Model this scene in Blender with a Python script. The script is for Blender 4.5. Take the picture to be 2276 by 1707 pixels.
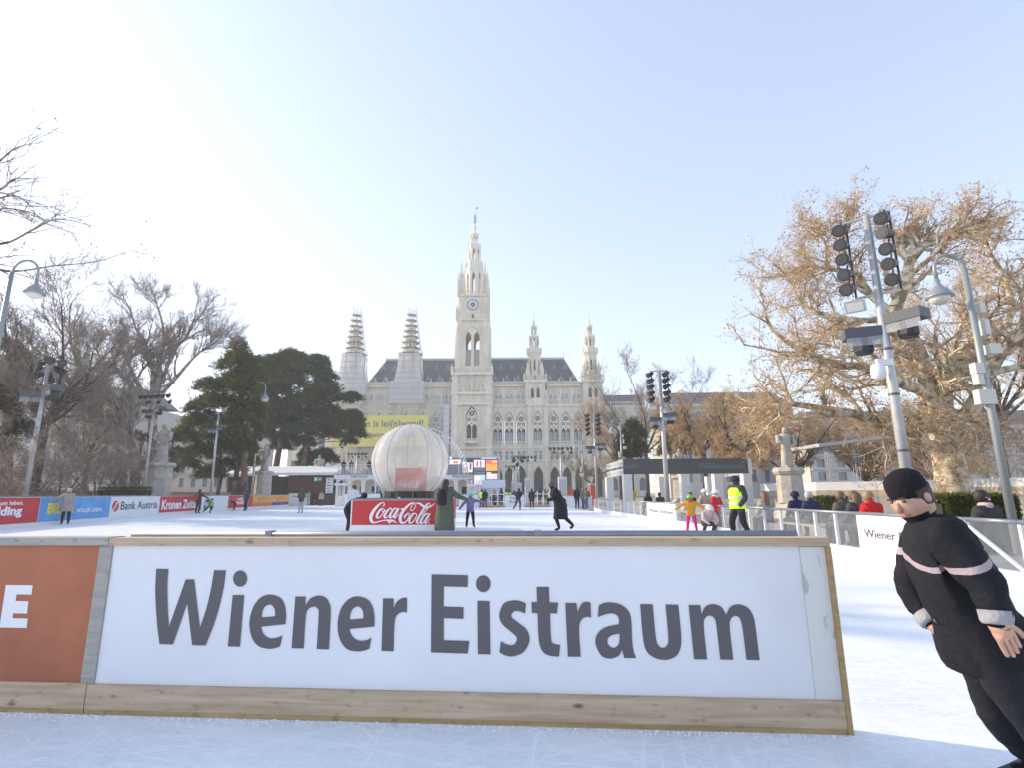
import bpy, math, random
import numpy as np
from mathutils import Vector, Matrix
from mathutils.geometry import tessellate_polygon

for o in list(bpy.data.objects):
    bpy.data.objects.remove(o)
SC = bpy.context.scene
COL = SC.collection
R = math.radians
rng = random.Random(7)
nrng = np.random.default_rng(7)

# ------------------------------------------------------------------ camera
W_PX, H_PX, F_PX = 2276.0, 1707.0, 1180.0        # photograph size and focal length in its pixels
EYE = 1.30
TILT, ROLL = R(11.7), R(-0.4)
cam_d = bpy.data.cameras.new("camera")
cam_d.sensor_fit = 'HORIZONTAL'
cam_d.sensor_width = 36.0
cam_d.lens = 36.0 * F_PX / W_PX
cam_d.clip_start, cam_d.clip_end = 0.05, 4000.0
cam = bpy.data.objects.new("camera", cam_d)
COL.objects.link(cam)
CAM_R = Matrix.Rotation(R(90) + TILT, 3, 'X') @ Matrix.Rotation(ROLL, 3, 'Z')
cam.matrix_world = Matrix.Translation((0, 0, EYE)) @ CAM_R.to_4x4()
SC.camera = cam

# ------------------------------------------------------------------ sky and sun
SKY_GAMMA, SKY_SAT, SKY_VAL = 0.54, 1.0, 2.3
SUN_AZ, SUN_EL = R(-68), R(23.0)      # azimuth from +Y (towards the town hall), negative = left
wd = bpy.data.worlds.new("World")
SC.world = wd
wd.use_nodes = True
nt = wd.node_tree
bg = nt.nodes['Background']
sky = nt.nodes.new('ShaderNodeTexSky')
sky.sky_type = 'NISHITA'
sky.sun_disc = False
sky.sun_elevation = SUN_EL
sky.sun_rotation = SUN_AZ
sky.altitude = 170
sky.air_density = 1.0
sky.dust_density = 0.6
sky.ozone_density = 2.5
# thin winter haze: the sky is paler and its contrast softer than clear air
sky_soft = nt.nodes.new('ShaderNodeGamma')
sky_soft.inputs['Gamma'].default_value = SKY_GAMMA
sky_hs = nt.nodes.new('ShaderNodeHueSaturation')
sky_hs.inputs['Hue'].default_value = 0.515
sky_hs.inputs['Saturation'].default_value = SKY_SAT
sky_hs.inputs['Value'].default_value = SKY_VAL
nt.links.new(sky.outputs[0], sky_soft.inputs[0])
nt.links.new(sky_soft.outputs[0], sky_hs.inputs['Color'])
nt.links.new(sky_hs.outputs[0], bg.inputs['Color'])
bg.inputs['Strength'].default_value = 0.15
sd = bpy.data.lights.new("sun", 'SUN')
sd.energy = 3.5
sd.angle = R(0.8)
sd.color = (1.0, 0.80, 0.56)
sun = bpy.data.objects.new("sun", sd)
COL.objects.link(sun)
SUN_DIR = Vector((math.sin(SUN_AZ) * math.cos(SUN_EL), math.cos(SUN_AZ) * math.cos(SUN_EL), math.sin(SUN_EL)))
sun.rotation_euler = SUN_DIR.to_track_quat('Z', 'Y').to_euler()
sun.location = SUN_DIR * 60
vs = SC.view_settings
vs.view_transform = 'Standard'
vs.look = 'None'
vs.gamma = 1.0
vs.use_curve_mapping = False
vs.exposure = 0.88
SC.render.engine = 'CYCLES'
SC.cycles.use_denoising = True
SC.cycles.max_bounces = 6
SC.cycles.diffuse_bounces = 3
SC.cycles.glossy_bounces = 3
SC.cycles.transparent_max_bounces = 12
SC.cycles.transmission_bounces = 4

# ------------------------------------------------------------------ measuring: photograph pixel -> place
def _ray(u, v):
    return CAM_R @ Vector(((u - W_PX / 2) / F_PX, (H_PX / 2 - v) / F_PX, -1.0))

def px(u, v, Y):
    r = _ray(u, v)
    return Vector((0, 0, EYE)) + r * (Y / r.y)

def gp(u, v, z=0.0):
    r = _ray(u, v)
    return Vector((0, 0, EYE)) + r * ((z - EYE) / r.z)

def on_plane(u, v, p, n):
    r = _ray(u, v)
    o = Vector((0, 0, EYE))
    return o + r * ((Vector(p) - o).dot(n) / r.dot(n))

# ------------------------------------------------------------------ materials
MATS = {}
def mat(name, col, rough=0.7, metal=0.0, var=0.0, vscale=3.0, bump=0.0, bscale=20.0, spec=0.5, stretch=None, trans=0.0, emit=None, emis=0.0, coord='Object', alpha=None):
    if name in MATS:
        return MATS[name]
    m = bpy.data.materials.new(name)
    m.use_nodes = True
    t = m.node_tree
    b = t.nodes['Principled BSDF']
    b.inputs['Base Color'].default_value = (*col, 1)
    b.inputs['Roughness'].default_value = rough
    b.inputs['Metallic'].default_value = metal
    b.inputs['Specular IOR Level'].default_value = spec
    if trans:
        b.inputs['Transmission Weight'].default_value = trans
    if emit:
        b.inputs['Emission Color'].default_value = (*emit, 1)
        b.inputs['Emission Strength'].default_value = emis
    if alpha is not None:
        b.inputs['Alpha'].default_value = alpha
    if var or bump:
        tc = t.nodes.new('ShaderNodeTexCoord')
        mp = t.nodes.new('ShaderNodeMapping')
        t.links.new(tc.outputs[coord], mp.inputs['Vector'])
        if stretch:
            mp.inputs['Scale'].default_value = stretch
    if var:
        nz = t.nodes.new('ShaderNodeTexNoise')
        nz.inputs['Scale'].default_value = vscale
        nz.inputs['Detail'].default_value = 6
        nz.inputs['Roughness'].default_value = 0.65
        t.links.new(mp.outputs[0], nz.inputs['Vector'])
        mr = t.nodes.new('ShaderNodeMapRange')
        mr.inputs['From Min'].default_value = 0.3
        mr.inputs['From Max'].default_value = 0.7
        mr.inputs['To Min'].default_value = 1 - var
        mr.inputs['To Max'].default_value = 1 + var
        t.links.new(nz.outputs['Fac'], mr.inputs['Value'])
        mx = t.nodes.new('ShaderNodeVectorMath')
        mx.operation = 'SCALE'
        mx.inputs[0].default_value = col
        t.links.new(mr.outputs[0], mx.inputs['Scale'])
        t.links.new(mx.outputs[0], b.inputs['Base Color'])
    if bump:
        n2 = t.nodes.new('ShaderNodeTexNoise')
        n2.inputs['Scale'].default_value = bscale
        n2.inputs['Detail'].default_value = 4
        t.links.new(mp.outputs[0], n2.inputs['Vector'])
        bp = t.nodes.new('ShaderNodeBump')
        bp.inputs['Strength'].default_value = bump
        bp.inputs['Distance'].default_value = 0.05
        t.links.new(n2.outputs['Fac'], bp.inputs['Height'])
        t.links.new(bp.outputs[0], b.inputs['Normal'])
    MATS[name] = m
    return m

def cloth(c, name=None):
    n = name or 'cloth_%02d_%02d_%02d' % tuple(int(x * 99) for x in c)
    return mat(n, c, 0.85, var=0.18, vscale=14, bump=0.25, bscale=40, spec=0.2)

def sheet(name, col, fac, tcol=None, vary=.18):
    """netting or veil: part of the light passes straight through, the rest is scattered"""
    if name in MATS:
        return MATS[name]
    m = bpy.data.materials.new(name)
    m.use_nodes = True
    t = m.node_tree
    t.nodes.clear()
    out = t.nodes.new('ShaderNodeOutputMaterial')
    mix = t.nodes.new('ShaderNodeMixShader')
    tr = t.nodes.new('ShaderNodeBsdfTransparent')
    if tcol:
        tr.inputs[0].default_value = (*tcol, 1)
    df = t.nodes.new('ShaderNodeBsdfDiffuse')
    df.inputs[0].default_value = (*col, 1)
    tl = t.nodes.new('ShaderNodeBsdfTranslucent')
    tl.inputs[0].default_value = (*col, 1)
    m2 = t.nodes.new('ShaderNodeMixShader')
    m2.inputs[0].default_value = 0.4
    t.links.new(df.outputs[0], m2.inputs[1])
    t.links.new(tl.outputs[0], m2.inputs[2])
    tc = t.nodes.new('ShaderNodeTexCoord')
    nz = t.nodes.new('ShaderNodeTexNoise')
    nz.inputs['Scale'].default_value = 0.35
    nz.inputs['Detail'].default_value = 4
    mr = t.nodes.new('ShaderNodeMapRange')
    mr.inputs['To Min'].default_value = max(0.0, fac - vary)
    mr.inputs['To Max'].default_value = min(1.0, fac + vary)
    t.links.new(tc.outputs['Object'], nz.inputs['Vector'])
    t.links.new(nz.outputs['Fac'], mr.inputs['Value'])
    t.links.new(mr.outputs[0], mix.inputs[0])
    t.links.new(tr.outputs[0], mix.inputs[1])
    t.links.new(m2.outputs[0], mix.inputs[2])
    t.links.new(mix.outputs[0], out.inputs[0])
    MATS[name] = m
    return m

# ------------------------------------------------------------------ mesh collecting
class MB:
    def __init__(s):
        s.v, s.f = [], []
    def add(s, vs_, fs_):
        k = len(s.v)
        s.v += [tuple(p) for p in vs_]
        s.f += [tuple(i + k for i in q) for q in fs_]
        return s
    def box(s, x0, x1, y0, y1, z0, z1):
        return s.add([(x0, y0, z0), (x1, y0, z0), (x1, y1, z0), (x0, y1, z0), (x0, y0, z1), (x1, y0, z1), (x1, y1, z1), (x0, y1, z1)],
                     [(0, 3, 2, 1), (4, 5, 6, 7), (0, 1, 5, 4), (1, 2, 6, 5), (2, 3, 7, 6), (3, 0, 4, 7)])
    def tbox(s, x0, x1, y0, y1, z0, z1, ix, iy=None):
        """box whose top is drawn in by ix, iy"""
        iy = ix if iy is None else iy
        return s.add([(x0, y0, z0), (x1, y0, z0), (x1, y1, z0), (x0, y1, z0), (x0 + ix, y0 + iy, z1), (x1 - ix, y0 + iy, z1), (x1 - ix, y1 - iy, z1), (x0 + ix, y1 - iy, z1)],
                     [(0, 3, 2, 1), (4, 5, 6, 7), (0, 1, 5, 4), (1, 2, 6, 5), (2, 3, 7, 6), (3, 0, 4, 7)])
    def obox(s, a, b, w, h, up=(0, 0, 1)):
        """bar from a to b, w wide (sideways) and h high"""
        a, b = Vector(a), Vector(b)
        d = (b - a).normalized()
        u = Vector(up)
        if abs(d.dot(u)) > 0.98:
            u = Vector((0, 1, 0))
        sd_ = d.cross(u).normalized()
        u = sd_.cross(d).normalized()
        P = []
        for q in (a, b):
            for i, j in ((-1, -1), (1, -1), (1, 1), (-1, 1)):
                P.append(q + sd_ * (i * w / 2) + u * (j * h / 2))
        return s.add(P, [(0, 1, 2, 3), (7, 6, 5, 4), (0, 4, 5, 1), (1, 5, 6, 2), (2, 6, 7, 3), (3, 7, 4, 0)])
    def prism(s, pts, z0, z1, top=1.0, ctr=None):
        n = len(pts)
        cx, cy = ctr or (sum(p[0] for p in pts) / n, sum(p[1] for p in pts) / n)
        V = [(p[0], p[1], z0) for p in pts] + [(cx + (p[0] - cx) * top, cy + (p[1] - cy) * top, z1) for p in pts]
        return s.add(V, [tuple(range(n))[::-1], tuple(range(n, 2 * n))] + [(i, (i + 1) % n, n + (i + 1) % n, n + i) for i in range(n)])
    def ngon(s, cx, cy, r, n, z0, z1, top=1.0, rot=0.0):
        return s.prism([(cx + r * math.cos(rot + 2 * math.pi * i / n), cy + r * math.sin(rot + 2 * math.pi * i / n)) for i in range(n)], z0, z1, top, (cx, cy))
    def tube(s, pts, rad, n=8, cap=True):
        pts = [Vector(p) for p in pts]
        m = len(pts)
        if not hasattr(rad, '__len__'):
            rad = [rad] * m
        k = len(s.v)
        prev = None
        for i, p in enumerate(pts):
            d = (pts[min(i + 1, m - 1)] - pts[max(i - 1, 0)]).normalized()
            if prev is None:
                u = Vector((0, 0, 1)) if abs(d.z) < 0.9 else Vector((1, 0, 0))
                a = d.cross(u).normalized()
            else:
                a = (prev - d * prev.dot(d))
                a = a.normalized() if a.length > 1e-6 else d.orthogonal().normalized()
            prev = a
            b = d.cross(a)
            for j in range(n):
                t = 2 * math.pi * j / n
                s.v.append(tuple(p + (a * math.cos(t) + b * math.sin(t)) * rad[i]))
        for i in range(m - 1):
            for j in range(n):
                s.f.append((k + i * n + j, k + i * n + (j + 1) % n, k + (i + 1) * n + (j + 1) % n, k + (i + 1) * n + j))
        if cap:
            s.f.append(tuple(k + j for j in range(n))[::-1])
            s.f.append(tuple(k + (m - 1) * n + j for j in range(n)))
        return s
    def lathe(s, prof, n=16, c=(0, 0, 0), sx=1.0, sy=1.0, rot=0.0):
        k = len(s.v)
        for r_, z in prof:
            for j in range(n):
                t = 2 * math.pi * j / n + rot
                s.v.append((c[0] + r_ * sx * math.cos(t), c[1] + r_ * sy * math.sin(t), c[2] + z))
        m = len(prof)
        for i in range(m - 1):
            for j in range(n):
                s.f.append((k + i * n + j, k + i * n + (j + 1) % n, k + (i + 1) * n + (j + 1) % n, k + (i + 1) * n + j))
        s.f.append(tuple(k + j for j in range(n))[::-1])
        s.f.append(tuple(k + (m - 1) * n + j for j in range(n)))
        return s
    def sphere(s, c, r_, n=12, m=8, sx=1, sy=1, sz=1):
        pr = [(max(1e-4, r_ * math.sin(math.pi * i / m)), -r_ * math.cos(math.pi * i / m) * sz) for i in range(m + 1)]
        return s.lathe(pr, n, c, sx, sy)
    def quad(s, a, b, c, d):
        return s.add([a, b, c, d], [(0, 1, 2, 3)])
    def build(s, name, m, parent=None, smooth=False, loc=None):
        me = bpy.data.meshes.new(name)
        me.from_pydata(s.v, [], s.f)
        me.materials.append(m)
        if smooth:
            me.shade_smooth()
        me.update()
        o = bpy.data.objects.new(name, me)
        COL.objects.link(o)
        if loc is not None:
            o.location = loc
        if parent:
            o.parent = parent
        return o

def tag(o, label=None, cat=None, group=None, kind=None):
    if label: o['label'] = label
    if cat: o['category'] = cat
    if group: o['group'] = group
    if kind: o['kind'] = kind
    return o

def thing(name, label, cat, loc=(0, 0, 0), rz=0.0, group=None):
    o = bpy.data.objects.new(name, None)
    o.empty_display_size = 0.3
    COL.objects.link(o)
    o.location = loc
    o.rotation_euler = (0, 0, rz)
    return tag(o, label, cat, group, 'thing')

def copy_tree(o, parent=None):
    c = o.copy()
    COL.objects.link(c)
    c.parent = parent
    for ch in o.children:
        copy_tree(ch, c)
    return c

# ------------------------------------------------------------------ lettering
def smooth_pts(pts, sub=6):
    """contour of (x, y) corners and (x, y, 1) smooth points -> dense closed polygon"""
    n = len(pts)
    out = []
    for i in range(n):
        p0, p1, p2, p3 = (pts[(i + k) % n] for k in (-1, 0, 1, 2))
        if len(p1) == 2 and len(p2) == 2:
            out.append((p1[0], p1[1]))
            continue
        a0 = p0 if len(p1) == 3 else p1
        a3 = p3 if len(p2) == 3 else p2
        for k in range(sub):
            t = k / sub
            q = []
            for d in (0, 1):
                m1 = (p2[d] - a0[d]) / (2 if len(p1) == 3 else 1)
                m2 = (a3[d] - p1[d]) / (2 if len(p2) == 3 else 1)
                h = (2 * t**3 - 3 * t * t + 1) * p1[d] + (t**3 - 2 * t * t + t) * m1 + (-2 * t**3 + 3 * t * t) * p2[d] + (t**3 - t * t) * m2
                q.append(h)
            out.append(tuple(q))
    return out

def fill(loops3):
    tris = tessellate_polygon([[Vector(p) for p in l] for l in loops3])
    V = [p for l in loops3 for p in l]
    return V, [tuple(t) for t in tris]

def text_obj(name, body, size, m, parent, M, sx=1.0, align='LEFT', bold=0.0, shear=0.0, space=1.0):
    """built-in lettering turned to a mesh; M places its x/y plane"""
    cu = bpy.data.curves.new(name, 'FONT')
    cu.body = body
    cu.size = size
    cu.align_x = align
    cu.offset = bold * size
    cu.shear = shear
    cu.space_character = space
    cu.resolution_u = 3
    to = bpy.data.objects.new(name, cu)
    me = bpy.data.meshes.new_from_object(to)
    bpy.data.objects.remove(to)
    bpy.data.curves.remove(cu)
    me.transform(Matrix.Diagonal((sx, 1, 1, 1)))
    me.transform(M)
    me.materials.clear()
    me.materials.append(m)
    me.name = name
    o = bpy.data.objects.new(name, me)
    COL.objects.link(o)
    o.parent = parent
    return o

def frame_m(origin, xdir, zdir=(0, 0, 1)):
    """text plane: x along xdir, y along zdir"""
    x = Vector(xdir).normalized()
    z = Vector(zdir).normalized()
    n = x.cross(z)
    M = Matrix.Identity(4)
    for i in range(3):
        M[i][0], M[i][1], M[i][2], M[i][3] = x[i], z[i], n[i], origin[i]
    return M
# ------------------------------------------------------------------ setting: ground and ice
def ice_material():
    m = bpy.data.materials.new('ice')
    m.use_nodes = True
    t = m.node_tree
    b = t.nodes['Principled BSDF']
    tc = t.nodes.new('ShaderNodeTexCoord')
    N = t.nodes.new
    L = t.links.new
    warp = N('ShaderNodeTexNoise'); warp.inputs['Scale'].default_value = 0.55; warp.inputs['Detail'].default_value = 1
    L(tc.outputs['Object'], warp.inputs['Vector'])
    ws = N('ShaderNodeVectorMath'); ws.operation = 'SCALE'; ws.inputs['Scale'].default_value = 0.9
    L(warp.outputs['Color'], ws.inputs[0])
    wa = N('ShaderNodeVectorMath'); wa.operation = 'ADD'
    L(tc.outputs['Object'], wa.inputs[0]); L(ws.outputs[0], wa.inputs[1])
    tot = None
    for k, (ang, sx, sy, lo) in enumerate(((12, 0.8, 70, .60), (-24, 1.0, 90, .61), (51, 1.2, 80, .62), (95, 1.0, 60, .63), (-62, 1.6, 110, .62), (4, 2.2, 150, .59), (30, 2.0, 170, .61), (-8, 1.6, 120, .59))):
        mp = N('ShaderNodeMapping')
        mp.inputs['Rotation'].default_value = (0, 0, R(ang))
        mp.inputs['Location'].default_value = (k * 7.3, k * 3.1, k * 2.0)
        L(wa.outputs[0], mp.inputs['Vector'])
        m2 = N('ShaderNodeMapping'); m2.inputs['Scale'].default_value = (sx, sy, 1)
        L(mp.outputs[0], m2.inputs['Vector'])
        nz = N('ShaderNodeTexNoise'); nz.inputs['Scale'].default_value = 1.0; nz.inputs['Detail'].default_value = 3
        L(m2.outputs[0], nz.inputs['Vector'])
        mr = N('ShaderNodeMapRange'); mr.inputs['From Min'].default_value = lo - .03; mr.inputs['From Max'].default_value = lo + .06
        L(nz.outputs['Fac'], mr.inputs['Value'])
        if tot is None:
            tot = mr.outputs[0]
        else:
            ad = N('ShaderNodeMath'); ad.operation = 'ADD'; ad.use_clamp = True
            L(tot, ad.inputs[0]); L(mr.outputs[0], ad.inputs[1]); tot = ad.outputs[0]
    cloud = N('ShaderNodeTexNoise'); cloud.inputs['Scale'].default_value = 0.9; cloud.inputs['Detail'].default_value = 7
    L(tc.outputs['Object'], cloud.inputs['Vector'])
    fine = N('ShaderNodeTexNoise'); fine.inputs['Scale'].default_value = 60; fine.inputs['Detail'].default_value = 3
    L(tc.outputs['Object'], fine.inputs['Vector'])
    grit = N('ShaderNodeTexNoise'); grit.inputs['Scale'].default_value = 22; grit.inputs['Detail'].default_value = 9; grit.inputs['Roughness'].default_value = .75
    L(tc.outputs['Object'], grit.inputs['Vector'])
    gm = N('ShaderNodeMapRange'); gm.inputs['From Min'].default_value = .52; gm.inputs['From Max'].default_value = .68; gm.inputs['To Max'].default_value = .7
    L(grit.outputs['Fac'], gm.inputs['Value'])
    ga = N('ShaderNodeMath'); ga.operation = 'ADD'; ga.use_clamp = True
    L(tot, ga.inputs[0]); L(gm.outputs[0], ga.inputs[1]); tot = ga.outputs[0]
    r1 = N('ShaderNodeMix'); r1.data_type = 'RGBA'
    r1.inputs['A'].default_value = (0.66, 0.73, 0.79, 1); r1.inputs['B'].default_value = (0.83, 0.87, 0.90, 1)
    cm = N('ShaderNodeMapRange'); cm.inputs['From Min'].default_value = .32; cm.inputs['From Max'].default_value = .66
    L(cloud.outputs['Fac'], cm.inputs['Value']); L(cm.outputs[0], r1.inputs['Factor'])
    r2 = N('ShaderNodeMix'); r2.data_type = 'RGBA'; r2.inputs['B'].default_value = (0.93, 0.95, 0.96, 1)
    fm = N('ShaderNodeMath'); fm.operation = 'MULTIPLY'; fm.inputs[1].default_value = 0.6
    L(tot, fm.inputs[0])
    L(fm.outputs[0], r2.inputs['Factor']); L(r1.outputs['Result'], r2.inputs['A'])
    L(r2.outputs['Result'], b.inputs['Base Color'])
    rr = N('ShaderNodeMapRange'); rr.inputs['To Min'].default_value = .28; rr.inputs['To Max'].default_value = .6
    L(tot, rr.inputs['Value']); L(rr.outputs[0], b.inputs['Roughness'])
    hs = N('ShaderNodeMath'); hs.operation = 'MULTIPLY_ADD'; hs.inputs[1].default_value = 0.35
    L(fine.outputs['Fac'], hs.inputs[0]); L(tot, hs.inputs[2])
    bp = N('ShaderNodeBump'); bp.inputs['Strength'].default_value = .35; bp.inputs['Distance'].default_value = .01
    L(hs.outputs[0], bp.inputs['Height']); L(bp.outputs[0], b.inputs['Normal'])
    b.inputs['IOR'].default_value = 1.31
    return m

MATS['ice'] = ice_material()
M_GROUND = mat('park_gravel', (0.30, 0.27, 0.23), 0.9, var=0.25, vscale=0.8, bump=0.3, bscale=30)
g = MB().quad((-1500, -400, -.06), (1500, -400, -.06), (1500, 2500, -.06), (-1500, 2500, -.06)).build('ground', M_GROUND)
tag(g, kind='structure')
ice = MB()
# the rink reaches behind the viewer, to the left boards, the far boards and the glass boards
RINK = [(-30, -25), (9, -25), (7.15, 0), (5.87, 40), (5.6, 46.5), (5.2, 52.4), (-7.5, 53.4), (-7.5, 66), (-26.0, 78.5), (-26.9, 65.2), (-21.0, 19)]
ice.add([(x, y, 0) for x, y in RINK], [tuple(range(len(RINK)))])
io = ice.build('ice_rink', MATS['ice'])
tag(io, kind='structure')
# ------------------------------------------------------------------ near barrier with the big lettering
def wood_material(name, c1, c2, knots=0.5):
    m = bpy.data.materials.new(name)
    m.use_nodes = True
    t = m.node_tree; N = t.nodes.new; L = t.links.new
    b = t.nodes['Principled BSDF']
    tc = N('ShaderNodeTexCoord')
    mp = N('ShaderNodeMapping'); mp.inputs['Scale'].default_value = (0.9, 12, 12)
    L(tc.outputs['Object'], mp.inputs['Vector'])
    nz = N('ShaderNodeTexNoise'); nz.inputs['Scale'].default_value = 2.2; nz.inputs['Detail'].default_value = 7; nz.inputs['Distortion'].default_value = 0.6
    L(mp.outputs[0], nz.inputs['Vector'])
    mr = N('ShaderNodeMapRange'); mr.inputs['From Min'].default_value = .3; mr.inputs['From Max'].default_value = .7
    L(nz.outputs['Fac'], mr.inputs['Value'])
    r1 = N('ShaderNodeMix'); r1.data_type = 'RGBA'; r1.inputs['A'].default_value = (*c1, 1); r1.inputs['B'].default_value = (*c2, 1)
    L(mr.outputs[0], r1.inputs['Factor'])
    vo = N('ShaderNodeTexVoronoi'); vo.inputs['Scale'].default_value = 4.0
    m3 = N('ShaderNodeMapping'); m3.inputs['Scale'].default_value = (0.85, 2.0, 2.0)
    L(tc.outputs['Object'], m3.inputs['Vector']); L(m3.outputs[0], vo.inputs['Vector'])
    k = N('ShaderNodeMapRange'); k.inputs['From Min'].default_value = .05; k.inputs['From Max'].default_value = .14; k.inputs['To Min'].default_value = knots; k.inputs['To Max'].default_value = 0
    L(vo.outputs['Distance'], k.inputs['Value'])
    r2 = N('ShaderNodeMix'); r2.data_type = 'RGBA'; r2.inputs['B'].default_value = (0.09, 0.055, 0.03, 1)
    L(k.outputs[0], r2.inputs['Factor']); L(r1.outputs['Result'], r2.inputs['A'])
    sp = N('ShaderNodeTexNoise'); sp.inputs['Scale'].default_value = 26; sp.inputs['Detail'].default_value = 5
    m4 = N('ShaderNodeMapping'); m4.inputs['Scale'].default_value = (0.45, 1, 1)
    L(tc.outputs['Object'], m4.inputs['Vector']); L(m4.outputs[0], sp.inputs['Vector'])
    s2 = N('ShaderNodeMapRange'); s2.inputs['From Min'].default_value = .6; s2.inputs['From Max'].default_value = .74; s2.inputs['To Max'].default_value = .65
    L(sp.outputs['Fac'], s2.inputs['Value'])
    r3 = N('ShaderNodeMix'); r3.data_type = 'RGBA'; r3.inputs['B'].default_value = (0.13, 0.10, 0.085, 1)
    L(s2.outputs[0], r3.inputs['Factor']); L(r2.outputs['Result'], r3.inputs['A'])
    L(r3.outputs['Result'], b.inputs['Base Color'])
    b.inputs['Roughness'].default_value = .75
    bp = N('ShaderNodeBump'); bp.inputs['Strength'].default_value = .4; bp.inputs['Distance'].default_value = .004
    L(nz.outputs['Fac'], bp.inputs['Height']); L(bp.outputs[0], b.inputs['Normal'])
    MATS[name] = m
    return m

M_PLANK = wood_material('weathered_pine', (0.40, 0.29, 0.185), (0.58, 0.45, 0.31), .85)
M_RAILW = wood_material('rail_pine', (0.40, 0.30, 0.20), (0.55, 0.43, 0.30), .6)
M_GREYW = wood_material('grey_wood', (0.30, 0.29, 0.27), (0.42, 0.40, 0.36), .5)
M_PLY = wood_material('plywood_edge', (0.34, 0.22, 0.10), (0.48, 0.33, 0.16), .4)
M_RAILG0 = mat('dark_screw', (.08, .075, .07), .5, .5)
M_BANNER = mat('white_banner', (0.74, 0.74, 0.78), 0.33, var=0.05, vscale=0.9, spec=0.5)
M_ORANGE = mat('orange_banner', (0.40, 0.125, 0.055), 0.4, var=0.25, vscale=1.0)
M_INK = mat('grey_ink', (0.105, 0.098, 0.108), 0.55)
M_WHITEINK = mat('white_ink', (0.80, 0.80, 0.82), 0.5)
M_STEEL = mat('galvanised_steel', (0.26, 0.28, 0.32), 0.45, 0.6, var=0.12, vscale=9)

def peeled_material():
    m = bpy.data.materials.new('peeled_white_paint')
    m.use_nodes = True
    t = m.node_tree; N = t.nodes.new; L = t.links.new
    b = t.nodes['Principled BSDF']
    tc = N('ShaderNodeTexCoord')
    mp = N('ShaderNodeMapping'); mp.inputs['Scale'].default_value = (9, 9, 4.2); mp.inputs['Location'].default_value = (0, 0, 1.15)
    L(tc.outputs['Object'], mp.inputs['Vector'])
    nz = N('ShaderNodeTexNoise'); nz.inputs['Scale'].default_value = 1.0; nz.inputs['Detail'].default_value = 5
    L(mp.outputs[0], nz.inputs['Vector'])
    mr = N('ShaderNodeMapRange'); mr.inputs['From Min'].default_value = .60; mr.inputs['From Max'].default_value = .64
    L(nz.outputs['Fac'], mr.inputs['Value'])
    r1 = N('ShaderNodeMix'); r1.data_type = 'RGBA'; r1.inputs['A'].default_value = (0.70, 0.70, 0.68, 1); r1.inputs['B'].default_value = (0.48, 0.47, 0.46, 1)
    L(mr.outputs[0], r1.inputs['Factor']); L(r1.outputs['Result'], b.inputs['Base Color'])
    b.inputs['Roughness'].default_value = .7
    bp = N('ShaderNodeBump'); bp.inputs['Strength'].default_value = .5; bp.inputs['Distance'].default_value = .003; bp.invert = True
    L(mr.outputs[0], bp.inputs['Height']); L(bp.outputs[0], b.inputs['Normal'])
    return m
M_PEEL = peeled_material()

K = W_PX / 2212.0                                    # the whole photograph was measured at 2212 pixels across
def dpx(x, y, Y): return px(x * K, y * K, Y)
def dgp(x, y, z=0.0): return gp(x * K, y * K, z)

B_R, B_L = dgp(1838, 1590), dgp(178, 1545)
B_ANG = math.atan2(B_R.y - B_L.y, B_R.x - B_L.x)
B_DIR = Vector((math.cos(B_ANG), math.sin(B_ANG), 0))
B_NRM = Vector((B_DIR.y, -B_DIR.x, 0))               # towards the viewer
B_LEN = (B_R - B_L).length
FACE_OFF = 0.022                                     # the banner lies this far behind the front of the base plank
B_FACE = B_L - B_NRM * FACE_OFF
def b_local(u, v, off=FACE_OFF):
    p = on_plane(u, v, B_L - B_NRM * off, B_NRM) - B_L
    return (p.dot(B_DIR), off, p.z)                  # local x along the barrier, y backwards, z up

TOPZ = b_local(1000 * K, 1162 * K)[2] + 0.0
bt = thing('barrier_panel', 'white banner barrier with big grey lettering Wiener Eistraum, pine base and rail', 'barrier', B_L, B_ANG)
x_post = b_local(1766 * K, 1350 * K)[0] - 0.055
H_RAIL0 = b_local(1000 * K, 1180 * K)[2]
H_BASE = b_local(1000 * K, 1495 * K)[2]
xl1 = b_local(248 * K, 1165 * K)[0]
from mathutils import noise as _ns
def buckled(x0, x1, z0, z1, nx, nz, seed):
    """printed sheet, slightly buckled between its fixings (always backwards from the face plane)"""
    V = []
    for i in range(nz + 1):
        for j in range(nx + 1):
            x, z = x0 + (x1 - x0) * j / nx, z0 + (z1 - z0) * i / nz
            e = math.sin(math.pi * i / nz) ** .5
            V.append((x, FACE_OFF + .005 * e * (.5 + .5 * _ns.noise(Vector((x * 1.6, z * 2.2, seed)))), z))
    return MB().add(V, [(i * (nx + 1) + j, i * (nx + 1) + j + 1, (i + 1) * (nx + 1) + j + 1, (i + 1) * (nx + 1) + j) for i in range(nz) for j in range(nx)])
buckled(xl1, x_post, H_BASE - .02, H_RAIL0, 90, 22, 3.1).build('banner', M_BANNER, bt, smooth=True)
MB().box(xl1, x_post, .032, .06, H_BASE - .02, H_RAIL0).build('backing_board', M_PLY, bt)
MB().box(x_post + .001, B_LEN - .012, FACE_OFF - .006, .05, H_BASE + .001, H_RAIL0 - .004).build('painted_post', M_PEEL, bt)
MB().box(B_LEN - .011, B_LEN + .016, -.004, .085, 0, H_RAIL0 - .002).build('plywood_edge', M_PLY, bt)
MB().box(.004, B_LEN - .012, 0, .075, 0.03, H_BASE).build('base_plank', M_PLANK, bt)
MB().box(.004, B_LEN - .013, .004, .075, 0.0, 0.029).build('base_batten', M_PLY, bt)
MB().box(xl1 - .09, xl1 - .001, FACE_OFF - .008, .055, H_BASE + .001, H_RAIL0 - .003).build('grey_post', M_GREYW, bt)
rail = MB()
rail.box(xl1 - .02, B_LEN + .014, .0, .125, H_RAIL0, H_RAIL0 + .048)
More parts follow.
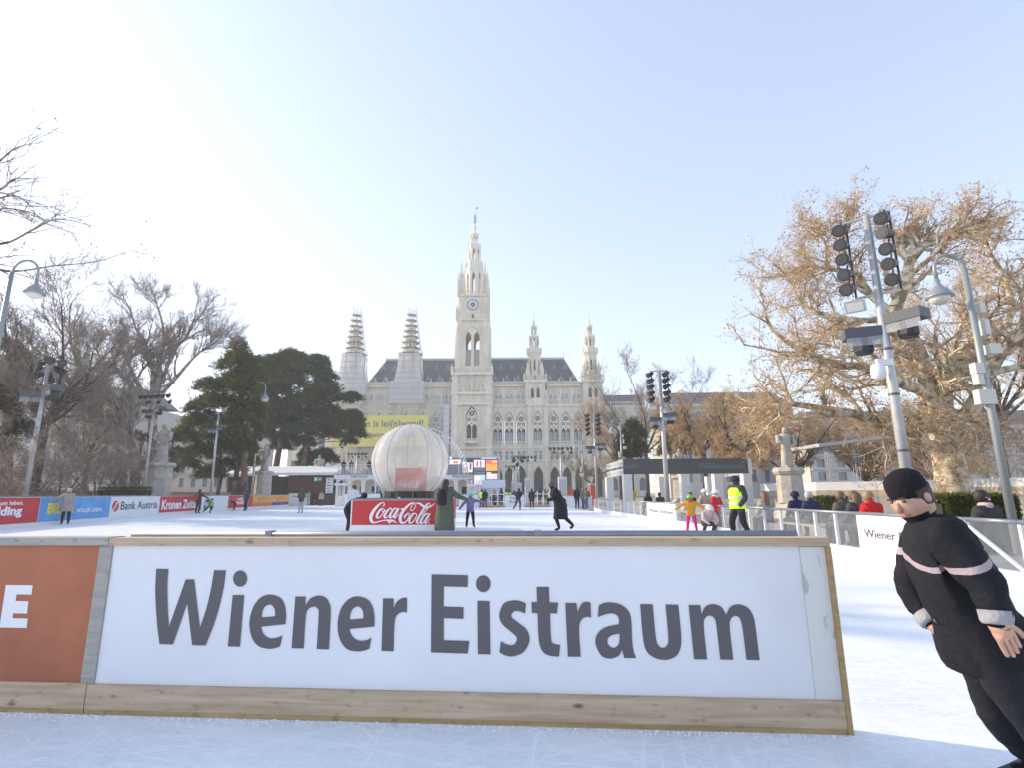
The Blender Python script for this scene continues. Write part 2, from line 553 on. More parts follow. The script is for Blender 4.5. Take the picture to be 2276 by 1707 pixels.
rail.build('top_rail', M_RAILW, bt)
MB().tube([(xl1 + .01, .165, H_RAIL0 + .055), (B_LEN - .10, .165, H_RAIL0 + .055)], .026, 10).build('steel_rail', M_STEEL, bt, smooth=True)
for fx in (.22, .62):
    MB().box(xl1 + (B_LEN - xl1) * fx - .022, xl1 + (B_LEN - xl1) * fx + .022, .13, .20, H_RAIL0 + .03, H_RAIL0 + .083).build('rail_clamp', M_STEEL, bt)

GL = [  # lettering of the banner, outlines measured on the photograph: (crop origin x, y, scale, outline, hole)
 (0, [(96,90),(192,92),(184,210,1),(185,350,1),(190,470,1),(197,552),(330,174),(397,175),(442,562),(495,400,1),(530,250,1),(555,102),(650,103),(625,270,1),(570,480,1),(487,699),(381,696),(342,362),(228,691),(122,687),(102,520,1),(89,300,1),(91,180,1)], None),
 (0, [(703,298),(794,300),(759,709),(664,706)], None),
 (0, 'dot 762 168 56 65', None),
 (0, [(1121,530),(1126,470,1),(1118,390,1),(1085,325,1),(1005,295,1),(930,315,1),(870,385,1),(838,490,1),(838,570,1),(862,650,1),(910,705,1),(985,725,1),(1040,720,1),(1078,706),(1098,617),(1060,635,1),(1010,642,1),(965,625,1),(938,590,1),(929,549)], [(932,476),(1041,466),(1035,410,1),(1015,382,1),(993,374,1),(960,390,1),(940,425,1)]),
 (0, [(1200,310),(1282,311),(1279,382),(1320,325,1),(1385,303,1),(1440,320,1),(1472,370,1),(1480,440,1),(1466,730),(1369,727),(1385,450,1),(1375,405,1),(1345,391,1),(1305,410,1),(1282,470,1),(1266,723),(1170,720)], None),
 (0, [(1827,549),(1828,480,1),(1815,400,1),(1775,335,1),(1695,309,1),(1625,330,1),(1565,400,1),(1537,500,1),(1538,590,1),(1562,670,1),(1615,730,1),(1690,746,1),(1745,740,1),(1787,725),(1804,636),(1765,655,1),(1715,661,1),(1665,640,1),(1638,600,1),(1629,568)], [(1631,494),(1741,484),(1735,425,1),(1715,398,1),(1693,390,1),(1660,405,1),(1638,445,1)]),
 (0, [(1896,325),(1980,326),(1980,400),(2010,345,1),(2060,319,1),(2086,323),(2084,440),(2060,433,1),(2015,450,1),(1988,510,1),(1979,745),(1883,742)], None),
 (1, [(82,77),(308,83),(307,157),(159,153),(157,277),(281,282),(280,355),(158,350),(158,487),(317,492),(307,571),(78,564)], None),
 (1, [(367,242),(443,243),(448,576),(370,574)], None),
 (1, 'dot 404 136 46 53', None),
 (1, [(669,258),(630,243,1),(585,240,1),(530,260,1),(503,330,1),(520,385,1),(570,430,1),(608,465,1),(612,490,1),(595,514,1),(570,518,1),(540,510,1),(513,493),(504,563),(540,582,1),(590,588,1),(655,560,1),(691,490,1),(675,425,1),(630,385,1),(590,355,1),(578,335,1),(590,312,1),(612,306,1),(640,312,1),(664,323)], None),
 (1, [(735,155),(812,156),(815,252),(869,254),(862,322),(819,320),(825,470,1),(838,507,1),(882,518),(875,590),(820,585,1),(775,560,1),(750,490,1),(741,320),(706,318),(703,249),(738,251)], None),
 (1, [(914,255),(984,257),(990,315),(1015,262,1),(1045,248,1),(1071,254),(1075,348),(1050,342,1),(1015,360,1),(1000,420,1),(1010,591),(930,590)], None),
 (1, [(1123,270),(1160,255,1),(1205,253,1),(1265,268,1),(1310,310,1),(1325,365,1),(1330,470,1),(1337,545,1),(1355,600),(1281,598),(1267,547),(1245,585,1),(1190,602,1),(1135,580,1),(1101,500,1),(1120,440,1),(1170,405,1),(1249,388),(1245,345,1),(1215,322,1),(1170,325,1),(1116,344)], [(1251,446),(1205,457,1),(1178,480,1),(1182,515,1),(1215,536,1),(1245,515,1),(1252,480,1)]),
 (1, [(1380,263),(1458,264),(1478,470,1),(1495,520,1),(1522,536,1),(1548,520,1),(1556,470,1),(1538,265),(1618,267),(1636,470,1),(1625,555,1),(1590,595,1),(1535,610,1),(1470,597,1),(1420,555,1),(1398,470,1)], None),
 (1, [(1682,268),(1755,269),(1762,328),(1785,280,1),(1832,263,1),(1885,280,1),(1916,329),(1940,282,1),(1990,264,1),(2050,285,1),(2085,340,1),(2100,420,1),(2124,612),(2042,610),(2017,410,1),(2000,352,1),(1972,336,1),(1945,355,1),(1938,410,1),(1960,610),(1879,608),(1858,420,1),(1845,355,1),(1812,334,1),(1782,355,1),(1777,410,1),(1797,608),(1716,606)], None),
]
CROPS = ((320, 1240, 2212 / 620), (930, 1250, 2212 / 790), (0, 1140, 2048 / 700))
def glyph(parent, name, crop, outer, hole, m, off):
    ox, oy, sc = CROPS[crop]
    if isinstance(outer, str):
        _, cx, cy, rx, ry = outer.split()
        outer = [(float(cx) + float(rx) * math.cos(k * math.pi / 12), float(cy) + float(ry) * math.sin(k * math.pi / 12)) for k in range(24)]
    loops = []
    for lp in (outer, hole):
        if lp:
            loops.append([b_local(ox + x / sc, oy + y / sc, off) for x, y in smooth_pts(lp)])
    V, T = fill(loops)
    b = MB().add(V, T)
    return b.build(name, m, parent)
for crop, outer, hole in GL:
    glyph(bt, 'letter', crop, outer, hole, M_INK, FACE_OFF - .002)

ot = thing('barrier_panel', 'orange banner barrier with a white letter E at the left edge', 'barrier', B_L, B_ANG)
XL = -7.0
MB().box(XL, xl1 - .093, FACE_OFF, .06, H_BASE - .02, H_RAIL0).build('banner', M_ORANGE, ot)
MB().box(XL, -.004, 0.002, .075, .03, H_BASE + .004).build('base_plank', M_PLANK, ot)
MB().box(XL, -.004, 0.005, .075, 0, .029).build('base_batten', M_PLY, ot)
MB().box(XL, xl1 - .022, -.004, .135, H_RAIL0 + .003, H_RAIL0 + .053).build('top_rail', M_GREYW, ot)
glyph(ot, 'letter', 2, [(38,472),(213,474),(205,535),(108,533),(101,576),(185,578),(176,658),(86,656),(82,688),(181,690),(173,752),(-4,748)], None, M_WHITEINK, FACE_OFF - .002)
glyph(ot, 'letter', 2, [(-150,472),(2,472),(-14,540),(-30,752),(-170,748)], None, M_WHITEINK, FACE_OFF - .002)

# shaved ice lying along the foot of the barrier
g_ = np.random.default_rng(17)
sv = MB()
for k in range(2600):
    x = g_.uniform(-3.0, B_LEN + .25)
    y = -abs(g_.normal(0, .035)) - .004 if g_.uniform() < .8 else -g_.uniform(0, .5)
    q = B_L + B_DIR * x - B_NRM * y * -1.0
    q = B_L + B_DIR * x + B_NRM * (-y)
    r_ = g_.uniform(.0025, .008) * (1 if y > -.12 else .6)
    a_ = g_.uniform(0, 6.28)
    P = [(q.x + r_ * math.cos(a_ + t_) * g_.uniform(.5, 1.6), q.y + r_ * math.sin(a_ + t_) * g_.uniform(.5, 1.6), .0005) for t_ in (0, 2.1, 4.2)] + [(q.x, q.y, r_ * g_.uniform(.5, 1.3))]
    sv.add(P, [(0, 1, 3), (1, 2, 3), (2, 0, 3)])
tag(sv.build('ice_shavings', mat('shaved_ice', (.86, .88, .9), .7)), 'white shaved ice crumbs along the foot of the barrier', 'ice shavings', kind='stuff')
# ------------------------------------------------------------------ the neo-Gothic town hall
RY = 177.0
def fx(u, v): return px(u, v, RY).x
def fz(v, u=1150): return px(u, v, RY).z
M_STONE = mat('pale_limestone', (0.71, 0.65, 0.53), 0.85, var=0.2, vscale=0.6, bump=0.3, bscale=3.0, stretch=(1, 1, .3))
M_STONE2 = mat('white_limestone', (0.78, 0.73, 0.63), 0.85, var=0.16, vscale=0.9, stretch=(1, 1, .4))
M_SLATE = mat('slate_roof', (0.06, 0.063, 0.082), 0.55, var=0.22, vscale=0.8, stretch=(4, 1, 1))
M_PANE = mat('window_glass', (0.10, 0.16, 0.24), 0.12, spec=0.9)
M_BLUEPANE = mat('blue_window_glass', (0.26, 0.36, 0.47), 0.15, spec=0.9)
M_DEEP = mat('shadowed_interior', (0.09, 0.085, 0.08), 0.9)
M_LEAD = mat('ridge_lead', (0.30, 0.36, 0.37), 0.6, var=0.1)
M_TARP = sheet('scaffold_tarp', (0.80, 0.80, 0.82), 0.86)
M_NET = sheet('scaffold_netting', (0.72, 0.71, 0.66), 0.30)
M_SCAF = mat('scaffold_tube', (0.45, 0.45, 0.44), 0.5, 0.5)
M_DECK = mat('scaffold_deck', (0.38, 0.33, 0.26), 0.8, var=0.2)

def arch_pts(a, zs, za, n=7, cx=0.0):
    """pointed arch from (cx+a, zs) over (cx, za) to (cx-a, zs)"""
    h = za - zs
    r_ = max((a * a + h * h) / (2 * a), a)
    c0 = a - r_
    t1 = math.acos(max(-1, min(1, -c0 / r_)))
    right = [(cx + c0 + r_ * math.cos(t1 * k / n), zs + r_ * math.sin(t1 * k / n)) for k in range(n + 1)]
    left = [(2 * cx - x, z) for x, z in right[:-1]][::-1]
    return right + left

def arch_wall(mb, M, x0, x1, z0, z1, ops, depth):
    """wall plate in local x/z with pointed or square openings (cx, half width, sill, spring, apex) and their reveals"""
    holes = []
    outer = [(x0, z0)]
    for cx, a, sill, zs, za in sorted(ops):
        lp = ([(cx + a, sill)] if za is None else [(cx + a, sill)]) + ([(cx + a, zs), (cx - a, zs)] if za is None else arch_pts(a, zs, za, 7, cx)) + [(cx - a, sill)]
        if sill <= z0 + 1e-4:
            outer += lp[::-1]
        else:
            holes.append(lp)
        V = []
        for (x, z) in lp:
            V.append(M @ Vector((x, 0, z)))
        for (x, z) in lp:
            V.append(M @ Vector((x, depth, z)))
        n = len(lp)
        rg = range(n) if sill > z0 + 1e-4 else range(n - 1)
        mb.add(V, [(i, (i + 1) % n, n + (i + 1) % n, n + i) for i in rg])
    outer += [(x1, z0), (x1, z1), (x0, z1)]
    V, T = fill([[(x, 0, z) for x, z in l] for l in [outer] + holes])
    mb.add([M @ Vector(p) for p in V], T)

I4 = Matrix.Identity(4)
def T(x, y, z=0): return Matrix.Translation((x, y, z))

town = thing('town_hall', 'pale neo-Gothic town hall with tall clock tower, slate roof and scaffolded left half', 'building', (0, RY, 0))
TX = fx(1051.5, 760)
def mirror(x): return 2 * TX - x

ZG = 0.0
Z_ARC = fz(440 + 1388 / 2.37)
Z_STR = fz(440 + 1318 / 2.37)
Z_SILL = fz(440 + 1300 / 2.37)
Z_BIG = fz(440 + 1132 / 2.37)
Z_COR = fz(440 + 1095 / 2.37)
Z_GAL = fz(440 + 1072 / 2.37)
Z_UP = fz(440 + 985 / 2.37)
Z_EAVE = fz(440 + 962 / 2.37)
bay_edges = [1094, 1119, 1145, 1173, 1182, 1209, 1218, 1246, 1272, 1301]
WV = 985
XE = [fx(u, WV) for u in bay_edges]
bays = [(XE[0], XE[1]), (XE[1], XE[2]), (XE[2], XE[3]), (XE[4], XE[5]), (XE[6], XE[7]), (XE[7], XE[8]), (XE[8], XE[9])]
X_END = fx(1346, WV)
t2c = fx(1326, WV)
bays.append((t2c - 2.0, t2c + 2.0))

# one window of the great floor: tracery plate with its panes
HB = 1.50
def tracery_mesh(h0, h1, a):
    zs = h1 - a * 2.25
    za = h1
    outer = [(a, h0)] + arch_pts(a, zs, za, 8) + [(-a, h0)]
    holes = []
    zl = h0 + (h1 - h0) * .47
    for s_ in (-1, 1):
        c_ = s_ * a * .5
        w_ = a * .42
        holes.append([(c_ + w_, h0 + .06)] + arch_pts(w_, zl - .9, zl + .35, 5, c_) + [(c_ - w_, h0 + .06)])
    def rose(cx, cz, r_, n):
        for k in range(n):
            t = 2 * math.pi * k / n + math.pi / 2
            q = r_ * .62
            rr = r_ * .32
            holes.append([(cx + q * math.cos(t) + rr * math.cos(j * math.pi / 4), cz + q * math.sin(t) + rr * math.sin(j * math.pi / 4)) for j in range(8)])
        holes.append([(cx + r_ * .2 * math.cos(j * math.pi / 3), cz + r_ * .2 * math.sin(j * math.pi / 3)) for j in range(6)])
    zr = h0 + (h1 - h0) * .63
    rose(0, zr + a * 1.22, a * .62, 6)
    rose(-a * .5, zr + .05, a * .44, 5)
    rose(a * .5, zr + .05, a * .44, 5)
    holes.append([(-.28, zl + .62), (0, zl + .2), (.28, zl + .62), (0, zl + .8)])
    mb = MB()
    V, T_ = fill([[(x, 0, z) for x, z in l] for l in [outer] + holes])
    mb.add(V, T_)
    for l in holes:
        n = len(l)
        mb.add([(x, 0, z) for x, z in l] + [(x, .22, z) for x, z in l], [(i, (i + 1) % n, n + (i + 1) % n, n + i) for i in range(n)])
    return mb
win0 = None
def big_window(x, y, h0=None, h1=None, parent=None):
    global win0
    if win0 is None:
        mb = tracery_mesh(0, Z_BIG - Z_SILL, HB)
        win0 = mb.build('window', M_STONE2, town)
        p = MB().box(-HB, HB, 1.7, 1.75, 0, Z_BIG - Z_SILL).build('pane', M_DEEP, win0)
        q = MB()
        for s_ in (-1, 1):
            lp = [(s_ * .5 * HB + .55, 0.1)] + arch_pts(.55, 3.6, 4.4, 5, s_ * .5 * HB) + [(s_ * .5 * HB - .55, .1)]
            V, T_ = fill([[(X, 1.66, Z) for X, Z in lp]])
            q.add(V, T_)
        q.build('blue_pane', M_BLUEPANE, win0)
        fb = MB()
        for s_ in (-1, 1):
            fb.box(s_ * .5 * HB - .05, s_ * .5 * HB + .05, 1.6, 1.64, .1, 4.3)
            fb.box(s_ * .5 * HB - .5, s_ * .5 * HB + .5, 1.6, 1.64, 2.2, 2.3)
        fb.build('glazing_bar', M_STONE2, win0)
        o = win0
    else:
        o = win0.copy()
        COL.objects.link(o)
        for ch in win0.children:
            c = ch.copy(); COL.objects.link(c); c.parent = o
    o.location = (x, y, Z_SILL)
    return o

aw0 = None
def attic_window(x, z):
    global aw0
    if aw0 is None:
        mb = MB()
        lp = [(.5, 0)] + arch_pts(.5, 1.5, 2.35, 5) + [(-.5, 0)]
        V, T_ = fill([[(X, 0, Z) for X, Z in lp]])
        mb.add(V, T_)
        aw0 = mb.build('window', M_BLUEPANE, town)
        MB().box(-.05, .05, -.08, -.02, 0, 2.2).box(-.48, .48, -.08, -.021, 1.1, 1.2).build('glazing_bar', M_STONE2, aw0)
        o = aw0
    else:
        o = aw0.copy(); COL.objects.link(o)
        for ch in aw0.children:
            c = ch.copy(); COL.objects.link(c); c.parent = o
    o.location = (x, 1.75, z)

sw0 = None
def square_window(x, y, w, z0, z1):
    global sw0
    if sw0 is None:
        sw0 = MB().box(-.5, .5, 0, .05, 0, 1).build('window', M_PANE, town)
        MB().box(-.04, .04, -.06, -.002, 0, 1).box(-.5, .5, -.06, -.003, .6, .66).build('glazing_bar', M_STONE2, sw0)
        o = sw0
    else:
        o = sw0.copy(); COL.objects.link(o)
        for ch in sw0.children:
            c = ch.copy(); COL.objects.link(c); c.parent = o
    o.location = (x, y, z0)
    o.scale = (w, 1, z1 - z0)

def balustrade(mb, x0, x1, y, z, h, step=.5):
    mb.box(x0, x1, y - .12, y + .12, z, z + .16)
    mb.box(x0, x1, y - .14, y + .14, z + h - .2, z + h)
    n = max(2, int((x1 - x0) / step))
    for k in range(n):
        x = x0 + (k + .5) * (x1 - x0) / n
        mb.box(x - .1, x + .1, y - .07, y + .07, z + .16, z + h - .2)

def half_front(sgn):
    wall, trim, dark, bal = MB(), MB(), MB(), MB()
    def m(x0, x1):
        return (x0, x1) if sgn > 0 else (mirror(x1), mirror(x0))
    edges = sorted([XE[0]] + [X_END])
    for i, (b0, b1) in enumerate(bays):
        x0, x1 = m(b0, b1)
        c = (x0 + x1) / 2
        tur = i in (3, 7)
        y = -1.1 if tur else 0.0
        a = min(1.52, (x1 - x0) / 2 - .28)
        M_ = T(0, y)
        arch_wall(wall, M_, x0, x1, ZG, Z_ARC, [(c, a, ZG, fz(440 + 1470 / 2.37), fz(440 + 1418 / 2.37))], 3.0)
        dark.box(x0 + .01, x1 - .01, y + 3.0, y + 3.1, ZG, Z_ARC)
        arch_wall(wall, M_, x0, x1, Z_ARC, Z_STR, [(c - .8, .5, Z_ARC + .35, fz(440 + 1336 / 2.37), None), (c + .8, .5, Z_ARC + .35, fz(440 + 1336 / 2.37), None)], .35)
        for s_ in (-.8, .8):
            square_window(c + s_, y + .35, 1.02, Z_ARC + .3, fz(440 + 1336 / 2.37) + .05)
        arch_wall(wall, M_, x0, x1, Z_STR, Z_COR, [(c, min(HB + .12, a + .3), Z_SILL, Z_BIG - HB * 2.2, Z_BIG + .25)], 1.9)
        big_window(c, y + .55)
        balustrade(bal, c - 1.45, c + 1.45, y - .1, Z_SILL - .2, 1.2, .45)
        for hz in (Z_ARC, Z_STR, Z_COR - .25):
            trim.box(x0, x1, y - .28, y + .02, hz - .18, hz + .2)
        # hood over the great window
        ap = arch_pts(HB + .35, Z_BIG - HB * 2.2, Z_BIG + .75, 8, c)
        trim.tube([(x, y - .06, z) for x, z in ap], .14, 4)
        if not tur:
            arch_wall(wall, T(0, 1.4), x0, x1, Z_COR, Z_EAVE, [(c - .72, .52, Z_GAL + .6, Z_GAL + 2.2, Z_GAL + 3.0), (c + .72, .52, Z_GAL + .6, Z_GAL + 2.2, Z_GAL + 3.0)], .35)
            for s_ in (-.72, .72):
                attic_window(c + s_, Z_GAL + .6)
            trim.box(x0, x1, -.3, 1.4, Z_COR, Z_COR + .3)
            balustrade(bal, x0 + .3, x1 - .3, -.1, Z_COR + .3, 1.9, .42)
            trim.box(x0 - .3, x0 + .3, -.35, .2, Z_COR + .3, Z_GAL + 1.9)
            trim.box(x1 - .299, x1 + .299, -.349, .199, Z_COR + .3, Z_GAL + 1.899)
            balustrade(bal, x0, x1, .9, Z_EAVE - 1.6, 1.6, .42)
            trim.box(x0, x1, .5, 1.5, Z_EAVE - 1.9, Z_EAVE - 1.6)
            trim.ngon(x0, .9, .22, 4, Z_EAVE, Z_EAVE + 1.6, .15)
        for k in range(int((x1 - x0) / .55)):
            trim.box(x0 + .1 + k * .55, x0 + .35 + k * .55, y - .2, y - .001, Z_COR - .75, Z_COR - .45)
    # piers beside the turrets and the closing body
    for j in ((XE[3], XE[4]), (XE[5], XE[6])):
        x0, x1 = m(*j)
        wall.box(x0, x1, -1.6, 1.0, ZG, Z_GAL + 1.0)
        for hz in (Z_ARC, Z_STR, Z_COR - .2):
            trim.box(x0 - .12, x1 + .12, -1.85, -1.5, hz - .2, hz + .25)
    e0, e1 = m(XE[9], t2c - 2.0)
    wall.box(e0 - .002, e1 + .002, -1.6, 1.0, ZG, Z_GAL + 1.0)
    e0, e1 = m(t2c + 2.0, X_END)
    wall.box(e0 - .002, e1 + .002, -1.6, 12.0, ZG, Z_GAL + 1.0)
    s_ = 'right' if sgn > 0 else 'left'
    fw = wall.build('front_wall', M_STONE, town)
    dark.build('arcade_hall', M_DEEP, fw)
    trim.build('stone_moulding', M_STONE2, town)
    bal.build('balustrade', M_STONE2, town)
half_front(1)
half_front(-1)
# statues on the gallery piers
def small_statue(x, y, z, h=2.0):
    mb = MB()
    mb.lathe([(.28, 0), (.34, .1 * h), (.27, .45 * h), (.33, .68 * h), (.3, .78 * h), (.12, .83 * h), (.15, .88 * h), (.15, .95 * h), (.02, h)], 8, (x, y, z))
    mb.box(x - .35, x + .35, y - .35, y + .35, z - .35, z)
    mb.build('statue', M_STONE2, town, smooth=True)
for u in (1119, 1145, 1177, 1213, 1246, 1272, 1304):
    for sg in ((1, -1) if u < 1250 else (1,)):
        x = fx(u, 890)
        small_statue(x if sg > 0 else mirror(x), -.55 if u not in (1177, 1213, 1304) else -1.9, Z_GAL + 1.9 - .6, 2.3)

# main roof
R_Y0, R_Y1 = 1.6, 11.0
def rz(v, dy): return px(1150, v, RY + dy).z
Z_RIDGE = rz(440 + 850 / 2.37, R_Y1)
xr_e, xr_r = px(1287, 846, RY + R_Y0).x, px(1253, 799, RY + R_Y1).x
xl_e, xl_r = mirror(xr_e), mirror(xr_r)
Z_RE = Z_EAVE - .8
roof = MB()
roof.add([(xl_e, R_Y0, Z_RE), (xr_e, R_Y0, Z_RE), (xr_r, R_Y1, Z_RIDGE), (xl_r, R_Y1, Z_RIDGE), (xl_e, 2 * R_Y1 - R_Y0, Z_RE), (xr_e, 2 * R_Y1 - R_Y0, Z_RE)],
         [(0, 1, 2, 3), (1, 5, 2), (5, 4, 3, 2), (4, 0, 3)])
ro = roof.build('roof', M_SLATE, town)
rd = MB().box(xl_r - .2, xr_r + .2, R_Y1 - .35, R_Y1 + .35, Z_RIDGE - .25, Z_RIDGE + .45)
for s_ in (-1, 1):
    xe_, xr_ = (xr_e, xr_r) if s_ > 0 else (xl_e, xl_r)
    rd.obox((xe_, R_Y0, Z_RE), (xr_, R_Y1, Z_RIDGE), .35, .35)
rd.build('ridge_capping', M_LEAD, ro)
cr = MB()
n = int((xr_r - xl_r) / .9)
for k in range(n + 1):
    x = xl_r + (xr_r - xl_r) * k / n
    cr.box(x - .07, x + .07, R_Y1 - .05, R_Y1 + .05, Z_RIDGE + .45, Z_RIDGE + 1.3)
    cr.box(x - .2, x + .2, R_Y1 - .04, R_Y1 + .04, Z_RIDGE + .95, Z_RIDGE + 1.1)
cr.box(xl_r, xr_r, R_Y1 - .03, R_Y1 + .03, Z_RIDGE + .6, Z_RIDGE + .68)
for x in (xl_r, xr_r):
    cr.ngon(x, R_Y1, .1, 6, Z_RIDGE + .4, Z_RIDGE + 4.2, .3)
cr.build('ridge_cresting', M_LEAD, ro)
def dormer(x, f, h):
    y = R_Y0 + (R_Y1 - R_Y0) * f
    z = Z_RE + (Z_RIDGE - Z_RE) * f
    mb = MB()
    w = h * .42
    mb.obox((x - w, y - .15, z), (x, y - .15, z + h), .22, .22, (0, 1, 0))
    mb.obox((x + w, y - .15, z), (x, y - .15, z + h), .22, .22, (0, 1, 0))
    mb.add([(x - w, y - .1, z), (x + w, y - .1, z), (x, y - .1, z + h), (x, y + (R_Y1 - R_Y0) * h / (Z_RIDGE - Z_RE), z + h)], [(0, 1, 2), (0, 2, 3), (1, 3, 2)])
    mb.box(x - .06, x + .06, y - .2, y - .05, z + h, z + h + .9)
    d = mb.build('dormer', M_LEAD, town)
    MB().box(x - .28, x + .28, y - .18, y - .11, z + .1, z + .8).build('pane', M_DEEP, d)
for u, v, f, h in [(1113, 815, .56, 1.7), (1138, 815, .56, 1.7), (1162, 815, .56, 1.7), (1231.5, 815, .56, 1.7), (1256, 815, .56, 1.7),
                   (1101.5, 844, .1, 2.1), (1127, 844, .1, 2.1), (1152, 844, .1, 2.1), (1222, 844, .1, 2.1), (1247.5, 844, .1, 2.1), (1273, 844, .1, 2.1)]:
    x = px(u, v, RY + R_Y0 + f * 9.4).x
    dormer(x, f, h)
    dormer(mirror(x), f, h)

def pinnacle(mb, x, y, z, w, h):
    mb.box(x - w / 2, x + w / 2, y - w / 2, y + w / 2, z, z + h * .5)
    mb.box(x - w * .62, x + w * .62, y - w * .62, y + w * .62, z + h * .46, z + h * .52)
    mb.ngon(x, y, w * .6, 4, z + h * .52, z + h, .05, math.pi / 4)

def octo_stage(mb, cx, cy, r_, z0, z1, a, sill, zs, za, depth=.35, rot=math.pi / 8, taper=None):
    """eight faces, each with a lancet opening"""
    ap = r_ * math.cos(math.pi / 8)
    wd_ = 2 * r_ * math.sin(math.pi / 8)
    for k in range(8):
        t = k * math.pi / 4 - math.pi / 2
        M_ = T(cx, cy) @ Matrix.Rotation(t + math.pi / 2, 4, 'Z') @ T(0, -ap)
        arch_wall(mb, M_, -wd_ / 2, wd_ / 2, z0, z1, [(0, a, sill, zs, za)], depth)

# ---- clock tower
ct = MB()
twr = bpy.data.objects.new('clock_tower', None); COL.objects.link(twr); twr.parent = town
TH = (fx(1094, WV) - fx(1011, WV)) / 2          # half width of the lower shaft
TY = -3.2                                       # front face
Z_BAL0, Z_BAL1 = fz(834), fz(824)
Z_C0, Z_C1 = fz(714), fz(659)
TU = (fx(1087, 770) - fx(1016.5, 770)) / 2
zw0, zw1 = fz(440 + 1300 / 3.607), fz(440 + 1040 / 3.607)
low = MB()
D = 2 * TH
arch_wall(low, T(TX, TY), -TH, TH, ZG, Z_BAL0, [(0, 1.85, fz(440 + 1283 / 2.37), fz(440 + 1165 / 2.37), fz(440 + 1105 / 2.37))], 2.2)
low.box(TX - TH, TX - TH + .6, TY + .01, TY + D, ZG, Z_BAL0)
low.box(TX + TH - .6, TX + TH, TY + .01, TY + D, ZG, Z_BAL0)
low.box(TX - TH + .1, TX + TH - .1, TY + 2.2, TY + D, ZG, Z_BAL0 - .01)
low.build('lower_shaft', M_STONE, twr)
tw = tracery_mesh(0, fz(440 + 1112 / 2.37) - fz(440 + 1283 / 2.37), 1.75)
two = tw.build('window', M_STONE2, twr, loc=(TX, TY + .5, fz(440 + 1283 / 2.37)))
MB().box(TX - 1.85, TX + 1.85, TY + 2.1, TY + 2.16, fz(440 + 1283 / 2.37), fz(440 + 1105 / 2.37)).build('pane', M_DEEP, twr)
but = MB()
for s_ in (-1, 1):
    for q in (0, 1):
        cx, cy = TX + s_ * (TH - .75), TY + .55 + q * (D - 1.1)
        but.ngon(cx, cy, 1.45, 8, ZG, Z_BAL0 - 1.2, 1.0, math.pi / 8)
        but.ngon(cx, cy, 1.3, 8, Z_BAL0 - 1.2, Z_BAL0 + .1, 1.32, math.pi / 8)
    for x in (2.3,):
        but.box(TX + s_ * x - .3, TX + s_ * x + .3, TY - .4, TY + .1, ZG, Z_GAL)
but.build('corner_buttress', M_STONE, twr)
tr = MB()
for hz in (Z_ARC, Z_STR - .3, Z_COR, fz(440 + 1040 / 2.37)):
    tr.box(TX - TH - .5, TX + TH + .5, TY - .95, TY + .3, hz - .3, hz + .3)
tr.box(TX - TH - .75, TX + TH + .75, TY - 1.15, TY + D + .9, Z_BAL0 - .5, Z_BAL0 + .1)
tr.tube([(x, TY - .1, z) for x, z in arch_pts(2.2, fz(440 + 1165 / 2.37), fz(440 + 1095 / 2.37), 8, TX)], .2, 4)
tr.ngon(TX, TY - .2, 2.5, 8, fz(440 + 1300 / 2.37), fz(440 + 1288 / 2.37), 1.05, math.pi / 8)
for x in (-4.2, -1.6, 0, 1.6, 4.2):
    tr.box(TX + x - .75, TX + x - .6, TY - .45, TY + .02, fz(873), Z_BAL0 - 1.4)
    tr.box(TX + x + .6, TX + x + .75, TY - .45, TY + .02, fz(873), Z_BAL0 - 1.4)
    tr.tube([(a_, TY - .3, z_) for a_, z_ in arch_pts(.65, Z_BAL0 - 2.2, Z_BAL0 - .9, 4, TX + x)], .13, 4)
tr.build('stone_moulding', M_STONE2, twr)
for x in (-4.2, -1.6, 0, 1.6, 4.2):
    mb = MB().lathe([(.3, 0), (.42, .3), (.32, 1.4), (.4, 2.1), (.34, 2.5), (.14, 2.65), (.18, 2.8), (.18, 3.0), (.02, 3.2)], 8, (TX + x, TY - .25, fz(872)))
    mb.build('statue', M_STONE2, twr, smooth=True)
tb = MB()
balustrade(tb, TX - TH - .6, TX + TH + .6, TY - .95, Z_BAL0 + .1, Z_BAL1 - Z_BAL0 + .3, .5)
balustrade(tb, TX - 2.2, TX + 2.2, TY - 2.3, fz(440 + 1297 / 2.37), 1.3, .4)
for s_ in (-1, 1):
    x = TX + s_ * (TH + .6)
    for k in range(20):
        tb.box(x - .08, x + .08, TY - .9 + k * .75, TY - .7 + k * .75, Z_BAL0 + .1, Z_BAL1 + .2)
    tb.box(x - .13, x + .13, TY - 1, TY + D + .6, Z_BAL1 + .1, Z_BAL1 + .38)
    pinnacle(tb, x - s_ * .1, TY - .9, Z_BAL0, .7, 3.6)
tb.build('balustrade', M_STONE2, twr)
# upper shaft with the open belfry: front, back and sides
up = MB()
zA, zB = Z_BAL0, Z_C0
UY = TY + (TH - TU)
belf = [(-1.42, .95, fz(440 + 1355 / 3.607), fz(440 + 1130 / 3.607), fz(440 + 1083 / 3.607)), (1.42, .95, fz(440 + 1355 / 3.607), fz(440 + 1130 / 3.607), fz(440 + 1083 / 3.607))]
arch_wall(up, T(TX, UY), -TU, TU, zA, zB, belf, .9)
arch_wall(up, T(TX, UY + 2 * TU) @ Matrix.Rotation(math.pi, 4, 'Z'), -TU, TU, zA, zB, belf, .9)
for s_ in (-1, 1):
    arch_wall(up, T(TX + s_ * TU, UY + TU) @ Matrix.Rotation(s_ * math.pi / 2, 4, 'Z'), -TU, TU, zA, zB, belf, .9)
    for q in (0, 1):
        up.ngon(TX + s_ * (TU - .9), UY + .9 + q * (2 * TU - 1.8), 1.55, 8, zA, zB, .97, math.pi / 8)
up.box(TX - TU, TX + TU, UY + .01, UY + 2 * TU - .01, zB - .4, zB)
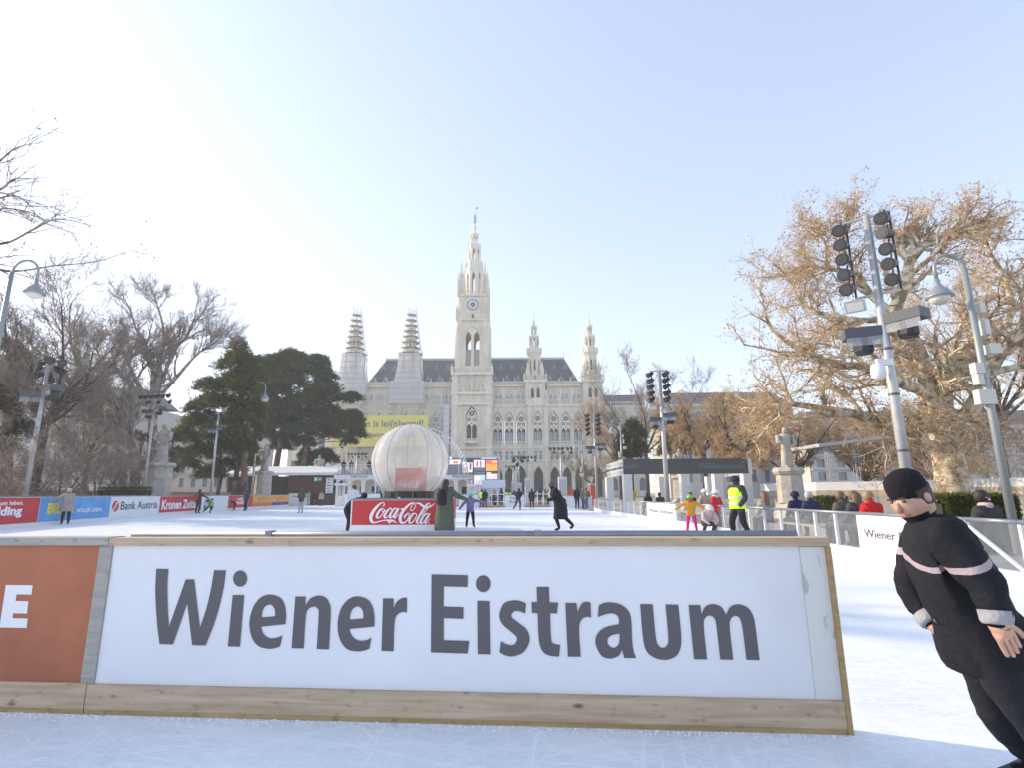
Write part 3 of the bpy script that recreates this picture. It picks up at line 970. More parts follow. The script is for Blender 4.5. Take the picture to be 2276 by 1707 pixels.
up.tube([(x, UY - .15, z) for x, z in arch_pts(2.75, fz(440 + 1115 / 3.607), fz(440 + 1045 / 3.607), 9, TX)], .22, 4)
up.build('upper_shaft', M_STONE, twr)
lou = MB()
for s_ in (-1.42, 1.42):
    lou.box(TX + s_ - .95, TX + s_ + .95, UY + .5, UY + .6, fz(440 + 1355 / 3.607), fz(440 + 1222 / 3.607))
    lou.box(TX + s_ - .95, TX + s_ + .95, UY + 2 * TU - .6, UY + 2 * TU - .5, fz(440 + 1355 / 3.607), fz(440 + 1240 / 3.607))
lou.build('belfry_louvre', mat('louvre', (.33, .32, .29), .8), twr)
# clock stage
cs = MB()
CU = (fx(1085, 690) - fx(1018, 690)) / 2
CYF = UY + (TU - CU)
cs.box(TX - CU + 1, TX + CU - 1, CYF, CYF + 2 * CU, Z_C0, Z_C1)
cs.box(TX - CU - .5, TX + CU + .5, CYF - .7, CYF + 2 * CU + .5, Z_C0 - .35, Z_C0 + .3)
cs.box(TX - CU - .2, TX + CU + .2, CYF - .5, CYF + 2 * CU + .3, Z_C1 - .5, Z_C1 + .1)
for s_ in (-1, 1):
    for q in (0, 1):
        cx, cy = TX + s_ * (CU - 1.0), CYF + 1.0 + q * (2 * CU - 2.0)
        cs.ngon(cx, cy, 1.4, 8, Z_C0, Z_C1 + .5, .95, math.pi / 8)
    for x in (CU - .2, CU + .25):
        pinnacle(cs, TX + s_ * x, CYF - .4, Z_C0, .55, 6.2)
    cs.box(TX + s_ * 2.7 - .18, TX + s_ * 2.7 + .18, CYF - .25, CYF + .01, Z_C0 + .3, Z_C1 - .5)
cs.build('clock_stage', M_STONE, twr)
ZK = fz(681)
RK = 1.78
cl = MB()
cl.add([(TX + RK * math.cos(k * math.pi / 16), CYF - .12, ZK + RK * math.sin(k * math.pi / 16)) for k in range(32)], [tuple(range(32))[::-1]])
ck = cl.build('clock_face', mat('clock_white', (.72, .75, .80), .5), twr)
ring = MB()
for r0_, r1_, y in ((RK * .97, RK * 1.1, -.2), (0, RK * .5, -.16)):
    V = []
    for k in range(32):
        c_, s_ = math.cos(k * math.pi / 16), math.sin(k * math.pi / 16)
        V += [(TX + r0_ * c_, CYF + y, ZK + r0_ * s_), (TX + r1_ * c_, CYF + y, ZK + r1_ * s_)]
    ring.add(V, [(2 * k, 2 * k + 1, 2 * ((k + 1) % 32) + 1, 2 * ((k + 1) % 32)) for k in range(32)])
for k in range(12):
    t = k * math.pi / 6
    ring.obox((TX + .78 * RK * math.sin(t), CYF - .18, ZK + .78 * RK * math.cos(t)), (TX + .95 * RK * math.sin(t), CYF - .18, ZK + .95 * RK * math.cos(t)), .16, .05, (0, 1, 0))
ring.build('clock_dial', mat('clock_dark', (.07, .09, .14), .5), ck)
hd = MB()
hd.obox((TX, CYF - .26, ZK), (TX - 1.0, CYF - .26, ZK - .95), .2, .06, (0, 1, 0))
hd.obox((TX, CYF - .3, ZK), (TX + 1.05, CYF - .3, ZK + .45), .16, .06, (0, 1, 0))
hd.build('clock_hand', mat('gilding', (.75, .55, .18), .35, .6), ck)
dn = MB().add([(TX + x, CYF - .04, z) for x, z in arch_pts(.42, Z_C0 + 1.6, Z_C0 + 2.2, 4)] + [(TX - .42, CYF - .04, Z_C0 + .6), (TX + .42, CYF - .04, Z_C0 + .6)], [tuple(range(11))])
dn.build('small_window', M_DEEP, twr)
# lantern: octagon one, corner pinnacles, octagon two, spirelet
TCY = CYF + CU
la = MB()
zo = [fz(440 + y / 3.607) for y in (790, 545, 350, 255, 180)]
mpp = RY / F_PX * 1.075
r1 = 18.5 * mpp
octo_stage(la, TX, TCY, r1 * 1.12, zo[0], zo[1], .52, zo[0] + 1.6, zo[0] + 8.2, zo[0] + 9.8, .7)
la.ngon(TX, TCY, r1 * 1.12, 8, zo[1] - .7, zo[1], 1.05, math.pi / 8)
r2 = 14 * mpp
la.ngon(TX, TCY, r1 * 1.08, 8, zo[1], zo[1] + 3.0, .86, math.pi / 8)
octo_stage(la, TX, TCY, r2 * 1.08, zo[1], zo[2], .4, zo[1] + 3.4, zo[1] + 6.6, zo[1] + 7.8, .5)
la.ngon(TX, TCY, r2 * 1.12, 8, zo[1] + 2.6, zo[1] + 3.1, 1.0, math.pi / 8)
la.ngon(TX, TCY, r2 * 1.05, 8, zo[2] - .3, zo[2] + .6, .8, math.pi / 8)
r3 = 7.6 * mpp
octo_stage(la, TX, TCY, r3, zo[2] + .6, zo[3], .26, zo[2] + 1.2, zo[2] + 2.8, zo[2] + 3.5, .3)
la.ngon(TX, TCY, r3 * 1.15, 8, zo[3] - .7, zo[3], 1.15, math.pi / 8)
la.ngon(TX, TCY, 5.0 * mpp, 8, zo[3], zo[4], .42, math.pi / 8)
la.ngon(TX, TCY, 4.2 * mpp, 8, zo[3] + 2.4, zo[3] + 2.9, 1.0, math.pi / 8)
for k in range(8):
    t = k * math.pi / 4 + math.pi / 8
    c_, s_ = math.cos(t), math.sin(t)
    pinnacle(la, TX + r1 * 1.05 * c_, TCY + r1 * 1.05 * s_, zo[1] - 1.5, .55, 5.2)
    pinnacle(la, TX + r2 * 1.0 * c_, TCY + r2 * 1.0 * s_, zo[2] - 2.0, .4, 3.8)
    pinnacle(la, TX + r3 * 1.1 * c_, TCY + r3 * 1.1 * s_, zo[3] - 1.5, .25, 2.4)
    for m_ in range(5):
        f = m_ / 5
        la.box(TX + r2 * (1.06) * c_ - .14, TX + r2 * 1.06 * c_ + .14, TCY + r2 * 1.06 * s_ - .14, TCY + r2 * 1.06 * s_ + .14, zo[1] + 3.3 + f * 7, zo[1] + 3.6 + f * 7)
for sx in (-1, 1):
    for sy in (-1, 1):
        x, y = TX + sx * (CU - 1.15), TCY + sy * (CU - 1.15)
        for dx, dy, h in ((0, 0, 13.2), (-1.0, -1.0, 9.4), (1.0, -1.0, 9.4), (-1.0, 1.0, 9.4), (1.0, 1.0, 9.4)):
            w = 1.15 if h > 12 else .48
            for s1 in (-1, 1):
                for s2 in (-1, 1):
                    la.box(x + dx + s1 * w * .45 - .13, x + dx + s1 * w * .45 + .13, y + dy + s2 * w * .45 - .13, y + dy + s2 * w * .45 + .13, zo[0], zo[0] + h * .58)
            la.box(x + dx - w * .36, x + dx + w * .36, y + dy - w * .36, y + dy + w * .36, zo[0], zo[0] + h * .57)
            la.box(x + dx - w * .62, x + dx + w * .62, y + dy - w * .62, y + dy + w * .62, zo[0] + h * .56, zo[0] + h * .63)
            la.ngon(x + dx, y + dy, w * .62, 4, zo[0] + h * .63, zo[0] + h, .05, math.pi / 4)
balustrade(la, TX - CU, TX + CU, CYF - .3, zo[0], 1.4, .5)
la.build('lantern', M_STONE2, twr)
fg = MB()
zf = zo[4]
fg.ngon(TX, TCY, .28, 6, zf, zf + .9, .5)
fg.lathe([(.32, .8), (.5, 1.4), (.36, 2.4), (.55, 3.1), (.42, 3.7), (.16, 3.9), (.24, 4.2), (.22, 4.6), (.03, 4.9)], 8, (TX, TCY, zf))
fg.tube([(TX + .55, TCY, zf + 1.0), (TX + .6, TCY, zf + 7.4)], .07, 5)
fg.add([(TX + .6, TCY, zf + 7.3), (TX + 1.4, TCY, zf + 7.1), (TX + .6, TCY, zf + 6.4)], [(0, 1, 2), (2, 1, 0)])
fg.build('copper_figure', mat('verdigris', (.30, .42, .40), .6), twr)

# ---- side turrets
def turret(name, X, scaf=False):
    root = bpy.data.objects.new(name, None); COL.objects.link(root); root.parent = town
    cy = 1.9
    k = mpp
    z_g0, z_g1 = fz(847), fz(838)
    body, tri, dk = MB(), MB(), MB()
    hw = 20.5 * k
    body.box(X - hw * .82, X + hw * .82, -1.3, cy + hw, Z_COR, z_g0 - .6)
    for s_ in (-1, 1):
        body.ngon(X + s_ * hw * .8, -1.0, .75, 8, Z_COR, z_g0 - .4, 1.1, math.pi / 8)
    tri.box(X - 24 * k, X + 24 * k, -1.9, cy + hw, z_g0 - .7, z_g0)
    balustrade(tri, X - 24 * k, X + 24 * k, -1.7, z_g0, z_g1 - z_g0 + .5, .5)
    for s_ in (-1, 1):
        pinnacle(tri, X + s_ * 23.4 * k, -1.7, z_g0, .5, 3.0)
        tri.box(X + s_ * 23.6 * k - .1, X + s_ * 23.6 * k + .1, -1.6, cy + hw, z_g1 + .2, z_g1 + .5)
    z_u = fz(788)
    ap = 13.8 * k
    octo_stage(body, X, cy, ap, z_g0, z_u, .3, z_g0 + 3.8, z_u - 2.6, z_u - 1.5, .5)
    for sx in (-1, 1):
        for sy in (-1, 1):
            x, y = X + sx * 15 * k, cy + sy * 14 * k
            body.tbox(x - .75, x + .75, y - .75, y + .75, z_g0, z_g0 + 4.2, .1)
            body.ngon(x, y, .8, 4, z_g0 + 4.2, z_g0 + 7.2, .08, math.pi / 4)
    z_k0, z_k1 = fz(782), fz(773)
    tri.ngon(X, cy, 13.5 * k, 8, z_u - .2, z_k0, 1.28, math.pi / 8)
    tri.ngon(X, cy, 17.6 * k, 8, z_k0, z_k0 + .5, 1.0, math.pi / 8)
    for q in range(8):
        t0, t1 = q * math.pi / 4 + math.pi / 8, (q + 1) * math.pi / 4 + math.pi / 8
        P0 = (X + 17 * k * math.cos(t0), cy + 17 * k * math.sin(t0)); P1 = (X + 17 * k * math.cos(t1), cy + 17 * k * math.sin(t1))
        tri.obox((*P0, z_k0 + .9), (*P1, z_k0 + .9), .14, .7)
        tri.obox((*P0, z_k0 + 1.45), (*P1, z_k0 + 1.45), .24, .18)
        pinnacle(tri, *P0, z_k0 + .2, .28, 2.2)
    z_s = fz(745)
    octo_stage(body, X, cy, 10.6 * k, z_k0, z_s, .24, z_k0 + 2.2, z_s - 1.4, z_s - .6, .35)
    for q in range(8):
        t0 = q * math.pi / 4 + math.pi / 8
        pinnacle(tri, X + 10.8 * k * math.cos(t0), cy + 10.8 * k * math.sin(t0), z_s - 2.8, .36, 4.4)
    tri.ngon(X, cy, 11 * k, 8, z_s - .3, z_s + .4, .8, math.pi / 8)
    z_t, z_tt, z_rod = fz(722), fz(704), fz(690)
    octo_stage(body, X, cy, 6.4 * k, z_s + .4, z_t, .16, z_s + .9, z_t - 1.0, z_t - .5, .25)
    tri.ngon(X, cy, 7.2 * k, 8, z_t - .5, z_t, 1.0, math.pi / 8)
    for q in range(8):
        t0 = q * math.pi / 4 + math.pi / 8
        pinnacle(tri, X + 6.6 * k * math.cos(t0), cy + 6.6 * k * math.sin(t0), z_t - 1, .2, 1.9)
    tri.ngon(X, cy, 4.4 * k, 8, z_t, z_tt, .1, math.pi / 8)
    tri.tube([(X, cy, z_tt - .3), (X, cy, z_rod)], .07, 5)
    tri.sphere((X, cy, z_rod - .3), .22, 6, 4)
    dk.ngon(X, cy, 10.4 * k, 8, z_g0, z_u - .4, 1.0, math.pi / 8)
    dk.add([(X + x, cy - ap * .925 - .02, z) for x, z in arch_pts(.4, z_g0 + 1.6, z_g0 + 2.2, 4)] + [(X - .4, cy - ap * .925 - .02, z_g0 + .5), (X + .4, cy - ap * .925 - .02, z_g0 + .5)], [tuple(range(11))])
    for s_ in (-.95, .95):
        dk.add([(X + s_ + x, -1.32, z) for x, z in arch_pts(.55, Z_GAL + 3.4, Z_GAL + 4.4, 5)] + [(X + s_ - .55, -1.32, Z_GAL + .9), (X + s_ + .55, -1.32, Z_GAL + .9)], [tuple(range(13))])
    body.build('turret_body', M_STONE, root)
    tri.build('turret_trim', M_STONE2, root)
    dk.build('opening', M_DEEP, root)
    if not scaf:
        return
    # scaffolding: shrouded foot, open ring decks above
    tube, deck = MB(), MB()
    zt = z_rod + .5
    def halfw(z):
        f = (z - z_k0) / (zt - z_k0)
        return (22 - 13.5 * f) * k if z > z_k0 else 25 * k
    z = z_g0
    while z < zt:
        h = halfw(z)
        if z > z_u - 1:
            deck.ngon(X, cy, h * 1.05, 8, z, z + .12, 1.0, math.pi / 8)
            for zz in (.6, 1.1):
                for q in range(8):
                    t0, t1 = q * math.pi / 4 + math.pi / 8, (q + 1) * math.pi / 4 + math.pi / 8
                    tube.obox((X + h * 1.05 * math.cos(t0), cy + h * 1.05 * math.sin(t0), z + zz), (X + h * 1.05 * math.cos(t1), cy + h * 1.05 * math.sin(t1), z + zz), .09, .09)
        for q in range(8):
            t0 = q * math.pi / 4 + math.pi / 8
            tube.obox((X + h * 1.05 * math.cos(t0), cy + h * 1.05 * math.sin(t0), z - .6), (X + h * 1.05 * math.cos(t0), cy + h * 1.05 * math.sin(t0), z + 3.0), .09, .09)
        z += 2.05
    tube.build('scaffold_tube', M_SCAF, root)
    deck.build('scaffold_deck', M_DECK, root)
    tp = MB()
    h0 = 26 * k
    zz = Z_GAL + 2
    lv = [(h0 * 1.35, Z_GAL - 1), (h0 * 1.33, z_g0 - .4), (h0 * 1.05, z_g0), (h0 * .9, z_g0 + 5), (h0 * .82, z_u + .6)]
    nseg = 10
    for i in range(len(lv) - 1):
        (a, za), (b, zb) = lv[i], lv[i + 1]
        for sx, sy, ax in ((0, -1, 0), (-1, 0, 1), (1, 0, 1)):
            for q in range(nseg):
                f0, f1 = q / nseg * 2 - 1, (q + 1) / nseg * 2 - 1
                def P(f, hh, zz_):
                    wv = .12 * math.sin(zz_ * 2.1 + f * 5)
                    return (X + f * hh, cy - hh - wv, zz_) if ax == 0 else (X + sx * (hh + wv), cy + f * hh, zz_)
                tp.quad(P(f0, a, za), P(f1, a, za), P(f1, b, zb), P(f0, b, zb))
    tp.build('scaffold_sheet', M_TARP, root)
    sl = MB()
    z = Z_GAL
    while z < z_u:
        f = 1.34 if z < z_g0 else 1.05 - .23 * (z - z_g0) / (z_u - z_g0)
        sl.box(X - h0 * f - .2, X + h0 * f + .2, cy - h0 * f - .35, cy - h0 * f - .22, z, z + .12)
        z += 2.0
    sl.build('scaffold_ledger', M_SCAF, root)
X_T1 = fx(1189, 850)
X_T2 = fx(1316, 850)
turret('turret', X_T1)
turret('turret', X_T2)
turret('turret', mirror(X_T1) - .6, True)
turret('turret', mirror(X_T2) - .6, True)
# netting over the left front
nt_ = MB()
xa, xb = mirror(X_END) - 1, TX - TH - 3.6
n = 14
for i in range(n):
    for (za, zb) in ((0, 9), (9, 17), (17, 25), (25, Z_COR), (Z_COR, Z_GAL + 3.2)):
        x0, x1 = xa + (xb - xa) * i / n, xa + (xb - xa) * (i + 1) / n
        w0, w1 = .25 * math.sin(i * 1.7 + za), .25 * math.sin((i + 1) * 1.7 + za)
        nt_.quad((x0, -3.2 + w0, za), (x1, -3.2 + w1, za), (x1, -3.2 + w1, zb), (x0, -3.2 + w0, zb))
nt_.build('scaffold_netting', M_NET, town)
hoist = MB().box(xb + .3, TX - TH - 1.2, -2.6, -2.4, 6, Z_COR)
ho = hoist.build('hoist_sheet', mat('hoist_sheet', (.62, .64, .68), .7, var=.1), town)
hl = MB()
for z in np.arange(7, Z_COR, 2.0):
    hl.box(xb + .2, TX - TH - 1.1, -2.75, -2.62, z, z + .15)
for x in (xb + .3, TX - TH - 1.2):
    hl.box(x - .08, x + .08, -2.8, -2.61, 3, Z_GAL + 4)
hl.build('hoist_frame', M_SCAF, town)

# yellow banner on the scaffold
yb0, yb1 = px(740, 925, RY - 4), px(951, 993, RY - 4)
M_YEL = mat('yellow_banner', (0.72, 0.63, 0.16), .6, var=.05, vscale=.3)
yb = thing('scaffold_banner', 'large yellow banner on the scaffolding reading Wien is leinwand', 'banner', (0, RY - 4, 0))
MB().box(yb0.x, yb1.x, 0, .15, yb1.z, yb0.z).build('cloth', M_YEL, yb)
M_YINK = mat('banner_ink', (.10, .11, .13), .6)
def btext(s, u0, v, u1, hh):
    p0, p1 = px(u0, v, RY - 4), px(u1, v, RY - 4)
    o = text_obj('lettering', s, 1.0, M_YINK, yb, Matrix.Identity(4), bold=.012)
    xs = [w.co.x for w in o.data.vertices]
    wd_ = max(xs) - min(xs)
    o.data.transform(Matrix.Translation((p0.x, -.03, p0.z)) @ Matrix.Rotation(R(90), 4, 'X') @ Matrix.Diagonal(((p1.x - p0.x) / wd_, hh, 1, 1)))
btext('Wien is lei(n)wand!', 776, 950, 941, 3.2)
btext('#wirmachenwien', 816, 973, 925, 2.4)
btext('HELDEN', 840, 990, 880, 1.9)

# lower wings to the right and left, further back
def wing(name, label, u0, u1, y):
    w = thing(name, label, 'building', (0, RY + y, 0))
    x0, x1 = px(u0, 1000, RY + y).x, px(u1, 1000, RY + y).x
    zt = px(1150, 872, RY + y).z
    zm = px(1150, 905, RY + y).z
    wall = MB()
    n = max(2, int((x1 - x0) / 4.2))
    dx = (x1 - x0) / n
    pr = None
    for i in range(n):
        a, b = x0 + i * dx, x0 + (i + 1) * dx
        c = (a + b) / 2
        arch_wall(wall, I4, a, b, 0, zm, [(c, .9, 16.5, 20.5, 22), (c, .9, 9, 13, None), (c, 1.1, 2, 5, 6.5)], .4)
        for (z0, h) in ((16.5, 5.5), (9, 4), (2, 4.5)):
            if pr is None:
                pr = MB().box(-1.1, 1.1, .4, .45, 0, 1).build('window', M_PANE, w)
                q = pr
            else:
                q = pr.copy(); COL.objects.link(q)
            q.location = (c, 0, z0); q.scale = (1, 1, h)
    wall.box(x0, x1, .5, 14, 0, zm - .05)
    wall.build('front_wall', M_STONE, w)
    b = MB()
    balustrade(b, x0, x1, -.1, zm, 1.6, .6)
    b.box(x0, x1, -.4, .1, zm - .5, zm)
    b.build('balustrade', M_STONE2, w)
    MB().add([(x0, 1, zm), (x1, 1, zm), (x1, 1, zm + 1), (x0, 1, zm + 1), (x0, 7, zt), (x1, 7, zt), (x1, 13, zm), (x0, 13, zm)], [(0, 1, 2, 3), (3, 2, 5, 4), (4, 5, 6, 7), (0, 3, 4, 7), (1, 6, 5, 2)]).build('roof', M_SLATE, w)
wing('town_hall_wing', 'lower town hall wing with dark roof right of the outer turret', 1347, 1440, 9)
wing('town_hall_wing', 'lower town hall wing behind the pines left of the scaffolded turrets', 640, 756, 9)

for o in bpy.data.objects:
    if o.name.split('.')[0] in ('stone_moulding', 'balustrade', 'turret_trim', 'ridge_cresting', 'scaffold_tube', 'scaffold_deck', 'scaffold_ledger', 'hoist_frame', 'glazing_bar', 'lantern', 'corner_buttress'):
        o['kind'] = 'stuff'
# ------------------------------------------------------------------ boards round the rink
M_WHITE = mat('white_panel', (0.72, 0.73, 0.75), 0.45, var=0.04, vscale=1.5)
M_WHITE2 = mat('white_paint', (0.70, 0.70, 0.69), 0.6, var=0.06, vscale=2)
M_RED = mat('red_banner', (0.50, 0.025, 0.03), 0.45, var=0.08, vscale=1.5)
M_BLUE = mat('sky_blue_banner', (0.10, 0.33, 0.66), 0.45, var=0.25, vscale=1.2)
M_YELLOW = mat('yellow_ink', (0.80, 0.66, 0.04), 0.5)
M_AMBER = mat('amber_banner', (0.75, 0.38, 0.06), 0.5, var=0.05)
M_TERRA = mat('terracotta_banner', (0.62, 0.16, 0.08), 0.5)
M_VIOLET = mat('violet_banner', (0.10, 0.05, 0.33), 0.5)
M_DARKINK = mat('dark_ink', (0.04, 0.045, 0.06), 0.5)
M_RAILG = mat('grey_rail', (0.20, 0.21, 0.23), 0.5, var=0.1)
M_GLASS = sheet('rink_glass', (0.70, 0.76, 0.82), 0.10, None, .07)

def slab(mb, p0, p1, z0, z1, th, back):
    """upright board from p0 to p1, its thickness th laid towards the vector back"""
    b = Vector(back) * th
    P = [Vector((p0[0], p0[1], 0)), Vector((p1[0], p1[1], 0))]
    V = []
    for z in (z0, z1):
        for q in (P[0], P[1], P[1] + b, P[0] + b):
            V.append((q.x, q.y, z))
    return mb.add(V, [(0, 3, 2, 1), (4, 5, 6, 7), (0, 1, 5, 4), (1, 2, 6, 5), (2, 3, 7, 6), (3, 0, 4, 7)])

def plane_text(parent, body, org, nrm, u0, vb, u1, vt, m, bold=0.02, name='lettering', shear=0.0, ascii_cap=True, off=.006, at=None):
    """fit built-in lettering between photograph pixels u0..u1, baseline vb, cap line vt, on the plane (org, nrm)"""
    A, B, C_ = on_plane(u0, vb, org, nrm), on_plane(u1, vb, org, nrm), on_plane(u0, vt, org, nrm)
    return fit_text(parent, body, A, B, (C_ - A).z, nrm, m, bold, name, shear, off)

def fit_text(parent, body, A, B, cap, nrm, m, bold=0.02, name='lettering', shear=0.0, off=.006):
    o = text_obj(name, body, 1.0, m, parent, Matrix.Identity(4), bold=bold, shear=shear)
    xs = [w.co.x for w in o.data.vertices]
    w_ = max(xs) - min(xs)
    x0 = min(xs)
    d = Vector((B.x - A.x, B.y - A.y, 0))
    L_ = Vector(parent.location)
    M_ = frame_m(A - L_ + Vector(nrm) * off, d)
    o.data.transform(M_ @ Matrix.Diagonal((d.length / w_, cap / .70, 1, 1)) @ Matrix.Translation((-x0, 0, 0)))
    return o

LB0, LB1 = Vector((-21.0, 19.0, 0)), Vector((-26.9, 65.15, 0))
LB_D = (LB1 - LB0).normalized()
LB_N = Vector((LB_D.y, -LB_D.x, 0)).normalized()
if LB_N.x < 0: LB_N = -LB_N
def lb(u, v=1125): return on_plane(u, v, LB0, LB_N)
LB_TOP = lb(245, 1103.5).z
def rink_board(label, u0, u1, banner=None, b0=.16, m=None):
    p0 = lb(u0) if u0 > -100 else LB0
    p1 = lb(u1)
    t = thing('rink_board', label, 'rink board', (p0.x, p0.y, 0), 0, 'advertising boards along the left side')
    L_ = Vector((p0.x, p0.y, 0))
    a, b = p0 - L_, p1 - L_
    slab(MB(), a + LB_D * .01, b - LB_D * .01, 0, LB_TOP - .03, .07, -LB_N).build('panel', M_WHITE, t)
    slab(MB(), a + LB_N * .02, b + LB_N * .02, LB_TOP - .028, LB_TOP + .03, .11, -LB_N).build('top_rail', M_RAILG, t)
    slab(MB(), a + LB_N * .012, b + LB_N * .012, 0, .12, .008, -LB_N).build('kick_strip', M_WHITE2, t)
    if banner:
        slab(MB(), a + LB_D * .02 + LB_N * .006, b - LB_D * .02 + LB_N * .006, b0, LB_TOP - .05, .004, -LB_N).build('banner', banner, t)
    return t
off_ = .012
t = rink_board('red advertising board at the left edge reading um leben', -200, 88, M_RED)
plane_text(t, 'um leben.', LB0, LB_N, -2, 1124, 51, 1114.5, M_WHITEINK, off=off_)
plane_text(t, 'wienholding', LB0, LB_N, -110, 1152, 46, 1131, M_WHITEINK, .04, off=off_)
t = rink_board('sky blue advertising board with yellow letters behind the beige coated woman', 88, 245, M_BLUE)
plane_text(t, 'BILLA', LB0, LB_N, 103, 1142, 163, 1120, M_YELLOW, .05, off=off_)
plane_text(t, 'VOLLER LEBEN.', LB0, LB_N, 169, 1140, 227, 1131.5, M_WHITEINK, .02, off=off_)
t = rink_board('white board with red round emblem and the words Bank Austria', 245, 354)
plane_text(t, 'Bank Austria', LB0, LB_N, 267, 1134, 348, 1115.5, M_DARKINK, .01, off=.01)
eb = MB()
c0 = on_plane(256.5, 1126, LB0, LB_N) - Vector(t.location)
rr = (on_plane(256.5, 1114, LB0, LB_N) - on_plane(256.5, 1138.5, LB0, LB_N)).z / 2
eb.add([tuple(c0 + LB_N * .01 + LB_D * (rr * math.cos(k * math.pi / 14)) + Vector((0, 0, rr * math.sin(k * math.pi / 14)))) for k in range(28)], [tuple(range(28))])
eo = eb.build('emblem', M_RED, t)
sb = MB()
def ep(x, z, o=.014): return tuple(c0 + LB_N * o + LB_D * (x * rr) + Vector((0, 0, z * rr)))
sb.add([ep(-.75, -.7), ep(-.5, -.85), ep(.62, .72), ep(.2, .72), ep(-.15, .5), ep(.05, .45)], [(0, 1, 2, 5), (5, 2, 3, 4)])
sb.build('emblem_stroke', M_WHITEINK, eo)
t = rink_board('red board with bold white words Kronen Zeitung', 354, 447, M_RED, .22)
plane_text(t, 'Kronen Zeitung', LB0, LB_N, 358, 1133, 444, 1113, M_WHITEINK, .035, off=off_)
t = rink_board('plain white board with a printed grey car beside the man with orange backpack', 447, 506)
cb = MB()
q0 = on_plane(462, 1122, LB0, LB_N) - Vector(t.location)
def cp(x, z, o=.008): return tuple(q0 + LB_N * o + LB_D * x + Vector((0, 0, z)))
cb.add([cp(-.9, -.28), cp(1.2, -.28), cp(1.25, .1), cp(.7, .2), cp(.35, .48), cp(-.5, .48), cp(-.85, .15)], [tuple(range(7))])
pc = cb.build('printed_car', mat('print_grey', (.45, .47, .5), .5), t)
wb = MB()
for x in (-.5, .8):
    wb.add([cp(x + .2 * math.cos(k * math.pi / 6), -.28 + .2 * math.sin(k * math.pi / 6), .012) for k in range(12)], [tuple(range(12))])
wb.add([cp(-.45, .15, .012), cp(.45, .15, .012), cp(.25, .42, .012), cp(-.4, .42, .012)], [(0, 1, 2, 3)])
wb.build('printed_detail', M_DARKINK, pc)
t = rink_board('red board with white lettering behind the person in dark green jacket', 506, 561, M_RED, .22)
plane_text(t, 'wien', LB0, LB_N, 527, 1113, 545, 1106, M_WHITEINK, .03, off=off_)
plane_text(t, 'holding', LB0, LB_N, 524, 1122, 551, 1113.5, M_WHITEINK, .03, off=off_)
t = rink_board('amber board with terracotta lower band in the row along the left side', 561, 604, M_AMBER, .55)
def band(t, u0, u1, m):
    L_ = Vector(t.location)
    slab(MB(), lb(u0) - L_ + LB_N * .006 + LB_D * .02, lb(u1) - L_ + LB_N * .006 - LB_D * .02, .2, .545, .004, -LB_N).build('lower_band', m, t)
band(t, 561, 604, M_TERRA)
plane_text(t, 'WIENER', LB0, LB_N, 579, 1111, 594, 1106.5, M_TERRA, .03, off=off_)
slab(MB(), lb(573) - Vector(t.location) + LB_N * .012, lb(577) - Vector(t.location) + LB_N * .012, .65, 1.02, .004, -LB_N).build('crest', M_TERRA, t)
t = rink_board('amber board with violet lower band at the far end of the left side', 604, 641, M_AMBER, .55)
band(t, 604, 641, M_VIOLET)
plane_text(t, 'WIEN', LB0, LB_N, 620, 1110, 633, 1105.5, M_TERRA, .03, off=off_)
slab(MB(), lb(614.5) - Vector(t.location) + LB_N * .012, lb(618) - Vector(t.location) + LB_N * .012, .65, 1.02, .004, -LB_N).build('crest', M_TERRA, t)

# far boards
def cross_board(label, u0, u1, Y, vt, txt=None, group='white boards across the far end', m=None, tw=.7, th=.35, cat='rink board'):
    p0, p1 = px(u0, vt, Y), px(u1, vt, Y)
    t = thing('rink_board', label, cat, (p0.x, Y, 0), 0, group)
    w = p1.x - p0.x
    MB().box(.01, w - .01, 0, .07, 0, p0.z - .03).build('panel', m or M_WHITE, t)
    MB().box(0, w, -.02, .09, p0.z - .028, p0.z + .03).build('top_rail', M_RAILG, t)
    if txt:
        for k, s_ in enumerate(txt.split('|')):
            zc = p0.z * (.68 - .34 * k)
            fit_text(t, s_, Vector((p0.x + w * (1 - tw) / 2, Y, zc)), Vector((p0.x + w * (1 + tw) / 2, Y, zc)), p0.z * th * .6, (0, -1, 0), M_INK, .01, off=.008)
    return t
cross_board('white board with small blue lettering where the left boards turn', 642, 690, 69, 1097.5, 'Wiener Eistraum', tw=.7, th=.25)
cross_board('white board with small marks below the brown hut and its sign', 690, 743, 72, 1097.5)
cross_board('white counter board in front of the kiosk left of the globe', 766, 845, 60, 1098.5)
cross_board('white board reading Ausgang beside the child in purple jacket', 1020, 1064, 52.5, 1100.5, 'Ausgang', tw=.55)
cross_board('white board reading Ausgang and Exit behind the dark skater', 1121.5, 1165, 52.5, 1101, 'Ausgang|Exit', tw=.5)
cross_board('blank white board right of the wooden gate behind the black coat', 1224, 1262, 52.5, 1102)
cross_board('white board with small Eistraum lettering behind the standing skaters', 1262.5, 1316, 47, 1102.5, 'Eistraum', tw=.5, th=.25)

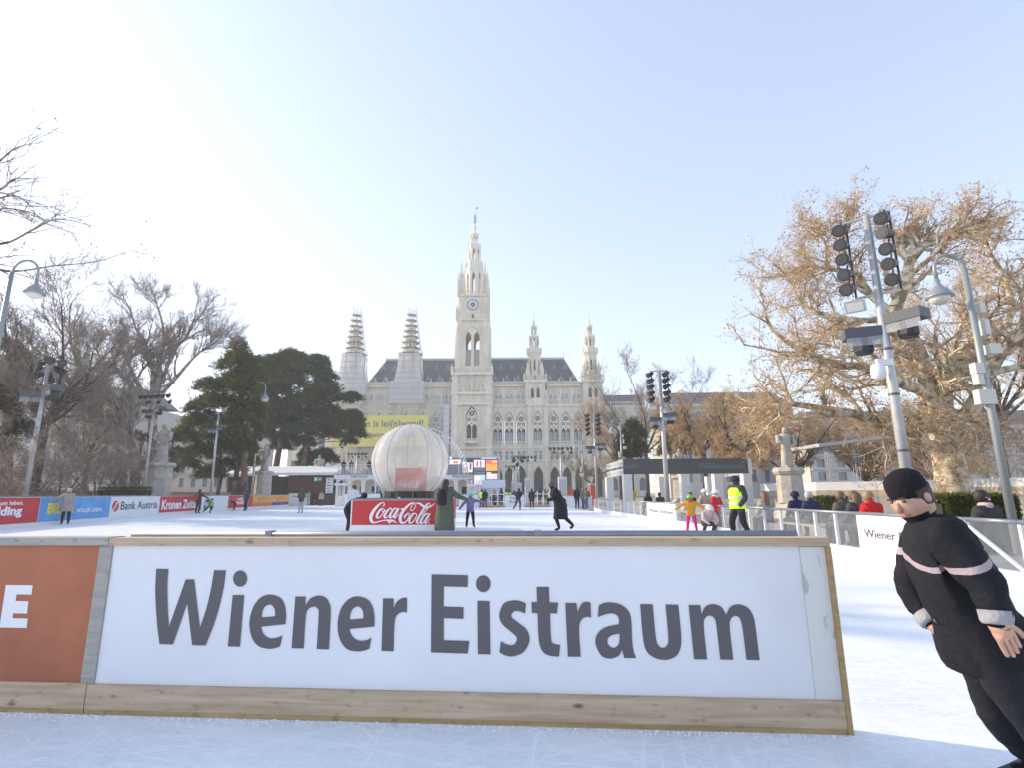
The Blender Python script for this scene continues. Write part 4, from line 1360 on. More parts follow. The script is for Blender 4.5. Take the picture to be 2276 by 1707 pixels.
# glass boards on the right
GB0, GB1 = Vector((7.10, 1.5, 0)), Vector((5.86, 40.2, 0))
GB_D = (GB1 - GB0).normalized()
GB_N = Vector((-GB_D.y, GB_D.x, 0)).normalized()
if GB_N.x > 0: GB_N = -GB_N
def gb(u, v=1170): return on_plane(u, v, GB0, GB_N)
GB_TOP = on_plane(1903, 1142, GB0, GB_N).z
print('GB_TOP', GB_TOP, 'LB_TOP', LB_TOP)
M_WHITEFRAME = mat('white_frame', (0.70, 0.71, 0.71), 0.4, 0.1)
def glass_board(label, p0, p1, solid=False, txt=None, posts=3, brace=False):
    t = thing('glass_board', label, 'rink board', (p0.x, p0.y, 0), 0, 'boards along the right side')
    L_ = Vector((p0.x, p0.y, 0))
    a, b = p0 - L_, p1 - L_
    a.z = b.z = 0
    d = b - a
    slab(MB(), a, b, 0, .20, .09, -GB_N).build('base', M_WHITE, t)
    rl = MB().tube([a + Vector((0, 0, GB_TOP)) - GB_N * .04, b + Vector((0, 0, GB_TOP)) - GB_N * .04], .032, 8)
    rl.build('top_rail', M_STEEL, t, smooth=True)
    if solid:
        slab(MB(), a + d * .01, b - d * .01, .201, GB_TOP - .03, .03, -GB_N).build('panel', M_WHITE, t)
    else:
        slab(MB(), a + d * .01 - GB_N * .03, b - d * .01 - GB_N * .03, .201, GB_TOP - .03, .008, -GB_N).build('glass_pane', M_GLASS, t)
    for k in range(posts):
        q = a + d * (k / posts)
        slab(MB(), q + GB_N * .005, q + d.normalized() * .045 + GB_N * .005, .2, GB_TOP - .033, .06, -GB_N).build('post', M_WHITEFRAME, t)
    if brace:
        MB().obox(a + Vector((0, 0, GB_TOP - .03)) + GB_N * .01, b + Vector((0, 0, .22)) + GB_N * .01, .045, .045).build('brace', M_WHITEFRAME, t)
    if txt:
        A = p0 + d * .93; B = p0 + d * .07
        A.z = B.z = GB_TOP * .48
        fit_text(t, txt, p0 + d * .08 + Vector((0, 0, GB_TOP * .5)), p0 + d * .92 + Vector((0, 0, GB_TOP * .5)), GB_TOP * .17, GB_N, M_INK, .012, off=.008)
    return t
def gbp(u): 
    p = gb(u); return Vector((p.x, p.y, 0))
G_ = [(1322, 1352), (1352, 1398), (1398, 1440)]
for k, (u0, u1) in enumerate(G_):
    glass_board(['glass rink board farthest along the right side', 'second glass rink board from the far corner on the right', 'glass rink board just before the far white board on the right'][k], gbp(u0), gbp(u1))
glass_board('white rink board with faint lettering left of the yellow jacket child', gbp(1440), gbp(1504), True, 'Wiener Eistraum', 1)
glass_board('glass rink board behind the child in yellow jacket and helmeted children', gbp(1504), gbp(1610), posts=3)
glass_board('glass rink board behind the skater in yellow safety vest', gbp(1610), gbp(1735), posts=4)
glass_board('glass rink board right of the safety vest with dark mirrored lettering', gbp(1735), gbp(1906), posts=4)
glass_board('bright white rink board reading Wiener Eistraum beside the black clad skater', gbp(1906), gbp(2105), True, 'Wiener Eistraum', 1)
glass_board('glass rink gate with a slanting white brace at the right edge', gbp(2143), gbp(2262), posts=1, brace=True)
glass_board('glass rink board between the white board and the braced gate', gbp(2105), gbp(2143), posts=1)
glass_board('glass rink board cut by the right edge of the picture', gbp(2262), Vector((7.09, 1.8, 0)), posts=4)
# ------------------------------------------------------------------ globe in its red enclosure
COKE = [
 [(590,300,18),(625,285,26),(637,245,20),(605,214,22),(530,235,36),(430,330,60),(340,450,74),(287,570,80),(290,660,75),(330,715,52),(400,728,30),(520,694,28),(650,668,26),(770,668,42),(870,685,45),(965,748,5)],
 [(705,676,10),(740,700,40),(770,757,4)],[(840,690,10),(800,700,36),(770,757,4)],
 [(600,360,24),(530,395,42),(455,510,52),(437,585,48),(480,606,32),(560,545,25),(622,440,24),(632,385,20),(600,360,20)],
 [(560,390,14),(590,445,16),(630,445,16),(680,400,14)],
 [(812,400,34),(822,362,20),(780,360,30),(700,440,46),(637,560,52),(655,602,36),(720,580,24),(790,505,14)],
 [(965,365,24),(885,375,40),(800,500,52),(780,580,50),(812,602,30),(880,530,24),(955,410,24)],
 [(1005,358,50),(935,480,52),(888,572,54),(918,602,30),(1015,490,12)],
 [(1062,388,40),(1125,364,40)],
 [(1148,625,10),(1168,565,44),(1230,500,32),(1278,498,24),(1275,570,24),(1220,680,30),(1130,737,42),(1060,705,70),(1047,600,78),(1090,480,72),(1190,345,56),(1300,250,46),(1380,222,34),(1440,245,20),(1438,310,18),(1390,395,20),(1340,418,20),(1312,392,18),(1340,310,18),(1405,250,14),(1490,226,30),(1560,242,50),(1640,300,56),(1720,335,60),(1800,320,45),(1880,280,28),(1945,222,5)],
 [(1440,488,24),(1370,510,42),(1298,620,52),(1280,712,50),(1322,742,32),(1400,680,25),(1462,570,24),(1472,512,20),(1440,488,20)],
 [(1820,292,18),(1803,236,24),(1745,250,40),(1640,400,52),(1540,560,52),(1478,690,52),(1492,738,40),(1545,718,18),(1610,640,12)],
 [(1822,275,14),(1760,360,22),(1600,535,18)],
 [(1765,498,24),(1690,512,42),(1600,640,52),(1572,722,50),(1602,747,30),(1680,680,24),(1755,550,24)],
 [(1812,490,50),(1742,610,52),(1690,712,54),(1722,744,30),(1818,622,12)],
]
def stroke(pts, sub=5):
    out = []
    n = len(pts)
    for i in range(n - 1):
        p0, p1, p2, p3 = (Vector(pts[max(0, min(n - 1, i + k))]) for k in (-1, 0, 1, 2))
        for k in range(sub):
            t = k / sub
            out.append(.5 * ((2 * p1) + (p2 - p0) * t + (2 * p0 - 5 * p1 + 4 * p2 - p3) * t * t + (-p0 + 3 * p1 - 3 * p2 + p3) * t**3))
    out.append(Vector(pts[-1]))
    return out
def coke_logo(parent, m, place, name='script_lettering'):
    """place(x, y, k): drawing units -> position on the face, k = layer"""
    mb = MB()
    for k, st in enumerate(COKE):
        P = stroke(st)
        V = []
        for i, p in enumerate(P):
            d = (P[min(i + 1, len(P) - 1)] - P[max(i - 1, 0)]); d.z = 0
            d.normalize()
            w = max(2.0, p.z) / 2
            V += [place(p.x - d.y * w, p.y + d.x * w, k), place(p.x + d.y * w, p.y - d.x * w, k)]
        mb.add(V, [(2 * i, 2 * i + 1, 2 * i + 3, 2 * i + 2) for i in range(len(P) - 1)])
    return mb.build(name, m, parent)

BX0, BXR, BXF = gp(779, 1192), gp(982, 1193), gp(1012.5, 1173)
BY = 17.2
bx0, bx1 = px(779, 1150, BY).x, px(981, 1150, BY).x
BD = 4.3
box = thing('globe_enclosure', 'red and white enclosure with white script lettering round the globe', 'enclosure', (bx0, BY, 0))
bw = bx1 - bx0
zt = px(880, 1110, BY).z
zr0 = px(880, 1167.5, BY).z
for nm, a, b in (('front_board', (0, 0), (bw, 0)), ('side_board', (bw, 0), (bw, BD)), ('side_board', (0, BD), (0, 0)), ('back_board', (bw, BD), (0, BD))):
    d = Vector((b[0] - a[0], b[1] - a[1], 0)).normalized()
    back = Vector((-d.y, d.x, 0))
    slab(MB(), Vector((*a, 0)) + d * .002, Vector((*b, 0)) - d * .002, 0, zt - .03, .06, back).build(nm, M_WHITE, box)
    slab(MB(), Vector((*a, 0)) - back * .02, Vector((*b, 0)) - back * .02, zt - .028, zt + .02, .1, back).build('top_rail', M_RAILG, box)
    slab(MB(), Vector((*a, 0)) + d * .04 - back * .004, Vector((*b, 0)) - d * .04 - back * .004, zr0, zt - .04, .003, back).build('red_banner', M_RED, box)
def pl_front(x, y, k):
    p = px(800 + x / 11.642, 1100 + y / 11.642, BY)
    return (p.x - bx0, -.012 - .0006 * k, p.z)
coke_logo(box, M_WHITEINK, pl_front)
MB().box(bw * .52, bw * .52 + .05, -.03, .04, zt + .02, zt + .06).build('rail_clip', M_WHITE2, box)
dt = MB().add([pl_front(1795 + 18 * math.cos(k * math.pi / 5), 735 + 18 * math.sin(k * math.pi / 5), 0) for k in range(10)], [tuple(range(10))[::-1]])
dt.build('mark_dot', mat('pink_ink', (.7, .35, .38), .5), box)

GY = 19.2
gc = px(912.5, 1027, GY)
gr = (px(996, 1027, GY).x - px(829, 1027, GY).x) / 2
globe = thing('inflatable_globe', 'big transparent inflatable globe with seams on a black drum', 'inflatable globe', (gc.x, GY, 0))
zd = px(912, 1093, GY).z
def veil_material():
    m = bpy.data.materials.new('clear_vinyl')
    m.use_nodes = True
    t = m.node_tree; N = t.nodes.new; L = t.links.new
    t.nodes.clear()
    out = N('ShaderNodeOutputMaterial')
    tr = N('ShaderNodeBsdfTransparent'); tr.inputs[0].default_value = (.97, .965, .94, 1)
    df = N('ShaderNodeBsdfDiffuse'); df.inputs[0].default_value = (.88, .865, .82, 1)
    tl = N('ShaderNodeBsdfTranslucent'); tl.inputs[0].default_value = (.88, .865, .82, 1)
    gl = N('ShaderNodeBsdfGlossy'); gl.inputs['Roughness'].default_value = .12
    a = N('ShaderNodeMixShader'); a.inputs[0].default_value = .45; L(df.outputs[0], a.inputs[1]); L(tl.outputs[0], a.inputs[2])
    b = N('ShaderNodeMixShader'); b.inputs[0].default_value = .18; L(a.outputs[0], b.inputs[1]); L(gl.outputs[0], b.inputs[2])
    lw = N('ShaderNodeLayerWeight'); lw.inputs['Blend'].default_value = .35
    mr = N('ShaderNodeMapRange'); mr.inputs['To Min'].default_value = .30; mr.inputs['To Max'].default_value = .85
    L(lw.outputs['Facing'], mr.inputs['Value'])
    c = N('ShaderNodeMixShader'); L(mr.outputs[0], c.inputs[0]); L(tr.outputs[0], c.inputs[1]); L(b.outputs[0], c.inputs[2])
    tc = N('ShaderNodeTexCoord')
    nz = N('ShaderNodeTexNoise'); nz.inputs['Scale'].default_value = 1.6; nz.inputs['Detail'].default_value = 3
    L(tc.outputs['Object'], nz.inputs['Vector'])
    bp = N('ShaderNodeBump'); bp.inputs['Strength'].default_value = .35; bp.inputs['Distance'].default_value = .15
    L(nz.outputs['Fac'], bp.inputs['Height'])
    for n_ in (df, tl, gl): L(bp.outputs[0], n_.inputs['Normal'])
    L(c.outputs[0], out.inputs[0])
    return m
M_VINYL = veil_material()
NP = 12
def gpt(t, ph, r_):
    rs = r_ * math.sin(ph)
    return (rs * math.cos(t), rs * math.sin(t), gc.z + r_ * math.cos(ph) * (gc.z - zd + .02) / (gr * .809) if math.cos(ph) < 0 else gc.z + r_ * math.cos(ph) * .985)
PH1 = math.pi * .80
for k in range(NP):
    mb = MB()
    n1, n2 = 5, 22
    V = []
    for i in range(n2 + 1):
        ph = .02 + (PH1 - .02) * i / n2
        for j in range(n1 + 1):
            t = 2 * math.pi * (k + j / n1) / NP + .1
            bulge = 1.0 + .012 * math.sin(math.pi * j / n1) * math.sin(ph)
            x, y, z = gpt(t, ph, gr * bulge)
            V.append((x, y, z))
    mb.add(V, [(i * (n1 + 1) + j, i * (n1 + 1) + j + 1, (i + 1) * (n1 + 1) + j + 1, (i + 1) * (n1 + 1) + j) for i in range(n2) for j in range(n1)])
    mb.build('vinyl_panel', M_VINYL, globe, smooth=True)
    sm = MB().tube([gpt(2 * math.pi * k / NP + .1, .02 + (PH1 - .02) * i / 24, gr * 1.003) for i in range(25)], .011, 5)
    sm.build('seam', mat('seam_tape', (.42, .41, .38), .6), globe)
zb = gpt(0, PH1, gr)[2]
rb = gr * math.sin(PH1) * 1.06
MB().lathe([(rb * 1.02, 0.0), (rb * 1.02, zb - .02), (rb * .98, zb + .02), (rb * .9, zb + .03)], 40).build('drum', mat('black_drum', (.012, .012, .014), .25), globe, smooth=False)
for k in range(10):
    t = k * 2 * math.pi / 10
    MB().box(-.012, .012, -.006, .006, .9, zb).build('drum_joint', M_RAILG, globe, loc=(rb * 1.03 * math.cos(t), rb * 1.03 * math.sin(t), 0)).rotation_euler.z = t + math.pi / 2
# red box inside the globe
rbx = thing('red_box', 'red box with white script lettering inside the globe', 'box', (gc.x, GY, zb + .03))
p0, p1 = px(877, 1092, GY - .45), px(941, 1040, GY - .45)
w2 = (p1.x - p0.x) / 2
cxr = (p0.x + p1.x) / 2 - gc.x
hb_ = px(900, 1041, GY - .45).z - zb - .03
MB().box(cxr - w2, cxr + w2, -.45, .35, 0, hb_).build('carton', M_RED, rbx)
coke_logo(rbx, M_WHITEINK, lambda x, y, k: (cxr - w2 * .86 + (x - 240) / 1700 * w2 * 1.72, -.46 - .0005 * k, hb_ * .46 - (y - 210) / 1700 * w2 * 1.72))
# ------------------------------------------------------------------ kiosk, gate, screen, huts
M_BROWN = mat('brown_boarding', (0.085, 0.045, 0.028), 0.7, var=0.25, vscale=2, stretch=(6, 6, .5))
M_DARK = mat('dark_interior', (0.03, 0.028, 0.026), 0.8)
M_BEIGE = mat('kiosk_wall', (0.56, 0.53, 0.47), 0.7, var=0.06)
M_TIMBER = wood_material('timber_boards', (0.30, 0.19, 0.10), (0.44, 0.30, 0.17), .3)
M_GREEN = mat('sign_green', (0.03, 0.30, 0.17), .5)

def kiosk(label, u0, u1, Y, arcs, sign):
    p0, p1 = px(u0, 1060, Y), px(u1, 1060, Y)
    zt, zf = px(u0, 1056.5, Y).z, px(u0, 1066, Y).z
    k = thing('kiosk', label, 'kiosk', (p0.x, Y, 0))
    w = p1.x - p0.x
    wall = MB()
    n = len(arcs)
    dx = w / n
    for i in range(n):
        c = (i + .5) * dx
        a = dx / 2 - .22
        V = [(c + a * math.cos(j * math.pi / 10), zf - .1 - a * .55 + a * .55 * math.sin(j * math.pi / 10)) for j in range(11)]
        outer = [(i * dx, 0)] + [(c - a, 0)] + V[::-1] + [(c + a, 0)] + [((i + 1) * dx, 0), ((i + 1) * dx, zf), (i * dx, zf)]
        P, T_ = fill([[(x, 0, z) for x, z in outer]])
        wall.add(P, T_)
        loop = [(c - a, 0)] + V[::-1] + [(c + a, 0)]
        m_ = len(loop)
        wall.add([(x, 0, z) for x, z in loop] + [(x, .35, z) for x, z in loop], [(j, j + 1, m_ + j + 1, m_ + j) for j in range(m_ - 1)])
    wall.build('arcade', M_WHITE2, k)
    MB().box(0, w, 2.4, 2.5, 0, zf).build('back_wall', M_BEIGE, k)
    MB().box(-.2, w + .2, -.35, 4.0, zf + .001, zt).build('fascia', M_WHITE, k)
    MB().box(-.25, w + .25, -.4, 4.1, zt + .001, zt + .08).build('roof_deck', M_RAILG, k)
    MB().box(.1, w - .1, .5, 1.0, 0, 1.15).build('counter', M_WHITE, k)
    for c in arcs:
        if c:
            i = arcs.index(c)
            x = (i + c) * dx
            MB().box(x - dx * .22, x + dx * .22, 2.32, 2.38, 1.35, zf - .85).build('hatch', M_DARK, k)
    fit_text(k, sign, Vector((p0.x + w * .36, Y - .36, zf + .16)), Vector((p0.x + w * .36 + 2.1, Y - .36, zf + .16)), .3, (0, -1, 0), M_INK, .01, off=.01)
    # roof terrace railing
    for x in np.arange(0.2, w, 1.6):
        MB().box(x - .03, x + .03, -.2, -.14, zt + .08, zt + 1.15).build('rail_post', M_WHITEFRAME, k)
    MB().box(.1, w, -.2, -.13, zt + 1.15, zt + 1.2).build('hand_rail', M_WHITEFRAME, k)
    MB().box(.15, w, -.17, -.155, zt + .1, zt + 1.05).build('rail_glass', M_GLASS, k)
    return k, zt
kL, ZT_K = kiosk('white arcaded kiosk left of the globe with people on its roof terrace', 748, 838, 64, [.35, .6, .5], 'Wiener Eistraum')
kR, _ = kiosk('white arcaded kiosk right of the globe under the curved truss', 985, 1042, 62, [.5, .55], 'Wiener Eistraum')

# brown hut with pale roof left of the kiosk
hY = 70
h0, h1 = px(508, 1060, hY), px(745, 1060, hY)
hut = thing('market_hut', 'long dark brown market hut with white roof behind the pine trunks', 'hut', (h0.x, hY, 0))
hw_ = h1.x - h0.x
hz = px(600, 1060, hY).z
MB().box(0, hw_ * .55, 0, .1, 0, hz).box(0, hw_, 3.4, 3.5, 0, hz).build('dark_front', M_DARK, hut)
for i in range(22):
    x0 = hw_ * .56 + i * (hw_ * .44) / 22
    MB().box(x0 + .01, x0 + hw_ * .44 / 22 - .01, -.02, .08, 0, hz + .12).build('plank', M_BROWN, hut)
for x in (.0, .17, .33, .5):
    MB().box(hw_ * x, hw_ * x + .25, -.12, -.01, 0, hz).build('post', M_BROWN, hut)
MB().add([(-.3, -.5, hz + .13), (hw_ + .2, -.5, hz + .13), (hw_ + .2, 4, hz + 1.2), (-.3, 4, hz + 1.2), (-.3, -.5, hz + .45), (hw_ + .2, -.5, hz + .45), (hw_ + .2, 4, hz + 1.5), (-.3, 4, hz + 1.5)],
         [(0, 1, 5, 4), (4, 5, 6, 7), (1, 2, 6, 5), (3, 0, 4, 7), (0, 3, 2, 1)]).build('roof', M_WHITE2, hut)
es = px(698, 1061, hY - .2)
sg = thing('exit_sign', 'small green emergency exit sign on the brown hut', 'sign', (es.x, hY - .2, 0))
e1, e2 = px(698, 1071, hY - .2), px(716, 1061, hY - .2)
MB().box(0, e2.x - e1.x, 0, .05, e1.z, e2.z).build('sign_plate', M_GREEN, sg)
sw_ = e2.x - e1.x; sh_ = e2.z - e1.z
MB().obox((sw_ * .58, -.02, e1.z + sh_ * .5), (sw_ * .86, -.02, e1.z + sh_ * .5), .02, sh_ * .16).add([(sw_ * .78, -.025, e1.z + sh_ * .2), (sw_ * .95, -.025, e1.z + sh_ * .5), (sw_ * .78, -.025, e1.z + sh_ * .8)], [(0, 1, 2)]).build('arrow', M_WHITEINK, sg)
MB().box(sw_ * .08, sw_ * .4, -.02, -.005, e1.z + sh_ * .15, e1.z + sh_ * .85).build('door_pictogram', M_WHITEINK, sg)
b1, b2 = px(723, 1097, hY - .2), px(741, 1063, hY - .2)
pp = thing('price_board', 'white notice board with lines of text on the brown hut', 'notice board', (b1.x, hY - .2, 0))
MB().box(0, b2.x - b1.x, 0, .06, b1.z, b2.z).build('plate', M_WHITE, pp)
for i in range(5):
    z = b2.z - .3 - i * .36
    MB().box(.15, (b2.x - b1.x) * rng.uniform(.5, .85), -.012, -.002, z, z + .1).build('text_line', mat('blue_ink', (.05, .09, .3), .5), pp)

# ticket booth left of the globe (small white door booth)
def booth(label, u0, u1, Y, vt, vb=None, open_=True):
    p0, p1 = px(u0, vt, Y), px(u1, vt, Y)
    b = thing('ticket_booth', label, 'booth', (p0.x, Y, 0))
    w, h = p1.x - p0.x, p0.z
    for x in (0, w - .09):
        for y in (0, 1.3):
            MB().box(x, x + .09, y, y + .09, 0, h - .25).build('post', M_WHITEFRAME, b)
    MB().box(-.15, w + .15, -.2, 1.6, h - .249, h).build('roof', M_WHITE, b)
    MB().box(.1, w - .1, 1.36, 1.385, .0, h - .26).build('rear_glass', M_GLASS, b)
    MB().box(.095, w - .095, .02, .06, 0, .9).build('lower_panel', M_WHITE2, b)
    MB().box(.095, w - .095, .03, .04, .901, h - .26).build('front_glass', M_GLASS, b)
    return b
booth('small white glazed booth between the brown hut and the kiosk', 747, 767, 61, 1075)
booth('white glazed ticket booth with counter under the screen', 1043, 1058, 56, 1077)

# wooden gate structures between the far boards
def gate(label, u0, u1, Y, vt, sign=None):
    p0, p1 = px(u0, vt, Y), px(u1, vt, Y)
    g_ = thing('rink_gate', label, 'gate', (p0.x, Y, 0))
    w, h = p1.x - p0.x, p0.z
    MB().box(0, w, -.3, 2.0, 0, .16).build('threshold', M_TIMBER, g_)
    n = 5
    for i in range(n):
        x = i * (w - .1) / (n - 1)
        MB().box(x, x + .1, -.05, .05, .161, h if i in (0, n - 1) else 1.5).build('post', M_WHITE2, g_)
    MB().box(.1, w - .1, -.03, .03, 1.2, 1.28).build('cross_rail', M_WHITE2, g_)
    MB().box(.1, w - .1, -.02, .02, .5, .56).build('cross_rail', M_WHITE2, g_)
    if sign:
        MB().box(.25, w + .1, -.1, -.051, h - .75, h).build('sign_band', mat('pale_blue_sign', (.55, .60, .68), .5), g_)
    return g_
gate('pale wooden rink gate with people behind it below the screen', 1065, 1121, 52.6, 1068, True)
gate('pale wooden rink gate right of the Exit board', 1166, 1222, 52.6, 1080)

# LED screen
sY = 82
s0, s1 = px(990, 1078, sY), px(1111, 1014, sY)
scr = thing('video_screen', 'large outdoor video screen with photo tiles in front of the tower', 'screen', (s0.x, sY, 0))
sw_, zs0, zs1 = s1.x - s0.x, s0.z, s1.z
MB().box(0, sw_, 0, .6, 0, zs1).build('housing', mat('screen_frame', (.60, .64, .70), .5), scr)
M_SCR = mat('screen_dark', (.035, .045, .06), .4, emit=(.018, .024, .034), emis=1.0)
MB().box(.28, sw_ - .28, -.05, -.001, zs0, zs1 - .3).build('display', M_SCR, scr)
def tile(u0, v0, u1, v1, c, nm='tile', o=.07):
    a, b = px(u0, v1, sY - o), px(u1, v0, sY - o)
    m_ = mat('screen_%d_%d_%d' % tuple(int(q * 100) for q in c), c, .4, emit=c, emis=.55)
    MB().box(a.x - s0.x, b.x - s0.x, -o - .01, -o, a.z, b.z).build(nm, m_, scr)
def c3(x, y): return 980 + x / 7.373, 1000 + y / 7.373
for x0, y0, x1, y1, c in [(140, 165, 320, 240, (.75, .70, .68)), (140, 255, 340, 295, (.05, .07, .1)), (355, 215, 520, 375, (.72, .66, .68)), (540, 170, 720, 295, (.72, .64, .64)), (738, 170, 925, 240, (.80, .14, .10)), (738, 238, 925, 350, (.85, .35, .06)),
                       (540, 415, 725, 580, (.55, .50, .52)), (745, 395, 925, 490, (.70, .52, .50)), (430, 400, 520, 560, (.30, .36, .42)), (650, 455, 725, 510, (.25, .62, .85)), (545, 310, 720, 345, (.10, .14, .19)), (545, 365, 720, 395, (.10, .14, .19)), (145, 125, 180, 155, (.7, .7, .72)), (360, 197, 425, 220, (.75, .75, .77)), (750, 375, 825, 392, (.75, .75, .77)), (660, 135, 915, 152, (.55, .58, .62))]:
    a, b = c3(x0, y0), c3(x1, y1)
    tile(a[0], a[1], b[0], b[1], c, o=.06 + rng.uniform(0, .02))
for (x0, y0, x1, y1, c) in [(205, 190, 280, 230, (.75, .16, .05)), (470, 225, 500, 330, (.06, .06, .08)), (380, 290, 440, 360, (.55, .25, .2)), (580, 190, 610, 280, (.45, .12, .12)), (640, 185, 665, 285, (.35, .1, .1)), (840, 185, 920, 215, (.95, .55, .1)), (560, 440, 640, 500, (.8, .78, .8)), (780, 410, 850, 470, (.85, .80, .80))]:
    a, b = c3(x0, y0), c3(x1, y1)
    tile(a[0], a[1], b[0], b[1], c, 'tile_figure', o=.10)

# curved white truss arching over the kiosks
tY = 66
tr_ = thing('truss_arch', 'curved white lattice truss arching behind the globe', 'truss', (0, tY, 0))
pa, pb = px(818, 1064, tY), px(1040, 1064, tY)
pk = px(928, 950, tY)
cx_, a_, zb_ = (pa.x + pb.x) / 2, (pb.x - pa.x) / 2, pa.z
def tp(t, off, y):
    return Vector((cx_ - (a_ + off) * math.cos(t), y, zb_ + (pk.z - zb_ + off) * math.sin(t)))
n = 40
for y in (0, .5):
    for off in (0, -.5):
        MB().tube([tp(math.pi * i / n, off, y) for i in range(n + 1)], .06, 5).build('chord', M_WHITEFRAME, tr_)
lc = MB()
for i in range(n):
    t0, t1 = math.pi * i / n, math.pi * (i + 1) / n
    for y in (0, .5):
        lc.tube([tp(t0, 0, y), tp(t1, -.5, y)], .03, 4)
    lc.tube([tp(t0, 0, 0), tp(t1, 0, .5)], .03, 4)
    lc.tube([tp(t0, -.5, 0), tp(t0, -.5, .5)], .03, 4)
lo = lc.build('lattice', M_WHITEFRAME, tr_)
lo['kind'] = 'stuff'

# welcome gate on the right
wY = 36.0
wg = thing('welcome_gate', 'dark grey entrance gate sign on white pillars reading Willkommen', 'gate', (0, wY, 0))
M_SLG = mat('gate_grey', (.085, .088, .085), .6, var=.06)
M_GATEINK = mat('gate_ink', (.12, .17, .22), .5)
def wp(cx, cy, Y=wY): return px(1330 + cx / 5.978, 1000 + cy / 5.978, Y)
a, b = wp(340, 318), wp(1975, 118)
za, zb2 = wp(1000, 325).z, wp(1000, 122).z
MB().box(a.x, b.x, 0, .12, za, zb2).build('sign_band', M_SLG, wg)
for s_, x0, x1, yb, yt in (('um', 330, 520, 245, 190), ('Willkommen', 1330, 1945, 258, 180)):
    A, B_ = wp(x0, yb), wp(x1, yb)
    fit_text(wg, s_, A, B_, (wp(x0, yt).z - A.z), (0, -1, 0), M_GATEINK, .02, off=.006)
dep = 6.5
for x in (a.x + .25, wp(1150, 300).x, wp(1590, 300).x, wp(1975, 300).x):
    MB().box(x - .28, x + .28, .0, .56, 0, za - .005).build('pillar', M_WHITE2, wg)
x2 = wp(115, 300, wY + dep).x
for x in (x2 + .2, wp(845, 300, wY + dep).x, wp(1480, 300, wY + dep).x):
    MB().box(x - .28, x + .28, dep, dep + .56, 0, za - .005).build('pillar', M_WHITE2, wg)
def truss(parent, A, B, h, w):
    A, B = Vector(A), Vector(B)
    d = B - A
    sd_ = Vector((d.y, -d.x, 0)).normalized() * w
    for o in (Vector((0, 0, 0)), Vector((0, 0, h))):
        for s_ in (Vector((0, 0, 0)), sd_):
            MB().tube([A + o + s_, B + o + s_], .03, 5).build('chord', M_WHITEFRAME, parent)
    n = max(3, int(d.length / .45))
    lt = MB()
    for i in range(n):
        p, q = A + d * (i / n), A + d * ((i + 1) / n)
        lt.tube([p, q + Vector((0, 0, h))], .016, 4)
        lt.tube([p + sd_, q + sd_ + Vector((0, 0, h))], .016, 4)
        lt.tube([p, q + sd_], .016, 4)
    l_ = lt.build('lattice', M_WHITEFRAME, parent)
    l_['kind'] = 'stuff'
truss(wg, (a.x - .05, .1, za), (x2, dep, za), .35, .3)
truss(wg, (a.x - .05, .1, zb2 - .4), (x2, dep, zb2 - .4), .35, .3)
truss(wg, (b.x + .05, .1, za), (b.x + .9, dep, za), .35, .3)
MB().box(b.x + .02, b.x + .26, -.02, .3, za, zb2).build('end_frame', M_WHITEFRAME, wg)

# white pillars (lit notice columns) at the far end
def pillar(label, c0, c1, y0, y1, Y):
    a, b = px(1080 + c0 / 5.267, 960 + y1 / 5.267, Y), px(1080 + c1 / 5.267, 960 + y0 / 5.267, Y)
    p = thing('notice_pillar', label, 'pillar', ((a.x + b.x) / 2, Y, 0))
    w = (b.x - a.x) / 2
    MB().box(-w, w, -w, w, 0, b.z).build('column', M_WHITE, p)
    MB().box(-w * .8, w * .8, -w - .02, -w - .005, b.z * .35, b.z * .9).build('poster', mat('pale_poster', (.55, .56, .62), .5), p)
pillar('widest white notice pillar below the T-shaped floodlight mast', 850, 942, 530, 750, 62)
pillar('white notice pillar second from the widest, under a floodlight mast', 455, 517, 545, 720, 74)
pillar('narrow white notice pillar with rounded top beyond the dark skater', 370, 416, 600, 720, 80)
pillar('small white notice pillar nearest the video screen', 300, 348, 585, 715, 84)

# red lettering stand and small red kiosk far right of the arcade
r0, r1 = px(1262, 1100, 62), px(1283, 1086, 62)
rs = thing('red_sign', 'red and white cut-out sign standing before the arcade', 'sign', (r0.x, 62, 0))
for i in range(6):
    x = (r1.x - r0.x) * i / 6
    MB().box(x, x + (r1.x - r0.x) / 7, 0, .1, .8, r1.z + rng.uniform(-.15, .25)).build('letter_panel', mat('coral_panel', (.75, .13, .09), .5), rs)
MB().box(0, r1.x - r0.x, .02, .08, 0, .799).build('stand', M_WHITE, rs)
r0, r1 = px(1313, 1104, 56), px(1324, 1078, 56)
rk = thing('red_kiosk', 'narrow red kiosk beside the bare orange tree', 'kiosk', (r0.x, 56, 0))
MB().box(0, r1.x - r0.x, 0, .6, 0, r1.z).build('body', mat('kiosk_red', (.55, .09, .05), .5, var=.1), rk)
MB().box(-.06, r1.x - r0.x + .06, -.06, .66, r1.z + .001, r1.z + .1).build('roof', M_WHITE, rk)

